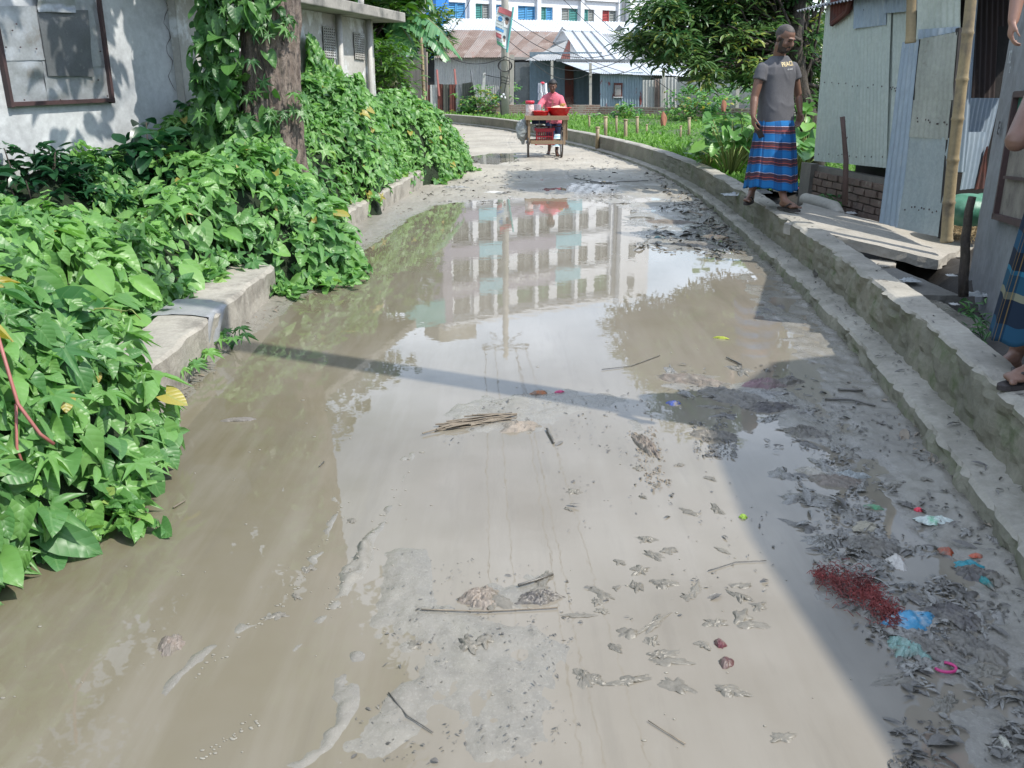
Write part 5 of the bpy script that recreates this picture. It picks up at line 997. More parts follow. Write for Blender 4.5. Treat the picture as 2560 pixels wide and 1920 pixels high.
corr('wall_panel', on_sh(2035, 402), on_sh(2140, 412), on_sh(2150, -60), on_sh(2072, -60), m_tg, sh, **KS)
corr('wall_panel', on_sh(2136, 412, .01), on_sh(2216, 420, .01), on_sh(2232, -60, .01), on_sh(2146, -60, .01), m_tg, sh, **KS)
corr('wall_panel', on_sh(2214, 480, -.012), on_sh(2262, 440, -.012), on_sh(2290, -60, -.012), on_sh(2225, -60, -.012), m_tg, sh, **KS)
o = corr('patch_panel', on_sh(2134, 72, .03), on_sh(2214, 62, .03), on_sh(2222, -60, .03), on_sh(2136, -60, .03), m_tb, sh, **KS); o = corr('patch_panel', on_sh(2210, 34, .035), on_sh(2305, 25, .035), on_sh(2305, -60, .035), on_sh(2212, -60, .035), m_tb, sh, **KS)
# brick base
q = MB(); A = on_sh(2022, 400); B = on_sh(2225, 425); A.z = B.z = 0; d = (B-A).normalized(); n_ = Vector((-d.y, d.x, 0))*-1; n_ = n_ if n_.x < 0 else -n_; L = (B-A).length; m_bk = M_('old_red_brown_brick', (.22, .155, .12), (.15, .11, .09), .92, 9, bump=.8, bscale=40, spot=(.30, .27, .22), spotpos=(.58, .7), spotscale=8); m_mort = M_('grey_mortar', (.22, .20, .17), (.16, .15, .13), .95, 6, bump=.8, bscale=40)
base = MB(); base.box((A+B)/2+Vector((0, 0, .26))-n_*.06, (L, .10, .74), rz=math.atan2(d.y, d.x)); bb_ = base.build('brick_base', m_mort, sh)
for r in range(8):
    x = -(r % 2)*.12
    while x < L:
        w_ = .215; x0, x1 = max(x, .0), min(x+w_, L)
        if x1-x0 > .05 and not (.12 < (x0+x1)/2 < .30 and False): q.box(A+d*(x0+x1)/2+n_*(.004+random.uniform(-.008, .012))+Vector((0, 0, .0+r*.078+random.uniform(-.003, .003))), (x1-x0-.012, .06, .062), rz=math.atan2(d.y, d.x)+random.uniform(-.02, .02), jit=.004)
        x += .235
q.build('brickwork', m_bk, bb_)
q = MB(); q.box(A+d*.10+n_*.03+Vector((0, 0, .26)), (.26, .1, .78), rz=math.atan2(d.y, d.x), jit=.01); q.build('plaster_pier', m_mort, bb_)
# front part of the shed: strip and door
SHC, SHD = Vector((3.47, 8.42, 0)), Vector((3.70, 7.60, 0)); on_dr = lambda u, v, o=0: depth_on(u, v, SHC+Vector((-o, -o*.3, 0)), SHD+Vector((-o, -o*.3, 0)))
corr('tin_strip', on_dr(2198, 556), on_dr(2250, 572), on_dr(2298, 98), on_dr(2256, 106), m_tb, sh, **KS)
dr = empty('door', on_dr(2250, 570)); dr.parent = sh; dr.matrix_parent_inverse = world_inv(sh)
corr('door_panel', on_dr(2246, 570, .015), on_dr(2348, 592, .015), on_dr(2374, 345, .015), on_dr(2272, 338, .015), m_tdoor, dr, pitch=.1, amp=.003, rows=6, wob=.02)
corr('door_panel', on_dr(2272, 342, .02), on_dr(2374, 350, .02), on_dr(2383, 248, .02), on_dr(2284, 250, .02), m_tgy, dr, pitch=.06, amp=.006, rows=4, wob=.01)
corr('door_panel', on_dr(2284, 252, .026), on_dr(2383, 250, .026), on_dr(2392, 80, .026), on_dr(2300, 97, .026), m_tgy, dr, pitch=.06, amp=.003, rows=4, wob=.02)
q = MB(); q.bar(on_dr(2352, 596, .0), on_dr(2398, 70, .0), .035, .04); q.build('door_post', m_dk, dr)
corr('wall_panel', on_dr(2290, 100, -.03), on_dr(2400, 78, -.03), on_dr(2405, -70, -.03), on_dr(2298, -70, -.03), m_tg, sh, **KS)
corr('lower_edge', on_dr(2294, 98, -.0), on_dr(2398, 78, -.0), on_dr(2399, 66, -.0), on_dr(2294, 74, -.0), m_tb, sh, pitch=.09, amp=.014, rows=1)
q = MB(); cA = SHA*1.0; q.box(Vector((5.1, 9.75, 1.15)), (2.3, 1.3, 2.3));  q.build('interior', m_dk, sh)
ra, rb = on_sh(1985, 62, .45), on_sh(2300, -80, .45)
corr('roof', Vector((3.36, 11.3, 2.34)), Vector((3.52, 7.7, 2.34)), Vector((5.6, 7.9, 2.9)), Vector((5.5, 11.5, 2.9)), m_tind, sh, pitch=.09, amp=.012, rows=2)
q = MB(); q.tube([on_sh(2080, 60, .05), on_sh(2118, 30, .06), on_sh(2130, -10, .06)], .03, n=6); q.build('eave_strip', m_rdark, sh)
corr('rust_flap', on_sh(2076, 58, .04), on_sh(2132, 22, .04), on_sh(2132, -50, .04), on_sh(2076, -50, .04), m_rdark, sh, **KS)
for (u0, u1, v) in [(2050, 2210, 210), (2062, 2215, 20), (2042, 2212, 385), (2225, 2255, 220), (2285, 2370, 300), (2262, 2340, 520)]:
    q = MB()
    for k in range(9): fu = (on_sh if u1 < 2260 else on_dr); p = fu(u0+(u1-u0)*(k+.5)/9+random.uniform(-6, 6), v+random.uniform(-5, 5)+k, .022); q.ell(p, (.006, .009, .009), n=6)
    q.build('nail_heads', m_frame, sh)['kind'] = 'stuff'
# bamboos
bamboo('bamboo_pole', J(2371, 606, 7.35), J(2432, -130, 7.35), .048, 'thick bamboo post standing at the right edge of the tin door', .34)
bamboo('bamboo_pole', J(2274, 108, 8.0), J(2278, -160, 8.0), .042, 'short hanging bamboo pole end above the bluish tin strip', .40)
# passage
pg = empty('passage_screen', Vector((4.3, 8.6, .1)), 'blue corrugated tin screen and dark opening between the bamboo post and the plastered wall', 'screen')
corr('tin_panel', J(2382, 432, 8.4), J(2455, 430, 8.7), J(2500, 245, 8.7), J(2410, 245, 8.4), m_tb, pg, **KS); corr('tin_panel', J(2400, 475, 8.32), J(2440, 470, 8.5), J(2470, 330, 8.5), J(2420, 330, 8.32), m_tb, pg, **KS)
corr('tin_panel', J(2386, 430, 8.25), J(2412, 430, 8.3), J(2450, -60, 8.3), J(2428, -60, 8.25), m_tb, pg, **KS)
corr('rusty_panel', J(2428, 245, 8.9), J(2520, 245, 9.1), J(2530, -60, 9.1), J(2436, -60, 8.9), M_('dark_brown_rust', (.06, .04, .035), (.03, .025, .025), .9, 3, bump=.2, spot=(.12, .08, .06), spotpos=(.6, .7), stretch=(1, 1, .3)), pg, **KS)
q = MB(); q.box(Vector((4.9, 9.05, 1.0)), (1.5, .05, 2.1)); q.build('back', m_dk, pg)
corr('red_panel', J(2436, 474, 8.45), J(2466, 470, 8.5), J(2470, 365, 8.5), J(2465, 368, 8.45), m_rdark, pg, **KS)
m_sack = M_('green_plastic_sack', (.05, .20, .12), (.12, .30, .22), .45, 6, bump=.4, bscale=14)
q = MB(); c = J(2420, 525, 8.0); q.ell(c, (.26, .22, .15)); q.ell(c+Vector((.2, .05, .02)), (.2, .2, .13)); o = remesh(q, 'green_sack', m_sack, voxel=.02, smoothn=3); tag(o, 'stuffed green sack lying on straw in the passage', 'sack')
m_straw = M_('dry_straw', (.42, .33, .18), (.30, .22, .12), .8, 6, bump=0)
q = MB()
for _ in range(220): p = J(random.uniform(2378, 2460), random.uniform(560, 600), 1); p = G(random.uniform(2370, 2450), random.uniform(562, 600), .17) + Vector((0, 0, random.uniform(0, .03))); d_ = Vector((random.gauss(0, 1), random.gauss(0, 1), random.gauss(0, .2))).normalized()*.09; q.bar(p-d_, p+d_, .004, .003)
tag(q.build('straw', m_straw), 'scattered dry straw on the ground in the passage', 'straw', kind='stuff')
# sticks
def stick(pts, r, label, mat=None, cat='stick', group=None, name='stick', n=7):
    pts = [Vector(p) for p in pts]; pp = []; 
    for a, b in zip(pts[:-1], pts[1:]): pp += [a.lerp(b, t/3) for t in range(3)]
    pp.append(pts[-1]); pp = [p+Vector((noise.noise(p*9), noise.noise(p*9+Vector((5, 0, 0))), 0))*r*.5 for p in pp]; q = MB(); q.tube(pp, [r*(1-.3*i/len(pp)) for i in range(len(pp))], n=n)
    return q, tag(q.build(name, mat or m_bark2, sm=True), label, cat, group)
m_thorn = M_('reddish_bark', (.13, .085, .075), (.09, .06, .05), .85, 6, bump=.5)
e = empty('branch_post', J(2120, 500, 9.0), 'thin crooked branch stuck upright in front of the brick base', 'branch post'); q = MB(); pts_ = [J(2112, 512, 8.75), J(2115, 400, 8.75), J(2110, 340, 8.75), J(2106, 292, 8.75)]; q.tube(pts_, [.03, .026, .022, .024], n=8); q.build('stem', m_thorn, e, sm=True)
for (u, v, du) in ((2118, 386, 8), (2106, 335, -8), (2116, 348, 7), (2104, 300, -7)): q = MB(); p = J(u, v, 8.75); q.tube([J(2112, v+4, 8.75), J(2112+du, v-6, 8.73)], [.009, .004], n=5); q.build('twig', m_thorn, e)
stick([J(2408, 740, 6.15), J(2418, 600, 6.15), J(2428, 492, 6.15)], .036, 'dark short wooden stake in front of the passage', cat='stake', name='wooden_stake')
# plastered house at far right
m_pw = M_('dirty_grey_plaster', (.25, .265, .275), (.20, .21, .22), .9, 1.6, bump=.3, bscale=16, spot=(.13, .135, .14), spotpos=(.55, .72), spotscale=2.2)
ph = empty('plaster_building', Vector((3.6, 6.6, .1)), 'grey plastered building with a green panelled window at the right edge', 'building')
PA, PB = Vector((4.02, 8.05, 0)), Vector((3.30, 5.9, 0)); on_p = lambda u, v, o=0: depth_on(u, v, PA+Vector((-o, 0, 0)), PB+Vector((-o, 0, 0)))
PA2 = on_p(2436, 612); PB2 = PB + (PB-PA).normalized()*.7; PA2.z = 0; d = (PB2-PA2).normalized(); L = (PB2-PA2).length; q = MB(); q.grid(lambda u, v: PA2.lerp(PB2, u)+Vector((0, 0, -.05+2.12*v))+Vector((-.012*noise.noise(Vector((u*18, v*12, 4))), 0, 0)), 50, 40); nrm = Vector((-d.y, d.x, 0)); nrm = nrm if nrm.x > 0 else -nrm
q.quad(PA2+Vector((0, 0, -.05)), PA2+Vector((0, 0, 2.07)), PA2+nrm*1.3+Vector((0, 0, 2.07)), PA2+nrm*1.3+Vector((0, 0, -.05))); q.quad(PA2+Vector((0, 0, 2.07)), PB2+Vector((0, 0, 2.07)), PB2+nrm*2.4+Vector((0, 0, 2.07)), PA2+nrm*1.3+Vector((0, 0, 2.07))); q.build('wall', m_pw, ph)
# its tin roof casts the shade over the near end of the lane
rz_ = 3.05
q = MB(); rp = [(4.0, -3.0), (4.0, .27), (3.93, 1.36), (4.0, 2.6), (4.6, 3.45), (5.3, 3.7), (6.6, 5.0), (9.5, 7.5), (9.5, -3.0)]; H_ = 4.4
q.add([(x, y, H_) for x, y in rp]+[(x, y, H_+.12) for x, y in rp], [tuple(range(8, -1, -1)), tuple(range(9, 18))]+[(i, (i+1) % 9, 9+(i+1) % 9, 9+i) for i in range(9)]); q.build('roof_slab', m_roofc, ph)
q = MB(); rp = [(4.15, -2.8), (4.15, 2.5), (4.8, 3.4), (6.6, 4.8), (9.3, 7.2), (9.3, -2.8)]; q.add([(x, y, 0) for x, y in rp]+[(x, y, H_-.003) for x, y in rp], [(i, (i+1) % 6, 6+(i+1) % 6, 6+i) for i in range(6)]); q.build('upper_wall', m_pw, ph)
pz = empty('concrete_pole', Vector((2.95, 3.05, .1)), 'thick concrete pole rising beside the wall just past the right edge', 'pole'); q = MB(); q.tube([(2.95, 3.05, 0), (2.95, 3.05, 4), (2.95, 3.05, 8.6)], [.125, .11, .09], n=16); q.build('pole_shaft', m_pole, pz, sm=True)
wf2_ = empty('window', on_p(2520, 500, .02)); wf2_.parent = ph; wf2_.matrix_parent_inverse = world_inv(ph)
def barp(q, a, b, w_, t_): q.bar(a, b, w_, t_)
q = MB(); q.bar(on_p(2488, 543, .03), on_p(2541, 230, .03), .035, .04); q.bar(on_p(2486, 540, .03), on_p(2600, 572, .03), .035, .04); q.bar(on_p(2541, 236, .03), on_p(2650, 230, .03), .035, .04); q.bar(on_p(2512, 443, .03), on_p(2620, 455, .03), .02, .02); q.build('frame', m_rdark if False else m_frame, wf2_)
m_gp = M_('green_painted_panel', (.02, .16, .11), (.03, .12, .09), .5, 3, bump=.1); m_bp = M_('stained_board', (.26, .24, .20), (.16, .14, .12), .8, 4, bump=.2, spot=(.07, .06, .05), spotpos=(.55, .7), spotscale=6)
q = MB(); q.quad(on_p(2525, 330, .012), on_p(2640, 330, .012), on_p(2655, 238, .012), on_p(2540, 240, .012)); q.build('green_panel', m_gp, wf2_)
q = MB(); q.quad(on_p(2489, 540, .012), on_p(2610, 560, .012), on_p(2640, 332, .012), on_p(2525, 332, .012)); q.build('board_panel', m_bp, wf2_)
m_chalk = flat('pale_chalk', (.42, .45, .46)); 
def chalk(t_, u, v, s_, mat): d3 = (PB-PA).normalized(); R = Matrix((d3, Vector((0, 0, 1)), d3.cross(Vector((0, 0, 1))))).transposed(); return txt(t_, s_, on_p(u, v, .022), R, mat, ph, 'chalk_mark', .001)
chalk('12', 2518, 158, .12, m_chalk); chalk('E', 2492, 335, .13, m_ink); chalk('2', 2522, 182, .06, m_chalk)
# rubbish by the shed
m_clear = M_('cloudy_plastic', (.50, .52, .52), (.38, .40, .40), .25, 5, bump=.3, bscale=30); m_rubb = M_('dark_wet_rubbish', (.07, .07, .065), (.12, .12, .11), .5, 6, bump=.6)
q = MB(); q.tube([J(2010, 498, 9.9), J(2045, 508, 9.6), J(2085, 520, 9.2), J(2100, 540, 9.0)], [.075, .08, .075, .06], n=12); o = remesh(q, 'cement_bag', m_pole, voxel=.02); tag(o, 'long pale sack of cement waste lying below the brick base', 'sack')
for i, (u, v, z, s_, lb) in enumerate([(2060, 505, .3, .10, 'small weed at the left end of the brick base'), (2075, 528, .22, .12, 'leafy weed beside the long pale sack'), (2115, 520, .2, .14, 'weed round the foot of the crooked branch'), (2140, 540, .18, .09, 'tiny weed at the right of the crooked branch'), (2440, 800, .1, .13, 'tuft of grass in the dark soil beside the plaid lungi'), (2460, 850, .1, .10, 'smaller grass tuft nearest the wall top at right')]):
    g = G(u, v, z); e = empty('weed', g, lb, 'weed', 'weeds beside the sheds'); k = 26; P = np.array([tuple(g+Vector((random.gauss(0, s_*.5), random.gauss(0, s_*.5), random.uniform(0, s_)))) for _ in range(k)])
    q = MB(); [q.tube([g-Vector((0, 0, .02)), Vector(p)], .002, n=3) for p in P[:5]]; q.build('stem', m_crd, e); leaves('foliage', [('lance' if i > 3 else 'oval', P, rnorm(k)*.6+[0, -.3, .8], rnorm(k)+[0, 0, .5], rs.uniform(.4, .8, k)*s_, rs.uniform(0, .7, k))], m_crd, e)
# ------------------------------------------------------------------ people
def skin(name, c): return M_(name, c, tuple(x*.82 for x in c), .5, 4, bump=.06, bscale=60, fine=.12)
m_sk1 = skin('brown_skin', (.20, .105, .07)); m_sk2 = skin('dark_brown_skin', (.15, .075, .05)); m_sk3 = skin('tan_skin', (.20, .11, .078)); m_sk4 = skin('child_skin', (.30, .165, .12))
m_hair = M_('black_hair', (.012, .011, .011), (.02, .018, .017), .6, 20, bump=.6, bscale=90); m_buzz = M_('buzz_cut_hair', (.075, .062, .056), (.05, .042, .038), .6, 30, bump=.4, bscale=160); m_eye = M_('dark_eye', (.02, .015, .012), bump=0, rough=.3)
def fab(name, c, sc=4, b=.25): return M_(name, c, tuple(x*.85 for x in c), .92, sc, bump=b, bscale=26, fine=.15, spec=.2, bdist=.006)
def frame(yaw, tilt=0):                                    # columns: right, forward, up; yaw 0 faces the camera
    f = Vector((math.sin(yaw)*math.cos(tilt), -math.cos(yaw)*math.cos(tilt), -math.sin(tilt))); r = Vector((-math.cos(yaw), -math.sin(yaw), 0)); u = r.cross(f); return Matrix((r, f, u)).transposed()
def head_prims(mb, c, R, s=1.0):
    def e(p, r): mb.ell(c + R @ (Vector(p)*s), tuple(x*s for x in r), R=R, n=20)
    e((0, -.012, .035), (.076, .094, .084)); e((0, .03, -.015), (.064, .062, .085)); e((0, .042, -.078), (.044, .046, .036)); e((0, .02, -.055), (.058, .055, .045)); e((0, .083, .026), (.048, .014, .010))
    for k in (-1, 1): e((k*.036, .062, -.022), (.024, .024, .022)); e((k*.077, -.004, -.004), (.011, .019, .031))
    mb.tube([c + R @ (Vector(p)*s) for p in ((0, .088, .018), (0, .105, -.012), (0, .108, -.026))], [.007*s, .011*s, .016*s], n=8); e((0, .104, -.028), (.017, .012, .009)); e((0, .088, -.052), (.022, .010, .006)); e((0, .086, -.063), (.018, .010, .007))
def head_parts(root, c, R, s=1.0, hair=None, beard=None, hy=.075, thick=1.05, top=1.03):
    def part(name, ctr, r, keep, mat):
        q = MB(); q.ell((0, 0, 0), tuple(x*s for x in r), n=40); ctr = Vector(ctr)*s; q2 = MB()
        fs = [f for f in q.f if keep(sum((Vector(q.v[i]) for i in f), Vector())/len(f)/s + ctr/s)]; idx = {}; 
        for f in fs:
            for i in f: idx.setdefault(i, len(idx))
        q2.add([c + R @ (Vector(q.v[i]) + ctr) for i in idx], [tuple(idx[i] for i in f) for f in fs]); o = q2.build(name, mat, root, sm=True); md = o.modifiers.new('t', 'SOLIDIFY'); md.thickness = .004; md.offset = 1; return o
    if hair: part('hair', (0, -.014, .038), (.078*thick, .097*thick, .086*top), lambda p: (p.z > .072 - max(0, -p.y+.02)*1.15 if p.y < .03 else p.z > .075) and not (abs(p.x) > .06 and p.z < .012 and p.y > -.03) and p.z > -.055, hair)
    if beard: part('beard', (0, .036, -.062), (.0605, .060, .062), lambda p: (p.z < -.048 - .0*abs(p.x) and p.y > -.01) and not (abs(p.x) < .024 and -.071 < p.z < -.048 and p.y > .07) or (abs(p.x) > .046 and p.z < -.0 and 0 < p.y < .05), beard)
    for k in (-1, 1):
        q = MB(); q.ell(c + R @ (Vector((k*.029, .079, .006))*s), (.013*s, .008*s, .0055*s), R=R, n=10); q.build('eye', m_eye, root, sm=True)
        q = MB(); q.tube([c + R @ (Vector(p)*s) for p in ((k*.013, .098, .026), (k*.03, .096, .031), (k*.048, .082, .025))], [.003*s, .0045*s, .002*s], n=6); q.build('eyebrow', m_hair, root, sm=True)
def hand(mb, w, d, n, side, s=1.0, curl=.5, thumb=1):
    """w wrist, d finger direction, n direction the palm faces, side towards the thumb"""
    w = Vector(w); d = Vector(d).normalized(); n = Vector(n); n = (n-d*n.dot(d)).normalized(); t = Vector(side); t = (t-d*t.dot(d)-n*t.dot(n)).normalized(); R = Matrix((t, n, d)).transposed()
    mb.ell(w+d*.045*s, (.039*s, .017*s, .052*s), R=R, n=14); mb.ell(w+d*.012*s, (.027*s, .019*s, .03*s), R=R, n=12)
    for i, (o, L) in enumerate([(.029, .95), (.010, 1.06), (-.010, 1.0), (-.028, .78)]):
        p = w + d*(.082-.006*abs(i-1))*s + t*o*s; dirv = (d + t*o*2.2).normalized(); a = .15+curl*.5+.06*i; pts = [(p-d*.02*s, .0095*s), (p, .0092*s)]
        for L_, r in ((.042, .0085), (.027, .0078), (.021, .0066)):
            dd = (dirv*math.cos(a) + n*math.sin(a)).normalized(); p = p + dd*L_*L*s; pts.append((p, r*s)); a += curl*.75+.1
        chain(mb, pts, n=8)
    p = w + d*.025*s + t*.030*s; dd = (t*.62+d*.72+n*.25).normalized(); p2 = p+dd*.036*s; p3 = p2+(d*.8+n*.4+t*.25).normalized()*.03*s; p4 = p3+(d*.75+n*.6).normalized()*.024*s; chain(mb, [(w+d*.02*s+t*.012*s, .014*s), (p, .0125*s), (p2, .0105*s), (p3, .0095*s), (p4, .007*s)], n=8)
def foot(mb, ank, heel, toe, s=1.0):
    ank = Vector(ank); heel = Vector(heel); toe = Vector(toe); d = toe-heel; d.z = 0; d.normalize(); sd = Vector((-d.y, d.x, 0)); up = Vector((0, 0, 1)); R = Matrix((sd, d, up)).transposed(); g = heel.z
    L = .245*s; mb.ell(heel+d*.035*s+up*.032*s, (.032*s, .04*s, .034*s), R=R); mb.ell(heel+d*.12*s+up*.03*s, (.034*s, .085*s, .03*s), R=R); mb.ell(heel+d*.175*s+up*.02*s, (.046*s, .045*s, .02*s), R=R); chain(mb, [(ank, .034*s), (heel+d*.05*s+up*.06*s, .036*s), (heel+d*.12*s+up*.035*s, .03*s)])
    for i in range(5): mb.ell(heel+d*(.222-.012*i if i else .226)*s+sd*(.034-.018*i)*s+up*.013*s, ((.014 if i == 0 else .009)*s, .02*s, .012*s), R=R, n=10)
def ringtube(mb, rings, yaw, n=36, fn=None, mi=0):
    """rings: (center, halfwidth, halfdepth)"""
    R = frame(yaw); vs = []; fs = []; k = len(rings)
    for j, (c, a, b) in enumerate(rings):
        for i in range(n): t = 2*math.pi*i/n; e = .82; ct, st_ = math.cos(t), math.sin(t); vs.append(Vector(c) + R @ Vector((a*math.copysign(abs(ct)**e, ct), b*math.copysign(abs(st_)**e, st_), 0)))
    for j in range(k-1):
        for i in range(n): fs.append((j*n+i, (j+1)*n+i, (j+1)*n+(i+1) % n, j*n+(i+1) % n))
    fs += [tuple(range(n)), tuple((k-1)*n+i for i in range(n-1, -1, -1))]; mb.add(vs, fs, mi)
def cloth_post(amp=.006, f=7, dirv=(1, .3, 1.6), seed=0, zlim=None):
    def post(me):
        n = len(me.vertices); nor = [v.normal.copy() for v in me.vertices]
        for v, nn in zip(me.vertices, nor):
            p = v.co; q = Vector((p.x*f*dirv[0]+p.z*f*.45, p.y*f*dirv[1], p.z*f*.6*dirv[2])); k = noise.noise(q+Vector((seed, 0, 0))); k2 = 1-abs(noise.noise(q*1.7+Vector((0, seed, 3))))*2
            v.co = p + nn*amp*(k*.9 + .7*max(0, k2)**3)
    return post
def garment(name, fn, nu, nv, mat, parent, th=.006):
    q = MB(); q.grid(fn, nu, nv, closed=False); o = q.build(name, mat, parent, sm=True); md = o.modifiers.new('t', 'SOLIDIFY'); md.thickness = th; return o
def plaid(name, stops, nv, nu, dark=.6, rough=.9, line=(.5, .5, .5)):
    m = bpy.data.materials.new(name); m.use_nodes = True; t = m.node_tree; N = t.nodes; L = t.links; p = N['Principled BSDF']; u = N.new('ShaderNodeUVMap'); sx = N.new('ShaderNodeSeparateXYZ'); L.new(u.outputs[0], sx.inputs[0])
    def mth(op, x, y=None):
        k = N.new('ShaderNodeMath'); k.operation = op
        for i, q in enumerate((x, y)):
            if q is None: continue
            if isinstance(q, (int, float)): k.inputs[i].default_value = q
            else: L.new(q, k.inputs[i])
        return k.outputs[0]
    r = N.new('ShaderNodeValToRGB'); r.color_ramp.interpolation = 'CONSTANT'; e = r.color_ramp.elements; e[0].position = stops[0][0]; e[0].color = (*stops[0][1], 1); e[1].position = stops[1][0]; e[1].color = (*stops[1][1], 1)
    for a, c in stops[2:]: x = e.new(a); x.color = (*c, 1)
    L.new(mth('FRACT', mth('MULTIPLY', sx.outputs[1], nv)), r.inputs[0]); fu = mth('FRACT', mth('MULTIPLY', sx.outputs[0], nu)); g = mth('LESS_THAN', fu, .42); ln = mth('LESS_THAN', mth('FRACT', mth('MULTIPLY', sx.outputs[0], nu*6)), .18)
    x = N.new('ShaderNodeMix'); x.data_type = 'RGBA'; x.blend_type = 'MULTIPLY'; L.new(mth('MULTIPLY', g, 1-dark), x.inputs[0]); L.new(r.outputs[0], x.inputs[6]); x.inputs[7].default_value = (.25, .3, .4, 1)
    y = N.new('ShaderNodeMix'); y.data_type = 'RGBA'; L.new(mth('MULTIPLY', mth('MULTIPLY', ln, g), .35), y.inputs[0]); L.new(x.outputs[2], y.inputs[6]); y.inputs[7].default_value = (*line, 1)
    L.new(y.outputs[2], p.inputs['Base Color']); p.inputs['Roughness'].default_value = rough; p.inputs['Specular IOR Level'].default_value = .2; return m
def sole(root, heel, toe, mat, strap, s=1.0, name='sandal'):
    heel = Vector(heel); toe = Vector(toe); d = toe-heel; d.z = 0; d.normalize(); sd = Vector((-d.y, d.x, 0)); up = Vector((0, 0, 1)); q = MB(); pr = []
    for i in range(28):
        a = 2*math.pi*i/28; y = .125+.145*math.cos(a)*-1; wd = (.036+.012*max(0, (y-.12)/.14))*s; pr.append(heel + d*(y-.01)*s + sd*wd*math.sin(a)*1.0)
    n = len(pr); q.add([p-up*.004 for p in pr]+[p+up*-.024 for p in pr], [tuple(range(n)), tuple(range(2*n-1, n-1, -1))]+[((i+1) % n, i, n+i, n+(i+1) % n) for i in range(n)]); o = q.build(name, mat, root)
    for k in (-1, 1):
        q = MB(); a = heel+d*.205*s+up*.004; q.tube([a, a+up*.03*s-d*.02*s, heel+d*.155*s+sd*k*.032*s+up*.045*s, heel+d*.10*s+sd*k*.042*s+up*.004], [.006, .007, .008, .006], n=8); q.build('strap', strap, o, sm=True)
    return o
m_sole = M_('dark_rubber_sole', (.035, .028, .028), (.05, .04, .038), .7, 5, bump=.1)
# --- standing man
ZC = .38
sm = empty('person', G(1935, 508, ZC), 'man in grey printed T-shirt and blue plaid lungi standing on the low wall', 'person')
yaw = math.radians(32); Rb = frame(yaw)
hc = J(1962, 97, 8.93); Rh = frame(math.radians(33), math.radians(22)); nb = J(1947, 143, 9.03); pel = J(1936, 315, 9.02)
heelR = G(1880, 500, ZC+.024); toeR = G(1852, 512, ZC+.024); heelL = G(1950, 516, ZC+.036); toeL = G(2008, 527, ZC+.03)
ankR = heelR+Vector((-.01, .0, .09)); ankL = heelL+Vector((.02, 0, .10)); shR = J(1905, 169, 8.91); shL = J(1982, 166, 9.13)
q = MB(); head_prims(q, hc, Rh, 1.06); chain(q, [(nb-Vector((0, 0, .04)), .062), (hc-Rh.col[2]*.07-Rh.col[1]*.02, .054)])
ringtube(q, [(pel, .15, .10), (J(1940, 250, 9.02), .145, .10), (J(1940, 200, 9.02), .16, .105), (J(1944, 168, 9.02), .14, .09), (J(1945, 158, 9.02), .07, .06)], yaw)
elR = J(1886, 243, 8.88); wrR = J(1883, 289, 8.80); elL = J(1996, 240, 9.19); wrL = J(2000, 281, 9.12)
chain(q, [(shR-Vector((0, 0, .03)), .044), (shR.lerp(elR, .5), .045), (elR, .038), (elR.lerp(wrR, .3), .039), (wrR, .026)]); chain(q, [(shL-Vector((0, 0, .03)), .044), (shL.lerp(elL, .5), .043), (elL, .037), (elL.lerp(wrL, .3), .038), (wrL, .026)])
hand(q, wrR, (.10, -.12, -1), (.95, .1, .1), (.1, -1, 0), 1.05, .55); hand(q, wrL, (-.05, -.1, -1), (-.75, -.5, 0), (.1, -1, 0), 1.05, .5)
kR = J(1908, 395, 8.98); kL = J(1944, 395, 8.90); hR = pel+Rb.col[0]*.09; hL = pel-Rb.col[0]*.09
chain(q, [(hR, .085), (kR, .058), (kR.lerp(ankR, .35), .055), (ankR, .036)]); chain(q, [(hL, .085), (kL, .058), (kL.lerp(ankL, .35), .055), (ankL, .036)]); foot(q, ankR, heelR, toeR); foot(q, ankL, heelL, toeL)
def hairmap(me):
    for p in me.polygons:
        l = Rh.transposed() @ (p.center-hc)/1.06; nn_ = .006*noise.noise(l*60)
        if l.length > .128 or l.z < -.118 or l.y < -.11: continue
        if l.z+nn_ > .070-max(0, -l.y+.03)*1.2 and l.z+nn_ > -.05 and not (l.y > .02 and l.z < .078) and not (abs(l.x) > .070 and l.z < .02): p.material_index = 1
        elif (l.z+nn_ < -.050 and l.y > .0 and not (abs(l.x) < .021 and -.073 < l.z < -.047 and l.y > .075)) or (abs(l.x) > .05 and l.z+nn_ < .015 and 0 < l.y < .045): p.material_index = 2
        elif -.05 < l.z+nn_ < -.040 and abs(l.x) < .026 and l.y > .08: p.material_index = 2
remesh(q, 'body', [m_sk1, m_buzz, M_('short_beard', (.035, .024, .02), (.06, .04, .032), .6, 30, bump=.3, bscale=160)], sm, voxel=.0055, smoothn=3, post=hairmap); head_parts(sm, hc, Rh, 1.06, None, None)
sole(sm, heelR, toeR, m_sole, m_sole); sole(sm, heelL, toeL, m_sole, m_sole)
m_tee = fab('charcoal_grey_jersey', (.125, .125, .135)); q = MB()
rings = [(J(1938, 311, 9.02), .192, .138), (J(1939, 290, 9.02), .190, .137), (J(1941, 262, 9.02), .182, .132), (J(1941, 235, 9.02), .180, .130), (J(1942, 208, 9.02), .186, .132), (J(1943, 185, 9.02), .192, .130), (J(1944, 168, 9.02), .188, .118), (J(1945, 156, 9.03), .16, .102), (J(1947, 147, 9.03), .105, .09), (J(1949, 140, 9.02), .075, .075)]
ringtube(q, rings, yaw, 44); slR = shR.lerp(elR, .42)+Vector((0, 0, 0)); slL = shL.lerp(elL, .40)
for a, b in ((shR, slR), (shL, slL)): chain(q, [(a-Vector((0, 0, .012)), .056), (a.lerp(b, .55), .060)], n=16); q.tube([a.lerp(b, t) for t in (.2, .6, .85, 1)], [.058, .061, .064, .067], n=20)
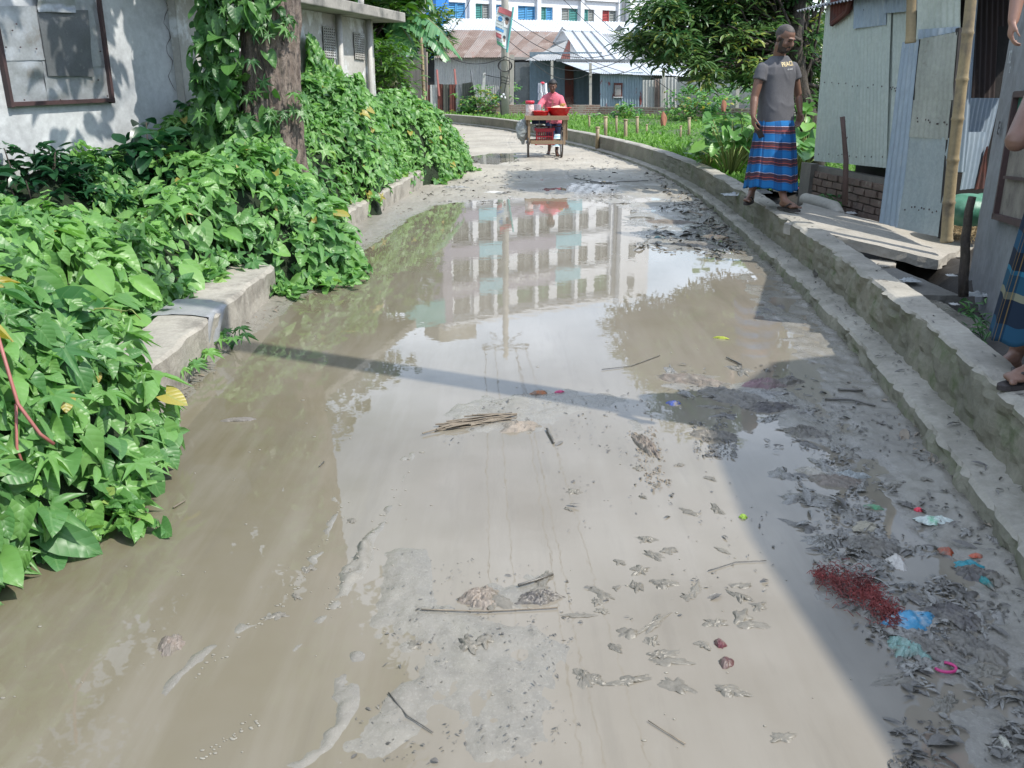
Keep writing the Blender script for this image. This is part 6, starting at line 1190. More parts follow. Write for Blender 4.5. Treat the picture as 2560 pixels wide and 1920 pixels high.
shirt = remesh(q, 'tshirt', m_tee, sm, voxel=.0075, smoothn=12, post=cloth_post(.009, 4.6, dirv=(1, .3, .8)))
bv = BVHTree.FromPolygons([v.co for v in shirt.data.vertices], [p.vertices[:] for p in shirt.data.polygons]); f_ = Rb.col[1].copy(); ctx = J(1965, 176, 9.0)
tc_ = J(1955, 166, 9.0); aw = math.radians(46); rr = Vector((math.cos(yaw), math.sin(yaw), 0))
def onshirt(co, ofs, sc):
    p0 = tc_ + Vector((math.cos(yaw), math.sin(yaw), 0))*(co.x*sc+ofs[0]) + Vector((0, 0, 1))*(co.y*sc+ofs[1]+co.x*sc*.10); hit = bv.ray_cast(p0 + f_*.6, -f_); return (hit[0] + f_*(.003+co.z)) if hit[0] else p0+f_*.14
m_gold = M_('gold_print', (.75, .55, .22), (.70, .62, .40), .5, 12, bump=0); m_wt = flat('off_white_print', (.62, .62, .60))
txt('PEACE', 1, None, None, m_gold, sm, 'shirt_lettering', .001, fn=lambda co: onshirt(co, (-.085, -.005), .056)); txt('of mind', 1, None, None, m_wt, sm, 'shirt_lettering', .001, fn=lambda co: onshirt(co, (-.02, -.036), .022))
BL = (.012, .09, .24); BL2 = (.014, .12, .31); RD = (.085, .035, .035); NV = (.015, .025, .06)
m_lungi = plaid('blue_plaid_cotton', [(0, BL), (.06, BL2), (.44, BL), (.52, (.30, .26, .28)), (.53, RD), (.56, NV), (.585, RD), (.63, NV), (.67, (.26, .06, .045)), (.74, NV), (.78, RD), (.86, NV), (.90, RD), (.97, (.4, .4, .5))], 4.35, 8, .5, line=(.03, .04, .1))
topc = J(1938, 300, 9.02); botc = J(1925, 469, 8.80)
def lungi(topc, botc, a0, b0, a1, b1, yaw, seed=0, hem=.02, pl=.055, wrap=.6):
    R = frame(yaw)
    def fn(u, v):
        t = 2*math.pi*u*1.04; s = 1-v; c = botc.lerp(topc, v); k = s**.65; a = a0+(a1-a0)*k; b = b0+(b1-b0)*k; fold = pl*(.25+.75*s)*(math.sin(t*5+seed+1.2*math.sin(t*2+seed)+v*1.2)*.6+math.sin(t*9+seed*2-v*2)*.35) + .10*math.exp(-((u-wrap)/.02)**2)*s; a *= 1+fold; b *= 1+fold; m = .006*(u > .98)
        p = c + R @ Vector((math.cos(t)*(a+m), math.sin(t)*(b+m), 0)); p.z += (hem*math.sin(t*2+seed)+.006*math.sin(t*11))*s; return p
    return fn
garment('lungi', lungi(topc, botc, .19, .15, .235, .26, yaw, 1.0, wrap=.36), 150, 46, m_lungi, sm)
ph_ = MB(); pc_ = J(1897, 327, 8.775); fr_ = Matrix.Rotation(math.radians(-28), 3, 'Y') @ Matrix.Rotation(math.radians(35), 3, 'Z'); ph_.box(pc_, (.008, .072, .145), R=fr_); o = ph_.build('mobile_phone', M_('dark_phone', (.015, .016, .025), bump=0, rough=.25)); bevel(o, .004); tag(o, "dark mobile phone held low in the standing man's hand", 'phone')
# --- vendor
vd_ = empty('person', G(1382, 388, .02), 'young vendor in a pink collared shirt pushing the snack cart along the lane', 'person')
yv = math.radians(-4); hv = J(1381.5, 216, 20.3); Rv = frame(math.radians(-8), math.radians(14)); q = MB(); head_prims(q, hv, Rv, 1.08); nbv = J(1381, 233, 20.42); chain(q, [(nbv-Vector((0, 0, .05)), .058), (hv-Rv.col[2]*.07-Rv.col[1]*.02, .05)])
pv = J(1384, 306, 20.42); ringtube(q, [(pv, .14, .10), (J(1383, 275, 20.42), .14, .1), (J(1382, 250, 20.42), .16, .10), (J(1381, 237, 20.42), .10, .07)], yv)
sR = J(1362, 246, 20.36); sL = J(1401, 246, 20.40); eR = J(1347, 268, 20.2); eL = J(1411, 270, 20.22); wR = J(1345, 283, 20.02); wL = J(1414, 285, 20.02)
for a, b, c in ((sR, eR, wR), (sL, eL, wL)): chain(q, [(a, .05), (b, .038), (c, .026)]); hand(q, c, (0, -1, -.15), (0, 0, -1), (1 if a is sR else -1, 0, 0), 1, .9)
h1_, h2_ = J(1374, 305, 20.42), J(1394, 305, 20.42); k1, k2 = J(1376, 340, 20.3), J(1396, 338, 20.35); g1, g2 = G(1373, 384, .02), G(1391, 389, .02); g1.y = 20.45; g2.y = 19.95; g1.x = J(1373, 385, 20.45).x; g2.x = J(1391, 392, 19.95).x; g1.z = g2.z = .015
chain(q, [(h1_, .085), (k1, .06), (g1+Vector((0, 0, .1)), .036)]); chain(q, [(h2_, .085), (k2, .06), (g2+Vector((0, 0, .1)), .036)]); foot(q, g1+Vector((0, 0, .09)), g1+Vector((0, .08, 0)), g1+Vector((-.04, -.2, 0))); foot(q, g2+Vector((0, 0, .09)), g2+Vector((0, .08, 0)), g2+Vector((.06, -.2, 0)))
remesh(q, 'body', m_sk2, vd_, voxel=.007, smoothn=3); head_parts(vd_, hv, Rv, 1.08, m_hair, None, thick=1.10, top=1.16)
m_pink = fab('pink_cotton', (.66, .17, .22)); q = MB()
ringtube(q, [(J(1384, 309, 20.42), .185, .135), (J(1383, 285, 20.42), .18, .135), (J(1382, 262, 20.42), .19, .13), (J(1381, 248, 20.42), .20, .12), (J(1381, 239, 20.42), .17, .11), (J(1381, 234, 20.42), .11, .09), (J(1381, 230.5, 20.4), .07, .07)], yv)
for a, b in ((sR, eR), (sL, eL)): chain(q, [(a, .068), (a.lerp(b, .9), .062)], n=14)
sh_ = remesh(q, 'shirt', m_pink, vd_, voxel=.012, smoothn=4, post=cloth_post(.012, 6, seed=4)); 
for k in (-1, 1): q = MB(); c = J(1381, 236, 20.31); q.add([c+Vector((0, -.015, -.035)), c+Vector((k*.075, .0, .0)), c+Vector((k*.085, .02, .035)), c+Vector((k*.03, -.01, .02))], [(0, 1, 2, 3)]); q.build('collar', m_pink, vd_)
q = MB(); q.box(J(1381.5, 262, 20.27), (.035, .012, .20)); q.build('placket', m_redst, vd_)
m_navy = fab('navy_cotton', (.02, .03, .07)); m_patt = plaid('blue_white_print', [(0, (.75, .78, .8)), (.3, (.08, .45, .62)), (.5, (.75, .78, .8)), (.75, (.05, .35, .55))], 5, 5, .8)
q = MB(); ringtube(q, [(J(1385, 309, 20.42), .17, .12), (J(1385, 303, 20.42), .17, .125)], yv); 
for a, b in ((h1_, k1), (h2_, k2)): q.tube([a, a.lerp(b, .5), b, b.lerp(b+(b-a), .08)], [.10, .105, .10, .10], n=16)
remesh(q, 'trousers', m_navy, vd_, voxel=.014, smoothn=3, post=cloth_post(.01, 6, seed=2))
q = MB(); q.grid(lambda u, v: k2.lerp(g2+Vector((0, 0, .16)), 1-v)+Vector((math.cos(u*6.283)*(.085+.015*math.sin(u*25)), math.sin(u*6.283)*.085, .04)), 24, 8, closed=True); q.build('trouser_cuff', m_patt, vd_, sm=True)
# --- man at the right edge with a child
m2 = empty('person', G(2560, 990, ZC), 'bare shouldered man in dark plaid lungi at the right edge, carrying a child', 'person')
y2 = math.radians(-62); R2 = frame(y2); bx, by = 2.34, 3.68
P2 = lambda f, r, z: Vector((bx, by, ZC+z)) + R2.col[1]*f + R2.col[0]*r
q = MB(); hc2 = P2(.03, .0, 1.60); head_prims(q, hc2, frame(y2, .1), 1.0); chain(q, [(P2(0, 0, 1.38), .06), (P2(.01, 0, 1.53), .052)])
ringtube(q, [(P2(0, 0, .86), .155, .115), (P2(.02, 0, 1.0), .15, .125), (P2(.02, 0, 1.15), .16, .12), (P2(0, 0, 1.3), .18, .115), (P2(-.01, 0, 1.38), .15, .08), (P2(0, 0, 1.42), .07, .06)], y2)
f2h = G(2562, 1000, ZC+.024); f2h.x = 2.19; f2h.y = 3.44; f2t = f2h + Vector((-.24, -.10, 0)); elb = J(2541, 352, 3.50); sh2 = P2(.0, -.19, 1.34); wr2 = P2(.24, .08, 1.10)
sh2 = P2(.0, .19, 1.34); chain(q, [(sh2, .058), (elb, .042), (P2(.22, -.02, 1.06), .03)]); hand(q, P2(.22, -.02, 1.06), -R2.col[0]+Vector((0, 0, .2)), (0, .2, 1), R2.col[1], 1, .4)
sh3 = P2(.0, -.19, 1.34); chain(q, [(sh3, .058), (P2(.06, -.26, 1.08), .042), (P2(.24, -.10, 1.12), .03)]); hand(q, P2(.24, -.10, 1.12), R2.col[0], (0, .2, 1), R2.col[1], 1, .4)
chain(q, [(P2(0, .09, .85), .09), (P2(.10, .09, .45), .062), (f2h+Vector((-.02, 0, .10)), .038)]); foot(q, f2h+Vector((-.02, 0, .09)), f2h, f2t); f3h = Vector((2.40, 3.98, ZC+.0)); f3h.z = .26; chain(q, [(P2(0, -.09, .85), .09), (P2(-.02, -.10, .45), .062), (f3h+Vector((-.02, 0, .10)), .038)]); foot(q, f3h+Vector((-.02, 0, .09)), f3h, f3h+Vector((-.24, -.1, 0)))
remesh(q, 'body', m_sk3, m2, voxel=.007, smoothn=3); head_parts(m2, hc2, frame(y2, .1), 1.0, m_hair, None)
sole(m2, f2h, f2t, m_sole, m_sole); sole(m2, f3h, f3h+Vector((-.24, -.1, 0)), m_sole, m_sole)
m_l2 = plaid('dark_blue_yellow_plaid', [(0, (.015, .06, .11)), (.2, (.012, .022, .04)), (.48, (.17, .17, .12)), (.56, (.015, .06, .10)), (.75, (.02, .12, .19)), (.8, (.012, .02, .035))], 2.2, 7, .35, line=(.35, .22, .06))
garment('lungi', lungi(P2(0, 0, .95), P2(.05, .02, .13), .16, .12, .21, .19, y2, 2.2, hem=.02, pl=.06), 130, 40, m_l2, m2)
ch = empty('person', P2(.15, -.02, 1.1), 'small child in red carried at the right edge, one hand hanging down', 'person')
q = MB(); hc3 = P2(.16, .0, 1.72); head_prims(q, hc3, frame(y2-.5, 0), .85); ringtube(q, [(P2(.17, .0, 1.15), .09, .08), (P2(.16, 0, 1.35), .10, .08), (P2(.16, 0, 1.5), .09, .06), (P2(.16, 0, 1.56), .05, .04)], y2); chain(q, [(P2(.16, 0, 1.55), .04), (hc3-Vector((0, 0, .05)), .04)])
hw = J(2533, 52, 3.42); chain(q, [(P2(.18, .10, 1.52), .034), (J(2548, -30, 3.45), .028), (hw, .019)]); hand(q, hw, (-.1, -.1, -1), (.9, -.2, 0), (-.3, -1, 0), .62, .6); chain(q, [(P2(.16, -.10, 1.50), .034), (P2(.10, -.14, 1.35), .026), (P2(.0, -.1, 1.38), .019)]); hand(q, P2(.0, -.1, 1.38), R2.col[1]*-1, (0, 0, -1), R2.col[0], .6, .5)
chain(q, [(P2(.14, .06, 1.15), .055), (P2(.10, .20, 1.12), .045), (P2(-.02, .26, 1.0), .028)]); chain(q, [(P2(.14, -.06, 1.15), .055), (P2(.10, -.20, 1.12), .045), (P2(-.02, -.26, 1.0), .028)]); foot(q, P2(-.02, .26, 1.0), P2(-.03, .26, .95), P2(-.15, .27, .93), .55); foot(q, P2(-.02, -.26, 1.0), P2(-.03, -.26, .95), P2(-.15, -.27, .93), .55)
remesh(q, 'body', m_sk4, ch, voxel=.006, smoothn=3); head_parts(ch, hc3, frame(y2-.5, 0), .85, m_hair, None)
m_redc = fab('red_cotton', (.60, .06, .03)); q = MB(); ringtube(q, [(P2(.17, .0, 1.10), .115, .10), (P2(.16, 0, 1.35), .115, .095), (P2(.16, 0, 1.5), .10, .075), (P2(.16, 0, 1.55), .06, .05)], y2); chain(q, [(P2(.18, .09, 1.51), .05), (P2(.18, .14, 1.54), .045)]); chain(q, [(P2(.16, -.09, 1.5), .05), (P2(.13, -.13, 1.42), .045)]); remesh(q, 'dress', m_redc, ch, voxel=.01, smoothn=3, post=cloth_post(.006, 8))
# ------------------------------------------------------------------ vendor's cart
m_wood = M_('worn_cart_wood', (.34, .24, .15), (.24, .165, .105), .8, 4, bump=.35, bscale=20, stretch=(.3, 1, 1), spot=(.13, .09, .065), spotpos=(.58, .7), spotscale=5); m_wood2 = M_('dark_cart_wood', (.17, .115, .08), (.11, .075, .055), .85, 4, bump=.3)
CY = 19.3; ct = empty('snack_cart', J(1365, 400, CY)*Vector((1, 1, 0)), 'wooden two wheeled snack cart with red basins pushed along the lane', 'cart')
x0, x1 = J(1314, 290, CY).x, J(1421, 290, CY).x; zt1 = J(1365, 289.5, CY).z; zt0 = J(1365, 300.5, CY).z; D = .72
q = MB(); q.box(((x0+x1)/2, CY+D/2, zt1-.035), (x1-x0-.04, D-.04, .02)); q.build('tray', m_wood, ct)
for (cx, cy, sx, sy) in (((x0+x1)/2, CY, x1-x0, .03), ((x0+x1)/2, CY+D, x1-x0, .03), (x0, CY+D/2, .03, D-.032), (x1, CY+D/2, .03, D-.032)): q = MB(); q.box((cx, cy, (zt1+zt0)/2), (sx, sy, zt1-zt0)); bevel(q.build('side_board', m_wood, ct), .004)
zb = J(1365, 356, CY).z
for x in (x0+.075, x1-.075):
    for y in (CY+.05, CY+D-.06): q = MB(); q.bar((x, y, zb-.05), (x, y, zt0-.001), .05, .045); q.build('leg', m_wood, ct)
q = MB(); q.box(((x0+x1)/2, CY+.02, zb), (x1-x0-.22, .035, .075)); q.build('cross_bar', m_wood, ct); q = MB(); q.box(((x0+x1)/2, CY+D-.06, zb), (x1-x0-.22, .035, .06)); q.build('cross_bar', m_wood, ct)
for s in (-1, 1):                                           # sloping side struts
    x = (x0+x1)/2+s*((x1-x0)/2-.03); q = MB(); q.bar((x, CY+.1, zt0-.002), (x+s*.015, CY+.22, .38), .035, .04); q.build('strut', m_wood, ct)
    xw = J(1321 if s < 0 else 1406.5, 360, CY).x; c = Vector((xw, CY+.33, .325)); w_ = empty('wheel', c); w_.parent = ct; w_.matrix_parent_inverse = world_inv(ct)
    q = MB(); ring = [c+Vector((0, math.cos(a)*.305, math.sin(a)*.305)) for a in [i*2*math.pi/40 for i in range(41)]]; q.tube(ring, .020, n=8, cap=False); q.build('tyre', M_('muddy_tyre', (.06, .05, .045), (.14, .12, .10), .8, 6, bump=.2), w_, sm=True)
    q = MB(); q.tube([c+Vector((0, (p-c).y*.93, (p-c).z*.93)) for p in ring], .009, n=6, cap=False); q.build('rim', m_gal, w_, sm=True)
    q = MB(); q.tube([c-Vector((.05, 0, 0)), c+Vector((.05, 0, 0))], .028, n=10); q.build('hub', m_gal, w_, sm=True)
    for i in range(18): a = i*2*math.pi/18; q = MB(); q.tube([c+Vector((.03*(1 if i % 2 else -1), 0, 0)), c+Vector((0, math.cos(a)*.285, math.sin(a)*.285))], .0025, n=4); q.build('spoke', m_gal, w_)
q = MB(); q.tube([(J(1321, 360, CY).x-.04, CY+.33, .325), (J(1406.5, 360, CY).x+.04, CY+.33, .325)], .014, n=8); q.build('axle', m_gal, ct, sm=True)
q = MB(); q.tube([(x0+.1, CY+D, zt0+.02), (x0+.1, CY+D+.18, zt0+.03), (x1-.1, CY+D+.18, zt0+.03), (x1-.1, CY+D, zt0+.02)], .014, n=8); q.build('push_handle', m_gal, ct, sm=True)
q = MB(); q.tube([((x0+x1)/2-.25, CY+.3, zt0), ((x0+x1)/2-.22, CY+.3, zt0-.14), ((x0+x1)/2+.3, CY+.3, zt0-.14), ((x0+x1)/2+.38, CY+.3, zt0)], .010, n=6); q.build('hanger_rod', m_rdark, ct)
zf = zt1-.024
m_redpl = M_('glossy_red_plastic', (.66, .02, .025), (.60, .015, .02), .3, 3, bump=0); m_redlid = M_('pink_red_plastic', (.72, .05, .09), (.68, .04, .07), .35, 3, bump=0)
def basin(c, r0, r1, h_, label, mat):
    q = MB(); q.lathe(c, [(0, 0), (r0, 0), (r0+(r1-r0)*.5, h_*.5), (r1, h_), (r1+.012, h_+.002), (r1+.012, h_-.008), (r1-.004, h_-.01), (r0+(r1-r0)*.45, h_*.45), (r0-.006, .008), (0, .008)], n=36); return tag(q.build('basin', mat, sm=True), label, 'basin')
c = J(1398, 289, CY+.26); bc1 = Vector((c.x-.01, CY+.30, zf)); basin(bc1, .17, .26, .185, 'large red plastic basin heaped with snacks on the right of the cart', m_redpl)
c = J(1352, 289, CY+.16); bc2 = Vector((c.x, CY+.20, zf)); basin(bc2, .13, .175, .115, 'small shallow red basin at the front left of the cart', m_redpl)
m_puff = M_('puffed_rice', (.74, .64, .50), (.64, .50, .36), .8, 20, bump=.5, bscale=60); m_frit = M_('fried_fritter', (.52, .30, .08), (.40, .20, .05), .7, 12, bump=.5, bscale=50)
def sk_(n_): return bc1 + n_
q = MB(); q.lathe(bc1+Vector((0, 0, .145)), [(.225, 0), (.19, .03), (.13, .052), (.06, .07), (0, .075)], n=30)
for _ in range(260): a = random.uniform(0, 6.28); r = .21*random.random()**.5; p = bc1+Vector((math.cos(a)*r, math.sin(a)*r, .16+.062*(1-(r/.22)**1.5))); q.ell(p, (.012, .009, .007), n=6)
tag(q.build('puffed_rice', m_puff, sm=True), 'heap of pale puffed rice filling the large red basin', 'snack', kind='stuff')
for i in range(9): q = MB(); p = bc1+Vector((.07+.022*(i % 4)-.02, -.08+.035*(i//3), .22+.02*(i % 2)+.015*(i//4))); q.ell(p, (.026, .022, .015), n=10); tag(q.build('fritter', m_frit, sm=True), 'small golden fritter piled on the puffed rice', 'fritter', 'fritters on the heap in the basin')
q = MB()
for _ in range(34): p = bc1+Vector((.19, .02, .18)); d_ = Vector((random.uniform(-.3, 1), random.uniform(-.5, .5), random.uniform(.1, 1.1))).normalized()*random.uniform(.1, .26); q.tube([p, p+d_*.5+Vector((0, 0, .01)), p+d_], .002, n=3)
tag(q.build('herb_bundle', m_bark2), 'bundle of dry thin herb twigs sticking out of the red basin', 'twigs')
c = J(1325, 289, CY+.2); jc = Vector((c.x-.005, CY+.24, zf)); jr = empty('jar', jc, 'tall clear plastic jar of snacks with a red lid at the left of the cart', 'jar')
m_jar = M_('snack_filled_jar', (.62, .52, .50), (.55, .36, .34), .25, 18, bump=.1, spot=(.7, .66, .62), spotpos=(.5, .6), spotscale=22)
q = MB(); q.lathe(jc, [(0, 0), (.085, 0), (.09, .02), (.09, .22), (.075, .25), (.07, .27)], n=28); q.build('body', m_jar, jr, sm=True); q = MB(); q.lathe(jc, [(.075, .262), (.094, .262), (.096, .305), (.09, .32), (0, .322)], n=28); q.build('lid', m_redlid, jr, sm=True)
c = J(1344, 289, CY+.35); tcn = Vector((c.x, CY+.45, zf)); tn = empty('tin_can', tcn, 'squat grey metal tin behind the small red basin', 'tin'); q = MB(); q.lathe(tcn, [(0, 0), (.08, 0), (.08, .24), (0, .24)], n=24); q.build('body', M_('pale_tin_can', (.50, .52, .58), (.42, .44, .50), .35, 3, metal=.5, bump=.05), tn, sm=False); q = MB(); q.lathe(tcn, [(.082, .09), (.083, .09), (.083, .105), (.082, .105)], n=24); q.build('band', m_bluep, tn)
q = MB(); c = tcn+Vector((.13, -.03, 0)); q.ell(c+Vector((0, 0, .07)), (.05, .04, .075), n=14); q.ell(c+Vector((.04, .02, .05)), (.04, .03, .05), n=12); o = remesh(q, 'green_packet', m_greenp, voxel=.01); tag(o, 'small green bag between the tin and the large red basin', 'bag')
q = MB(); q.add([c+Vector((.05, -.02, .02)), c+Vector((.10, 0, .02)), c+Vector((.09, 0, .17)), c+Vector((.05, .04, .02))], [(0, 1, 2), (1, 3, 2), (0, 2, 3)]); tag(q.build('paper_cone', m_wpaint), 'white folded paper cone behind the snacks', 'paper cone')
# crate hanging under the tray
m_crate = M_('dark_red_plastic', (.36, .015, .03), (.30, .012, .025), .45, 3, bump=0); cr_ = empty('plastic_crate', J(1362, 360, CY+.2), 'dark red plastic bottle crate hung under the cart', 'crate')
ca, cb, cz0, cz1 = J(1341, 0, CY+.1).x, J(1383, 0, CY+.1).x, J(1362, 362, CY+.1).z, J(1362, 321, CY+.1).z; ca, cb = J(1341, 340, CY+.1).x, J(1383, 340, CY+.1).x
for y in (CY+.10, CY+.42):
    q = MB(); w_ = cb-ca; 
    for z_, h__ in ((cz1-.035, .07), (cz0+.035, .07), ((cz0+cz1)/2+.0, .02)): q.box(((ca+cb)/2, y, z_), (w_, .014, h__))
    for i in range(9): q.box((ca+.012+(w_-.024)*i/8, y, (cz0+cz1)/2), ((.03 if i in (0, 8) else .010), .0135, cz1-cz0-.14))
    for x in (ca-.01, cb+.01):
        for z_ in (cz0+.02, cz1-.02): q.box((x, y, z_), (.05, .02, .055))
    q.build('side', m_crate, cr_)
for x in (ca, cb): q = MB(); q.box((x, CY+.26, (cz0+cz1)/2), (.013, .305, cz1-cz0-.01)); q.build('end', m_crate, cr_)
q = MB(); q.box(((ca+cb)/2, CY+.26, cz0+.01), (w_-.02, .30, .012)); q.build('bottom', m_crate, cr_)
q = MB(); q.tube([(ca+.05, CY+.1, cz1), (ca+.06, CY+.12, zt0)], .005, n=4); q.tube([(cb-.05, CY+.1, cz1), (cb-.06, CY+.12, zt0)], .005, n=4); q.build('string', m_pole, cr_)
m_bagw = M_('translucent_grey_bag', (.46, .48, .47), (.36, .38, .37), .35, 6, bump=.5, bscale=22, transl=.25)
q = MB(); c = J(1305, 325, CY+.15); q.ell(c, (.13, .11, .22), n=20); q.ell(c+Vector((.07, 0, .14)), (.05, .05, .15), n=14); q.ell(c+Vector((.02, 0, -.16)), (.06, .06, .13), n=14); o = remesh(q, 'plastic_bag', m_bagw, voxel=.014, smoothn=5, post=cloth_post(.022, 8, seed=9)); tag(o, 'bulging translucent grey plastic bag hanging from the left end of the cart', 'bag')
q = MB(); q.box(J(1347, 304, CY+.3), (.30, .3, .09)); o = q.build('dark_bundle', m_navy); bevel(o, .02); tag(o, 'dark folded bundle hung under the left half of the cart tray', 'bundle')
q = MB(); c = J(1350, 322, CY+.5); q.ell(c, (.17, .12, .09), n=16); o = remesh(q, 'white_sack', m_pale, voxel=.014, post=cloth_post(.02, 7, seed=3)); tag(o, 'white sack slung behind the red crate under the cart', 'sack')
# striped cloth on a peg behind the vendor
m_str = plaid('striped_white_cloth', [(0, (.8, .8, .8)), (.97, (.7, .7, .7))], 1, 6, .0, line=(.05, .05, .05)); c = J(1356, 228, 24); q = MB(); q.grid(lambda u, v: c+Vector(((u-.5)*.26*(1.1-.25*v+.0)+(.02 if v < .5 else 0), .03*math.sin(u*14), -.22+.42*v)), 20, 8); cl_ = empty('hung_cloth', c, 'black and white striped cloth hung with a red collar behind the vendor', 'cloth'); q.build('cloth', m_str, cl_); q = MB(); q.ell(c+Vector((.0, 0, .2)), (.06, .03, .03)); q.build('collar', m_redlid, cl_); q = MB(); q.tube([(c.x, c.y+.05, 0), (c.x, c.y+.05, c.z+.2)], .018, n=6); q.build('stick', m_bam, cl_)
# ------------------------------------------------------------------ litter on the lane
def roadz(x, y):
    j = int(np.clip(np.searchsorted(ys, y), 0, len(ys)-1)); i = int(np.clip(np.searchsorted(xs, x), 0, len(xs)-1)); return max(0., float(h[j, i]))
def mudc(name, c, r=.35, sp=(.16, .145, .12), lo=.45): return M_(name, c, tuple(x*.7 for x in c), r, 8, bump=.5, bscale=40, spot=sp, spotpos=(lo, lo+.18), spotscale=14)
m_film = M_('muddy_clear_plastic', (.255, .235, .195), (.19, .175, .145), .36, 9, bump=.35, bscale=45, transl=.2, spec=.5); m_film2 = M_('grey_wet_plastic', (.24, .23, .205), (.16, .15, .13), .22, 9, bump=.6, bscale=45, spec=.8); m_dkf = M_('dark_wet_leaf', (.075, .068, .058), (.15, .138, .118), .35, 12, bump=.5, spec=.7); m_twig = M_('wet_straw', (.26, .215, .16), (.17, .14, .105), .7, 12, bump=.3)
def crumple(u, v, w_, l_, mat, label, name='plastic_scrap', cat='litter', group=None, hgt=.18, rag=.25, rot=None, n=12, dz=0, fold=1.0, parent=None):
    g = G2(u, v, .005); z = roadz(g.x, g.y); g = G2(u, v, z); sd = random.random()*90; a = random.uniform(0, 3.14) if rot is None else rot; R = Matrix.Rotation(a, 3, 'Z'); q = MB()
    def fn(s, t):
        x, y = s*2-1, t*2-1; k = max(abs(x), abs(y)); r = math.hypot(x, y)+1e-6; sc = k/r; x, y = x*sc, y*sc; ang = math.atan2(y, x); e = 1+rag*noise.noise(Vector((math.cos(ang)*1.7+sd, math.sin(ang)*1.7, sd)))*2*k + rag*.5*noise.noise(Vector((math.cos(ang)*5+sd, math.sin(ang)*5, sd)))*k; x *= e; y *= e
        f = noise.noise(Vector((x*1.6+sd, y*1.6, 2)))*.6 + (1-abs(noise.noise(Vector((x*3.2, y*2.4+sd, 4))))*2.4)*.42 + .25*noise.noise(Vector((x*7, y*7, sd)))
        return g + R @ Vector((x*w_/2*(1-.12*f*fold), y*l_/2, hgt*min(w_, l_)*(f+.22)*(1-.35*k)*fold + dz*(1-k**3) + .003 - .13*min(w_, l_)*k**3))
    q.grid(fn, n, n); o = q.build(name, mat, parent, sm=random.random() < .5); return tag(o, label, cat, group)
random.seed(21)
GL = 'crumpled clear grey plastic scrap half sunk in the shallow muddy water'
for (u, v, w_, l_) in [(1410,1200,.09,.05),(1385,1232,.07,.05),(1432,1262,.06,.09),(1445,1190,.06,.04),(1375,1268,.05,.08),(1298,1282,.04,.09),(1415,1345,.035,.14),(1362,1368,.08,.06),(1545,1345,.08,.05),(1598,1290,.05,.08),(1622,1350,.09,.05),(1600,1335,.10,.07),(1425,1415,.09,.05),(1462,1482,.10,.05),(1573,1492,.10,.05),(1362,1472,.05,.11),(1262,1462,.09,.06),(1285,1470,.06,.05),(1502,1275,.09,.03),(1440,1430,.11,.04),(1240,1062,.07,.05),(1380,1012,.05,.04),(1492,1108,.08,.05),(1550,1102,.09,.04),(1062,1292,.09,.12),(1180,1250,.10,.05),(1690,1595,.07,.04),(1338,1215,.04,.03),(1228,1100,.05,.02),(1390,1075,.03,.03),(1420,1050,.03,.03),(1332,1270,.03,.02),(1468,1005,.05,.03),(1535,1035,.06,.03),(1600,1265,.07,.03),(1640,1310,.06,.05),(1395,1165,.06,.06),(1560,1190,.05,.02),(1300,1320,.05,.03),(1250,1330,.09,.02),(1520,1395,.05,.03),(1410,1385,.05,.04),(1330,1400,.03,.05),(1485,1290,.05,.03),(1290,1300,.04,.05),(1010,1392,.10,.06),(1045,1385,.07,.07),(900,1392,.05,.05),(600,1330,.06,.04),(640,1290,.03,.05),(668,1230,.05,.04),(760,1125,.04,.03),(1160,1275,.09,.04)]:
    wh = 'at the left of the lane' if u < 800 else 'above the long pale cane' if u < 1340 and v < 1330 else 'beside the bottom mud patch' if u < 1345 else 'in the lower middle of the lane' if v > 1320 and u < 1510 else 'close to the roof shadow edge' if u > 1480 else 'in the middle of the lane'
    crumple(u, v, w_*.95, l_*.95, m_film, 'crumpled clear plastic scrap in shallow water '+wh, group='clear plastic scraps '+wh, hgt=.20, rag=.5, n=11)
GM = 'wet grey plastic rag matted with silt among the rubbish at the right side'
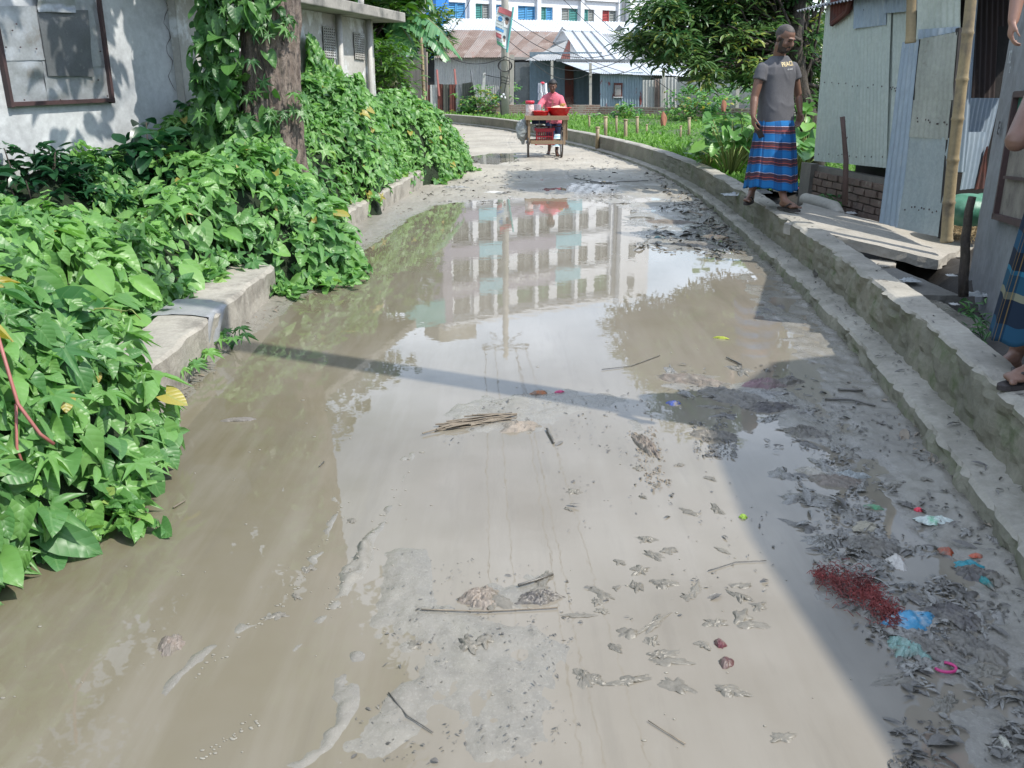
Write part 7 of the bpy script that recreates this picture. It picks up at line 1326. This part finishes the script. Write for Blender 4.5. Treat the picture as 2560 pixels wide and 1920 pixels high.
for (u, v, w_, l_) in [(1690,1025,.12,.10),(1712,1078,.12,.07),(1775,1005,.16,.09),(1815,1035,.18,.10),(1850,1048,.12,.09),(1740,1140,.13,.06),(1770,1165,.14,.06),(1800,1175,.10,.05),(1760,1090,.08,.03),(1745,960,.12,.05),(1800,965,.12,.06),(1720,930,.14,.05),(1600,800,.2,.09),(1640,850,.2,.10),(1690,870,.16,.10),(1560,840,.18,.09),(1500,812,.22,.06),(1450,800,.18,.05),(1480,850,.14,.05),(1570,900,.12,.06),(1540,880,.12,.04),(1660,905,.18,.07),(1740,890,.16,.06),(1840,985,.10,.06),(1900,1150,.10,.07),(1920,1170,.09,.05),(1870,1205,.10,.05),(1960,1370,.12,.08),(2010,1400,.14,.08),(2060,1420,.10,.06),(2110,1330,.12,.10),(2080,1290,.10,.08),(2150,1250,.09,.10),(2160,1330,.10,.06),(1980,1440,.12,.05),(1935,1470,.09,.04),(2045,1520,.08,.05),(2130,1450,.12,.08),(1900,1215,.08,.04),(1850,1240,.10,.04),(1990,1290,.08,.06),(2040,1260,.08,.05),(1880,1110,.07,.05),(2090,1150,.07,.04),(2145,1165,.07,.05),(1930,1050,.07,.04),(1960,1090,.06,.04),(2000,1035,.06,.03),(1410,500,.3,.12),(1450,515,.3,.12),(1390,470,.25,.1),(1500,530,.25,.08),(1370,455,.2,.08),(1530,500,.3,.1),(1470,470,.25,.08),(1300,395,.4,.12),(1100,415,.3,.08),(1000,405,.25,.1),(1350,440,.25,.08)]:
    wh = 'on the far mud before the cart' if v < 430 else 'on the far patch beside the wall step' if v < 560 else 'on the rubbish islet at right' if v < 930 else 'in the shaded water below the islet' if v < 1110 else 'above the red netting' if v < 1225 else 'around the blue wrapper'
    crumple(u, v, w_, l_, random.choice([m_film2, m_film2, m_dkf, m_film]), 'wet silt matted rag '+wh, group='matted rubbish '+wh, hgt=.20, rag=.6, n=12)
named = [(1650, 830, .26, .16, mudc('muddy_mauve_cloth', (.24, .155, .165), .8), 'muddy mauve cloth spread on the rubbish islet at right', 'cloth_rag', 'cloth'), (1958, 1342, .19, .12, mudc('blue_print_wrapper', (.05, .27, .46), .3, (.50, .51, .50), .46), 'bright blue and white food wrapper lying on the red netting', 'wrapper', 'wrapper'), (1962, 1402, .11, .12, mudc('pale_teal_film', (.25, .40, .36), .3), 'pale teal plastic bag just below the blue wrapper', 'plastic_bag', 'bag'), (2020, 1125, .15, .07, mudc('green_white_packet', (.55, .60, .56), .3, (.04, .38, .16), .55), 'white packet with green and red edges near the low step', 'wrapper', 'wrapper'), (1984, 1103, .03, .03, m_redlid, 'small red twisted end of the white packet', 'wrapper_end', 'wrapper'),
 (1887, 1097, .07, .03, mudc('bright_green_wrapper', (.03, .42, .16), .3), 'small bright green wrapper floating in dark water', 'wrapper', 'wrapper'), (1866, 1140, .12, .07, mudc('torn_pale_board', (.42, .38, .29), .8), 'torn pale piece of board on the dark rubbish', 'torn_board', 'board'), (1935, 1215, .06, .11, mudc('cream_wrapper', (.62, .58, .52), .4, (.45, .22, .12), .56), 'cream wrapper with brown print right above the netting', 'wrapper', 'wrapper'), (2045, 1192, .05, .05, mudc('orange_red_scrap', (.48, .09, .03), .4), 'orange red plastic scrap beside the torn turquoise packet', 'plastic_scrap', 'litter'), (2098, 1225, .11, .07, mudc('turquoise_packet', (.03, .28, .34), .3, (.60, .62, .62), .56), 'turquoise and white torn packet close to the low step', 'wrapper', 'wrapper'), (2110, 1203, .05, .025, mudc('orange_flap', (.55, .12, .06), .4), 'thin orange flap above the turquoise packet', 'wrapper_flap', 'wrapper'), (2128, 1258, .03, .09, mudc('teal_strip', (.02, .22, .22), .4), 'narrow dark teal strip right of the turquoise packet', 'plastic_strip', 'litter'), (1455, 872, .08, .05, mudc('royal_blue_scrap', (.05, .12, .55), .4), 'royal blue scrap at the left end of the rubbish islet', 'plastic_scrap', 'litter'), (1208, 848, .06, .02, mudc('hot_pink_scrap', (.72, .10, .24), .4, lo=.7), 'hot pink plastic scrap beside the orange leaf on the mud islet', 'plastic_scrap', 'litter'), (1165, 850, .10, .04, mudc('orange_leaf', (.48, .17, .06), .6), 'curled orange leaf on the central mud islet', 'dry_leaf', 'leaf'), (1545, 512, .28, .14, mudc('yellow_pink_wrapper', (.60, .46, .30), .4, (.50, .12, .08), .55), 'yellow and pink wrapper on the far rubbish patch by the wall', 'wrapper', 'wrapper'), (1425, 514, .13, .1, mudc('blue_green_bag', (.04, .20, .24), .4), 'small dark teal bag on the far rubbish patch', 'plastic_bag', 'bag'), (1558, 731, .11, .03, mudc('lime_leaf', (.42, .48, .04), .5, lo=.8), 'fresh yellow green leaf floating near the right wet shelf', 'fallen_leaf', 'leaf'), (1605, 1118, .03, .03, mudc('lime_scrap', (.35, .55, .06), .5, lo=.8), 'tiny lime green leaf scrap in the middle of the water', 'leaf_scrap', 'leaf'), (2168, 1605, .03, .05, mudc('white_yellow_scrap', (.62, .60, .50), .4), 'white and yellow scrap at the bottom right corner', 'plastic_scrap', 'litter'), (2100, 1001, .11, .03, mudc('pale_split_wood', (.42, .38, .30), .8), 'pale splintered wood lying on the low step', 'wood_splinter', 'wood'), (82, 1192, .12, .05, mudc('pale_flat_stone', (.55, .52, .45), .8), 'pale flat stone half under water below the nearest leaves', 'flat_stone', 'stone'), (372, 1393, .07, .10, mudc('sunken_brick', (.22, .18, .15), .5), 'sunken broken brick showing above the water at lower left', 'broken_brick', 'brick'), (515, 908, .16, .04, mudc('curled_grey_leaf', (.20, .18, .16), .5), 'dark curled dead leaf standing out of the water at left', 'dead_leaf', 'leaf'), (4, 1255, .04, .08, mudc('white_paper', (.7, .7, .68), .6, lo=.7), 'white paper scrap at the very left edge of the water', 'paper_scrap', 'paper'), (1555, 1392, .03, .04, mudc('maroon_scrap', (.13, .03, .04), .4), 'small maroon scrap above the maroon twig', 'plastic_scrap', 'litter'), (1568, 1432, .04, .05, mudc('maroon_scrap', (.12, .05, .05), .4), 'maroon scrap caught on a thin twig in the water', 'plastic_scrap', 'litter'), (1750, 1020, .12, .08, mudc('beige_bag', (.42, .38, .31), .3), 'beige bag puffed out of the dark water', 'plastic_bag', 'bag'), (1835, 1030, .16, .09, m_bagw, 'large cloudy bag lying in the dark water by the right shelf', 'plastic_bag', 'bag'), (1125, 922, .22, .12, mudc('silt_covered_rag', (.32, .27, .22), .7), 'silt covered rag at the right end of the twig bundle', 'cloth_rag', 'cloth'), (985, 405, .45, .18, mudc('crumpled_foil', (.34, .34, .32), .3), 'crumpled silvery film on the far mud by the creeper', 'plastic_film', 'litter'), (1068, 416, .35, .08, m_pale, 'flattened white bag on the far side of the big puddle', 'plastic_bag', 'bag')]
for (u, v, w_, l_, m, lb, nm, ct__) in named: crumple(u, v, w_, l_, m, lb, nm, ct__, hgt=.20, rag=.25, rot=random.uniform(-.4, .4) if w_ > l_ else random.uniform(-.3, .3), n=16, dz=.008)
# heaps of silt soaked cloth and sacking
def ragheap(u, v, w_, l_, mat, label, rot=0):
    g = G2(u, v, .005); g.z = roadz(g.x, g.y); sd = random.random()*90; R = Matrix.Rotation(rot, 3, 'Z'); q = MB()
    def fn(s, t):
        x, y = s*2-1, t*2-1; r = math.hypot(x, y)+1e-6; k = max(abs(x), abs(y)); x, y = x*k/r, y*k/r; a = math.atan2(y, x); e = 1+.5*noise.noise(Vector((math.cos(a)*1.6+sd, math.sin(a)*1.6, sd)))*k+.2*noise.noise(Vector((math.cos(a)*6+sd, math.sin(a)*6, sd)))*k; x *= e; y *= e
        f = .35*noise.noise(Vector((x*1.5+sd, y*1.5, 2))) + .5*(1-abs(noise.noise(Vector((x*2.0+y*3.5+sd, y*2.2-x*1.2, 4))))*2.6) + .28*(1-abs(noise.noise(Vector((x*5+y*7+sd, y*4-x*3, 9))))*2.6) + .1*noise.noise(Vector((x*14, y*14, sd)))
        return g + R @ Vector((x*w_/2, y*l_/2, .004+.034*(f+.1)*(1-.6*k*k)-.022*k**3))
    q.grid(fn, 34, 34); return tag(q.build('silt_rag', mat, sm=True), label, 'rag', 'silt soaked rags on the right side of the lane')
m_rag1 = mudc('silty_rag_grey', (.20, .185, .16), .4); m_rag2 = mudc('silty_rag_brown', (.24, .20, .165), .45); m_rag3 = mudc('silty_rag_dark', (.11, .10, .095), .35)
for (u, v, w_, l_, m, lb, ro) in [(1500, 822, .46, .18, m_rag2, 'brown grey rag trailing off the left end of the islet', -.5), (1580, 855, .36, .20, m_rag1, 'grey rag in the middle of the islet left of the mauve cloth', -.6), (1665, 880, .34, .15, m_rag3, 'blackish crumpled rag just under the mauve cloth', .1), (1700, 825, .24, .12, m_rag1, 'grey rag at the right end of the mauve cloth', .3), (1740, 935, .22, .12, m_rag1, 'rag below the right end of the islet', -.5), (1810, 1040, .24, .12, m_rag2, 'brownish rag under the large cloudy bag', -.3), (1890, 1180, .2, .13, m_rag1, 'grey green rag under the torn pale board', -.7), (2060, 1330, .2, .14, m_rag3, 'dark rag right of the blue wrapper', -.6), (2000, 1400, .22, .12, m_rag1, 'rag between the teal bag and the magenta ring', -.6), (2110, 1400, .2, .15, m_rag1, 'grey rag to the right of the magenta ring', -.7), (2110, 1240, .16, .1, m_rag3, 'dark rag beside the turquoise packet', -.5), (1395, 960, .08, .34, m_rag2, 'long combed brown rag lying lengthwise right of the twig bundle', .2), (1540, 940, .24, .12, m_rag1, 'grey rag in the shade edge below the islet', -.4), (1040, 1290, .14, .12, m_rag2, 'brown rag above the long thin pale cane', .3), (1165, 1290, .14, .08, m_rag3, 'dark rag with twigs at the right end of the pale cane', .2), (1450, 480, .7, .25, m_rag2, 'brown rag heap on the far patch beside the wall', -.3), (1500, 530, .5, .2, m_rag1, 'grey rag on the far patch next to the yellow wrapper', -.2)]: ragheap(u, v, w_, l_, m, lb, ro)
# red netting
m_net = M_('muddy_red_netting', (.25, .045, .04), (.14, .035, .032), .7, 12, bump=.3)
q = MB()
for k in range(900):
    t = random.random(); u = 1762+t*180+random.gauss(0, 7); v = 1245+t*85+random.gauss(0, 8+14*math.sin(t*3.1)) + (14*math.sin(t*9) if t > .5 else 0); g = G2(u, v, 0); g.z = roadz(g.x, g.y)+random.uniform(.002, .02+.02*math.sin(t*3.1)); a = random.uniform(0, 6.28); L_ = random.uniform(.008, .03); pts_ = [g, g+Vector((math.cos(a)*L_*.5, math.sin(a)*L_*.5, random.uniform(-.004, .012))), g+Vector((math.cos(a+.7)*L_, math.sin(a+.7)*L_, random.uniform(-.01, .004)))]; q.tube(pts_, .0012, n=3, cap=False)
o = q.build('red_netting', m_net); tag(o, 'tangle of muddy red netting on the rubbish at lower right', 'netting'); crumple(1880, 1290, .20, .10, m_net, None, 'net_fold', None, hgt=.16, rag=.5, parent=o)
# pink ring
q = MB(); g = G2(2040, 1447, 0); g.z = roadz(g.x, g.y)+.006; q.tube([g+Vector((math.cos(a)*.030, math.sin(a)*.022, .003)) for a in [i*.3-2.9 for i in range(15)]], .0045, n=7); tag(q.build('pink_ring', mudc('magenta_plastic', (.62, .05, .22), .35, lo=.75), sm=True), 'broken magenta plastic ring at lower right', 'ring')
def twigs(name, label, u0, v0, u1, v1, n, spread, L_, r, mat, cat='twigs', ang=None):
    q = MB()
    for _ in range(n):
        t = random.random(); g = G2(u0+(u1-u0)*t, v0+(v1-v0)*t, 0); g += Vector((random.gauss(0, spread), random.gauss(0, spread), 0)); g.z = roadz(g.x, g.y)+random.uniform(.002, .02); a = (ang if ang is not None else 0)+random.gauss(0, .18 if ang is not None else 3); l = L_*random.uniform(.5, 1.2); d = Vector((math.cos(a), math.sin(a), random.gauss(0, .05)))*l/2; q.tube([g-d, g+Vector((0, random.gauss(0, .006), .004)), g+d], r*random.uniform(.6, 1.3), n=5)
    return tag(q.build(name, mat), label, cat)
twigs('twig_bundle', 'bundle of wet tan twigs lying left of the silt covered rag', 965, 925, 1080, 908, 34, .018, .24, .0042, m_twig, ang=.35)
for _ in range(5): pass
for pts__, r, lb in [([(1810, 848), (1862, 850)], .008, 'short black stick on the wet shelf by the low step'), ([(1782, 866), (1840, 872), (1890, 885)], .007, 'long black stick below the short one on the wet shelf'), ([(910, 1322), (1050, 1324), (1205, 1316)], .0028, 'long thin pale cane lying across the lower middle of the lane'), ([(1240, 388), (1300, 396), (1400, 394)], .008, 'thin dark branch at the edge of the small far puddle'), ([(1425, 770), (1365, 792), (1300, 800)], .0028, 'thin dark twig trailing left of the rubbish islet'), ([(840, 1500), (880, 1550), (935, 1585)], .0022, 'thin dark twig on the bottom mud patch'), ([(1480, 1640-30), (1400, 1590-30)], .0018, 'pale thin stem at the bottom right of the mud patch'), ([(700, 905+95), (690, 1010)], .003, 'tiny twig standing in the water at left of the lane'), ([(375, 1100), (400, 1085)], .004, 'short pale straw floating at lower left'), ([(1600, 920-130), (1570, 775)], .006, 'dark twig above the rubbish islet'), ([(1120, 1270), (1195, 1245)], .005, 'dark forked twig above the long thin cane'), ([(1530, 1235), (1590, 1216), (1655, 1213)], .0018, 'arched thin stem lying in the shade edge on the water'), ([(1040, 905), (1105, 900)], .006, 'dark stick across the top of the silt covered rag'), ([(1182, 930), (1196, 960)], .006, 'short black stick right of the silt covered rag')]:
    pp = []
    for a in pts__: g = G2(a[0], a[1], 0); g.z = roadz(g.x, g.y)+r+.003; pp.append(g)
    stick(pp, r, lb, m_dkf if 'pale' not in lb else m_twig)
# fine litter that nobody could count
def inpoly(px, py, P):
    return polysd(np.array([px]), np.array([py]), P)[0] > 0
zones = [([(1850,880),(1930,900),(2050,1020),(2212,1230),(2400,1500),(2400,1690),(1900,1690),(1960,1500),(1850,1350),(1740,1240),(1800,1130),(1740,1060),(1640,960),(1560,930),(1420,880),(1430,795),(1560,780),(1720,800)], 1700, m_dkf, .015), ([(1340,440),(1440,425),(1520,440),(1600,540),(1560,560),(1370,540)], 420, m_film2, .05), ([(1700,1000),(1850,960),(1960,1080),(2060,1230),(2212,1500),(2212,1659),(2060,1600),(1960,1460),(1800,1250)], 900, m_film2, .016), ([(870,1180),(1230,1230),(1260,1650),(740,1650)], 420, m_dkf, .0055), ([(1000,840),(1380,845),(1420,1000),(1330,980),(950,960)], 160, m_dkf, .009), ([(940,300),(1300,290),(1560,440),(1620,560),(1330,440),(900,440)], 800, m_dkf, .04), ([(1440,385),(1540,440),(1660,590),(1800,740),(1900,850),(2212,1170),(2212,1230),(1860,860),(1760,760),(1600,600),(1500,460)], 500, m_twig, .018), ([(1230,295),(1340,330),(1460,385),(1520,440),(1600,540),(1580,545),(1480,450),(1400,390),(1250,310)], 500, m_twig, .05), ([(1650,1320),(1250,1350),(1200,1000),(1500,930),(1700,1150)], 120, m_dkf, .009), ([(560,700),(760,600),(780,560),(900,460),(870,440),(800,490),(700,590),(520,690)], 300, m_twig, .02), ([(380,900),(560,700),(520,690),(350,870)], 160, m_twig, .014), ([(1340,880),(1400,870),(1450,1050),(1400,1060)], 260, m_twig, .009), ([(1480,880),(1620,900),(1600,1000),(1480,990)], 200, m_dkf, .014)]
lab = ['dark sodden leaf litter on the right side of the lane', 'grey shredded rubbish on the far right mud', 'shredded grey plastic along the low step', 'black crumbs on the bottom mud patch', 'black crumbs on the central mud islet', 'scattered dark bits on the far mud', 'leaf fragments along the foot of the low step', 'dry leaf fragments along the foot of the far wall', 'fine dark bits in the lower water', 'dry stems along the left bank beside the parapet', 'dry stems below the nearest parapet', 'combed fibrous straw trail right of centre', 'dark combed weed trail right of centre']
for (pl, n, m, sz), lb in zip(zones, lab):
    ux = np.array([p[0] for p in pl]); vx = np.array([p[1] for p in pl]); U = rs.uniform(ux.min(), ux.max(), n*4); V_ = rs.uniform(vx.min(), vx.max(), n*4); k = polysd(U, V_, pl) > 0; cl = vnoise(U/60, V_/45, 1, 91, 3) > -.08; k &= cl; U, V_ = U[k][:n], V_[k][:n]
    P = []; 
    for a, b in zip(U, V_): g = G2(a, b, 0); P.append((g.x, g.y, roadz(g.x, g.y)+random.uniform(.001, .008)))
    P = np.array(P); k = len(P); szs = sz*np.exp(rs.normal(0, .5, k)); dirn = np.array([.25, -1, 0]) if 'trail' in lb else np.array([0, 0, 0.])
    o = leaves('leaf_litter', [('lance' if i_ == 0 else 'oval', P[i_::2], np.tile([0, 0, 1.], (len(P[i_::2]), 1))+rnorm(len(P[i_::2]))*.35, rnorm(len(P[i_::2]))*[1, 1, .1]+dirn*2, szs[i_::2]*(1.7 if i_ == 0 else 1), rs.uniform(0, 1, len(P[i_::2]))) for i_ in (0, 1)], m); tag(o, lb, 'litter', kind='stuff')
# foam and floating specks
m_foam = M_('silt_foam', (.30, .28, .23), (.24, .22, .18), .3, 20, bump=.2)
q = MB()
for _ in range(260):
    u = random.uniform(0, 1900); v = random.uniform(700, 1650)
    if random.random() < .5: t = random.random(); sgm = random.choice([((745,1080),(625,1290)),((790,1190),(705,1320)),((900,980),(760,1250)),((625,1290),(400,1480)),((560,1560),(420,1640))]); u = sgm[0][0]+(sgm[1][0]-sgm[0][0])*t+random.gauss(0, 9); v = sgm[0][1]+(sgm[1][1]-sgm[0][1])*t+random.gauss(0, 9)
    g = G2(u, v, 0); 
    if g.x < -1.45: continue
    z = roadz(g.x, g.y); r = random.uniform(.0012, .0042)*(1 if v > 1000 else 1.6); q.ell((g.x, g.y, z+.001), (r*random.uniform(1, 2), r, .0016), n=8)
tag(q.build('floating_specks', m_foam, sm=True), 'small pale foam specks and bubbles floating on the water', 'foam', kind='stuff')
# rubbish beyond the wall
for (u, v, z, s_, m, lb) in [(1830, 488, .30, .20, m_clear, 'white and teal plastic trash behind the standing man'), (1960, 478, .30, .24, m_film2, 'dark bagged rubbish between the man and the brick base'), (2002, 472, .32, .10, m_redlid, 'pink bottle top in the rubbish by the brick base'), (1900, 482, .28, .25, m_rubb, 'black rubbish heap behind the ankles of the standing man'), (1935, 470, .30, .16, mudc('muted_teal_bag', (.12, .26, .24), .4), 'muted teal bag in the rubbish heap behind the man'), (2275, 703, .09, .13, m_clear, 'clear plastic bag lying on the low broken slab'), (2378, 690, .12, .07, m_pale, 'small white cup by the dark wooden stake'), (2440, 738, .10, .14, m_clear, 'crumpled white bag at the foot of the plastered wall'), (2385, 762, .08, .06, m_pale, 'small white scrap right of the low slab'), (2150, 660, .16, .16, m_film, 'pale film stuck on the small concrete lump'), (2128, 534, .24, .10, m_pale, 'white plaster chunk below the brick base')]:
    g = G(u, v, z); sd = random.random()*40; q = MB(); q.grid(lambda a, b: g+Vector(((a-.5)*s_*(1+.4*noise.noise(Vector((b*4, sd, 0)))), (b-.5)*s_*(1+.4*noise.noise(Vector((a*4, sd, 3)))), .006+s_*.30*(abs(noise.noise(Vector((a*4.2+sd, b*4.2, 1))))+.5*noise.noise(Vector((a*9+sd, b*9, 1))))*min(1, 5*min(a, b, 1-a, 1-b)))), 12, 12); tag(q.build('rubbish', m, sm=True), lb, 'litter')

# leaves and chips lying on the low step
P = []
for _ in range(320):
    y = random.uniform(2.4, 13)**1.0; x = path_at(WALL, y)-random.uniform(.015, .12); P.append((x, y, .11+random.uniform(0, .006)))
for _ in range(120): y = random.uniform(2.6, 12); x = path_at(WALL, y)+random.uniform(.03, .19); P.append((x, y, .386))
P = np.array(P); k = len(P); tag(leaves('step_litter', [('lance', P, np.tile([0, 0, 1.], (k, 1))+rnorm(k)*.3, rnorm(k), .022*np.exp(rs.normal(0, .45, k)), rs.uniform(0, 1, k))], m_dkf), 'dead leaf bits scattered on the low step and the wall top', 'litter', kind='stuff')
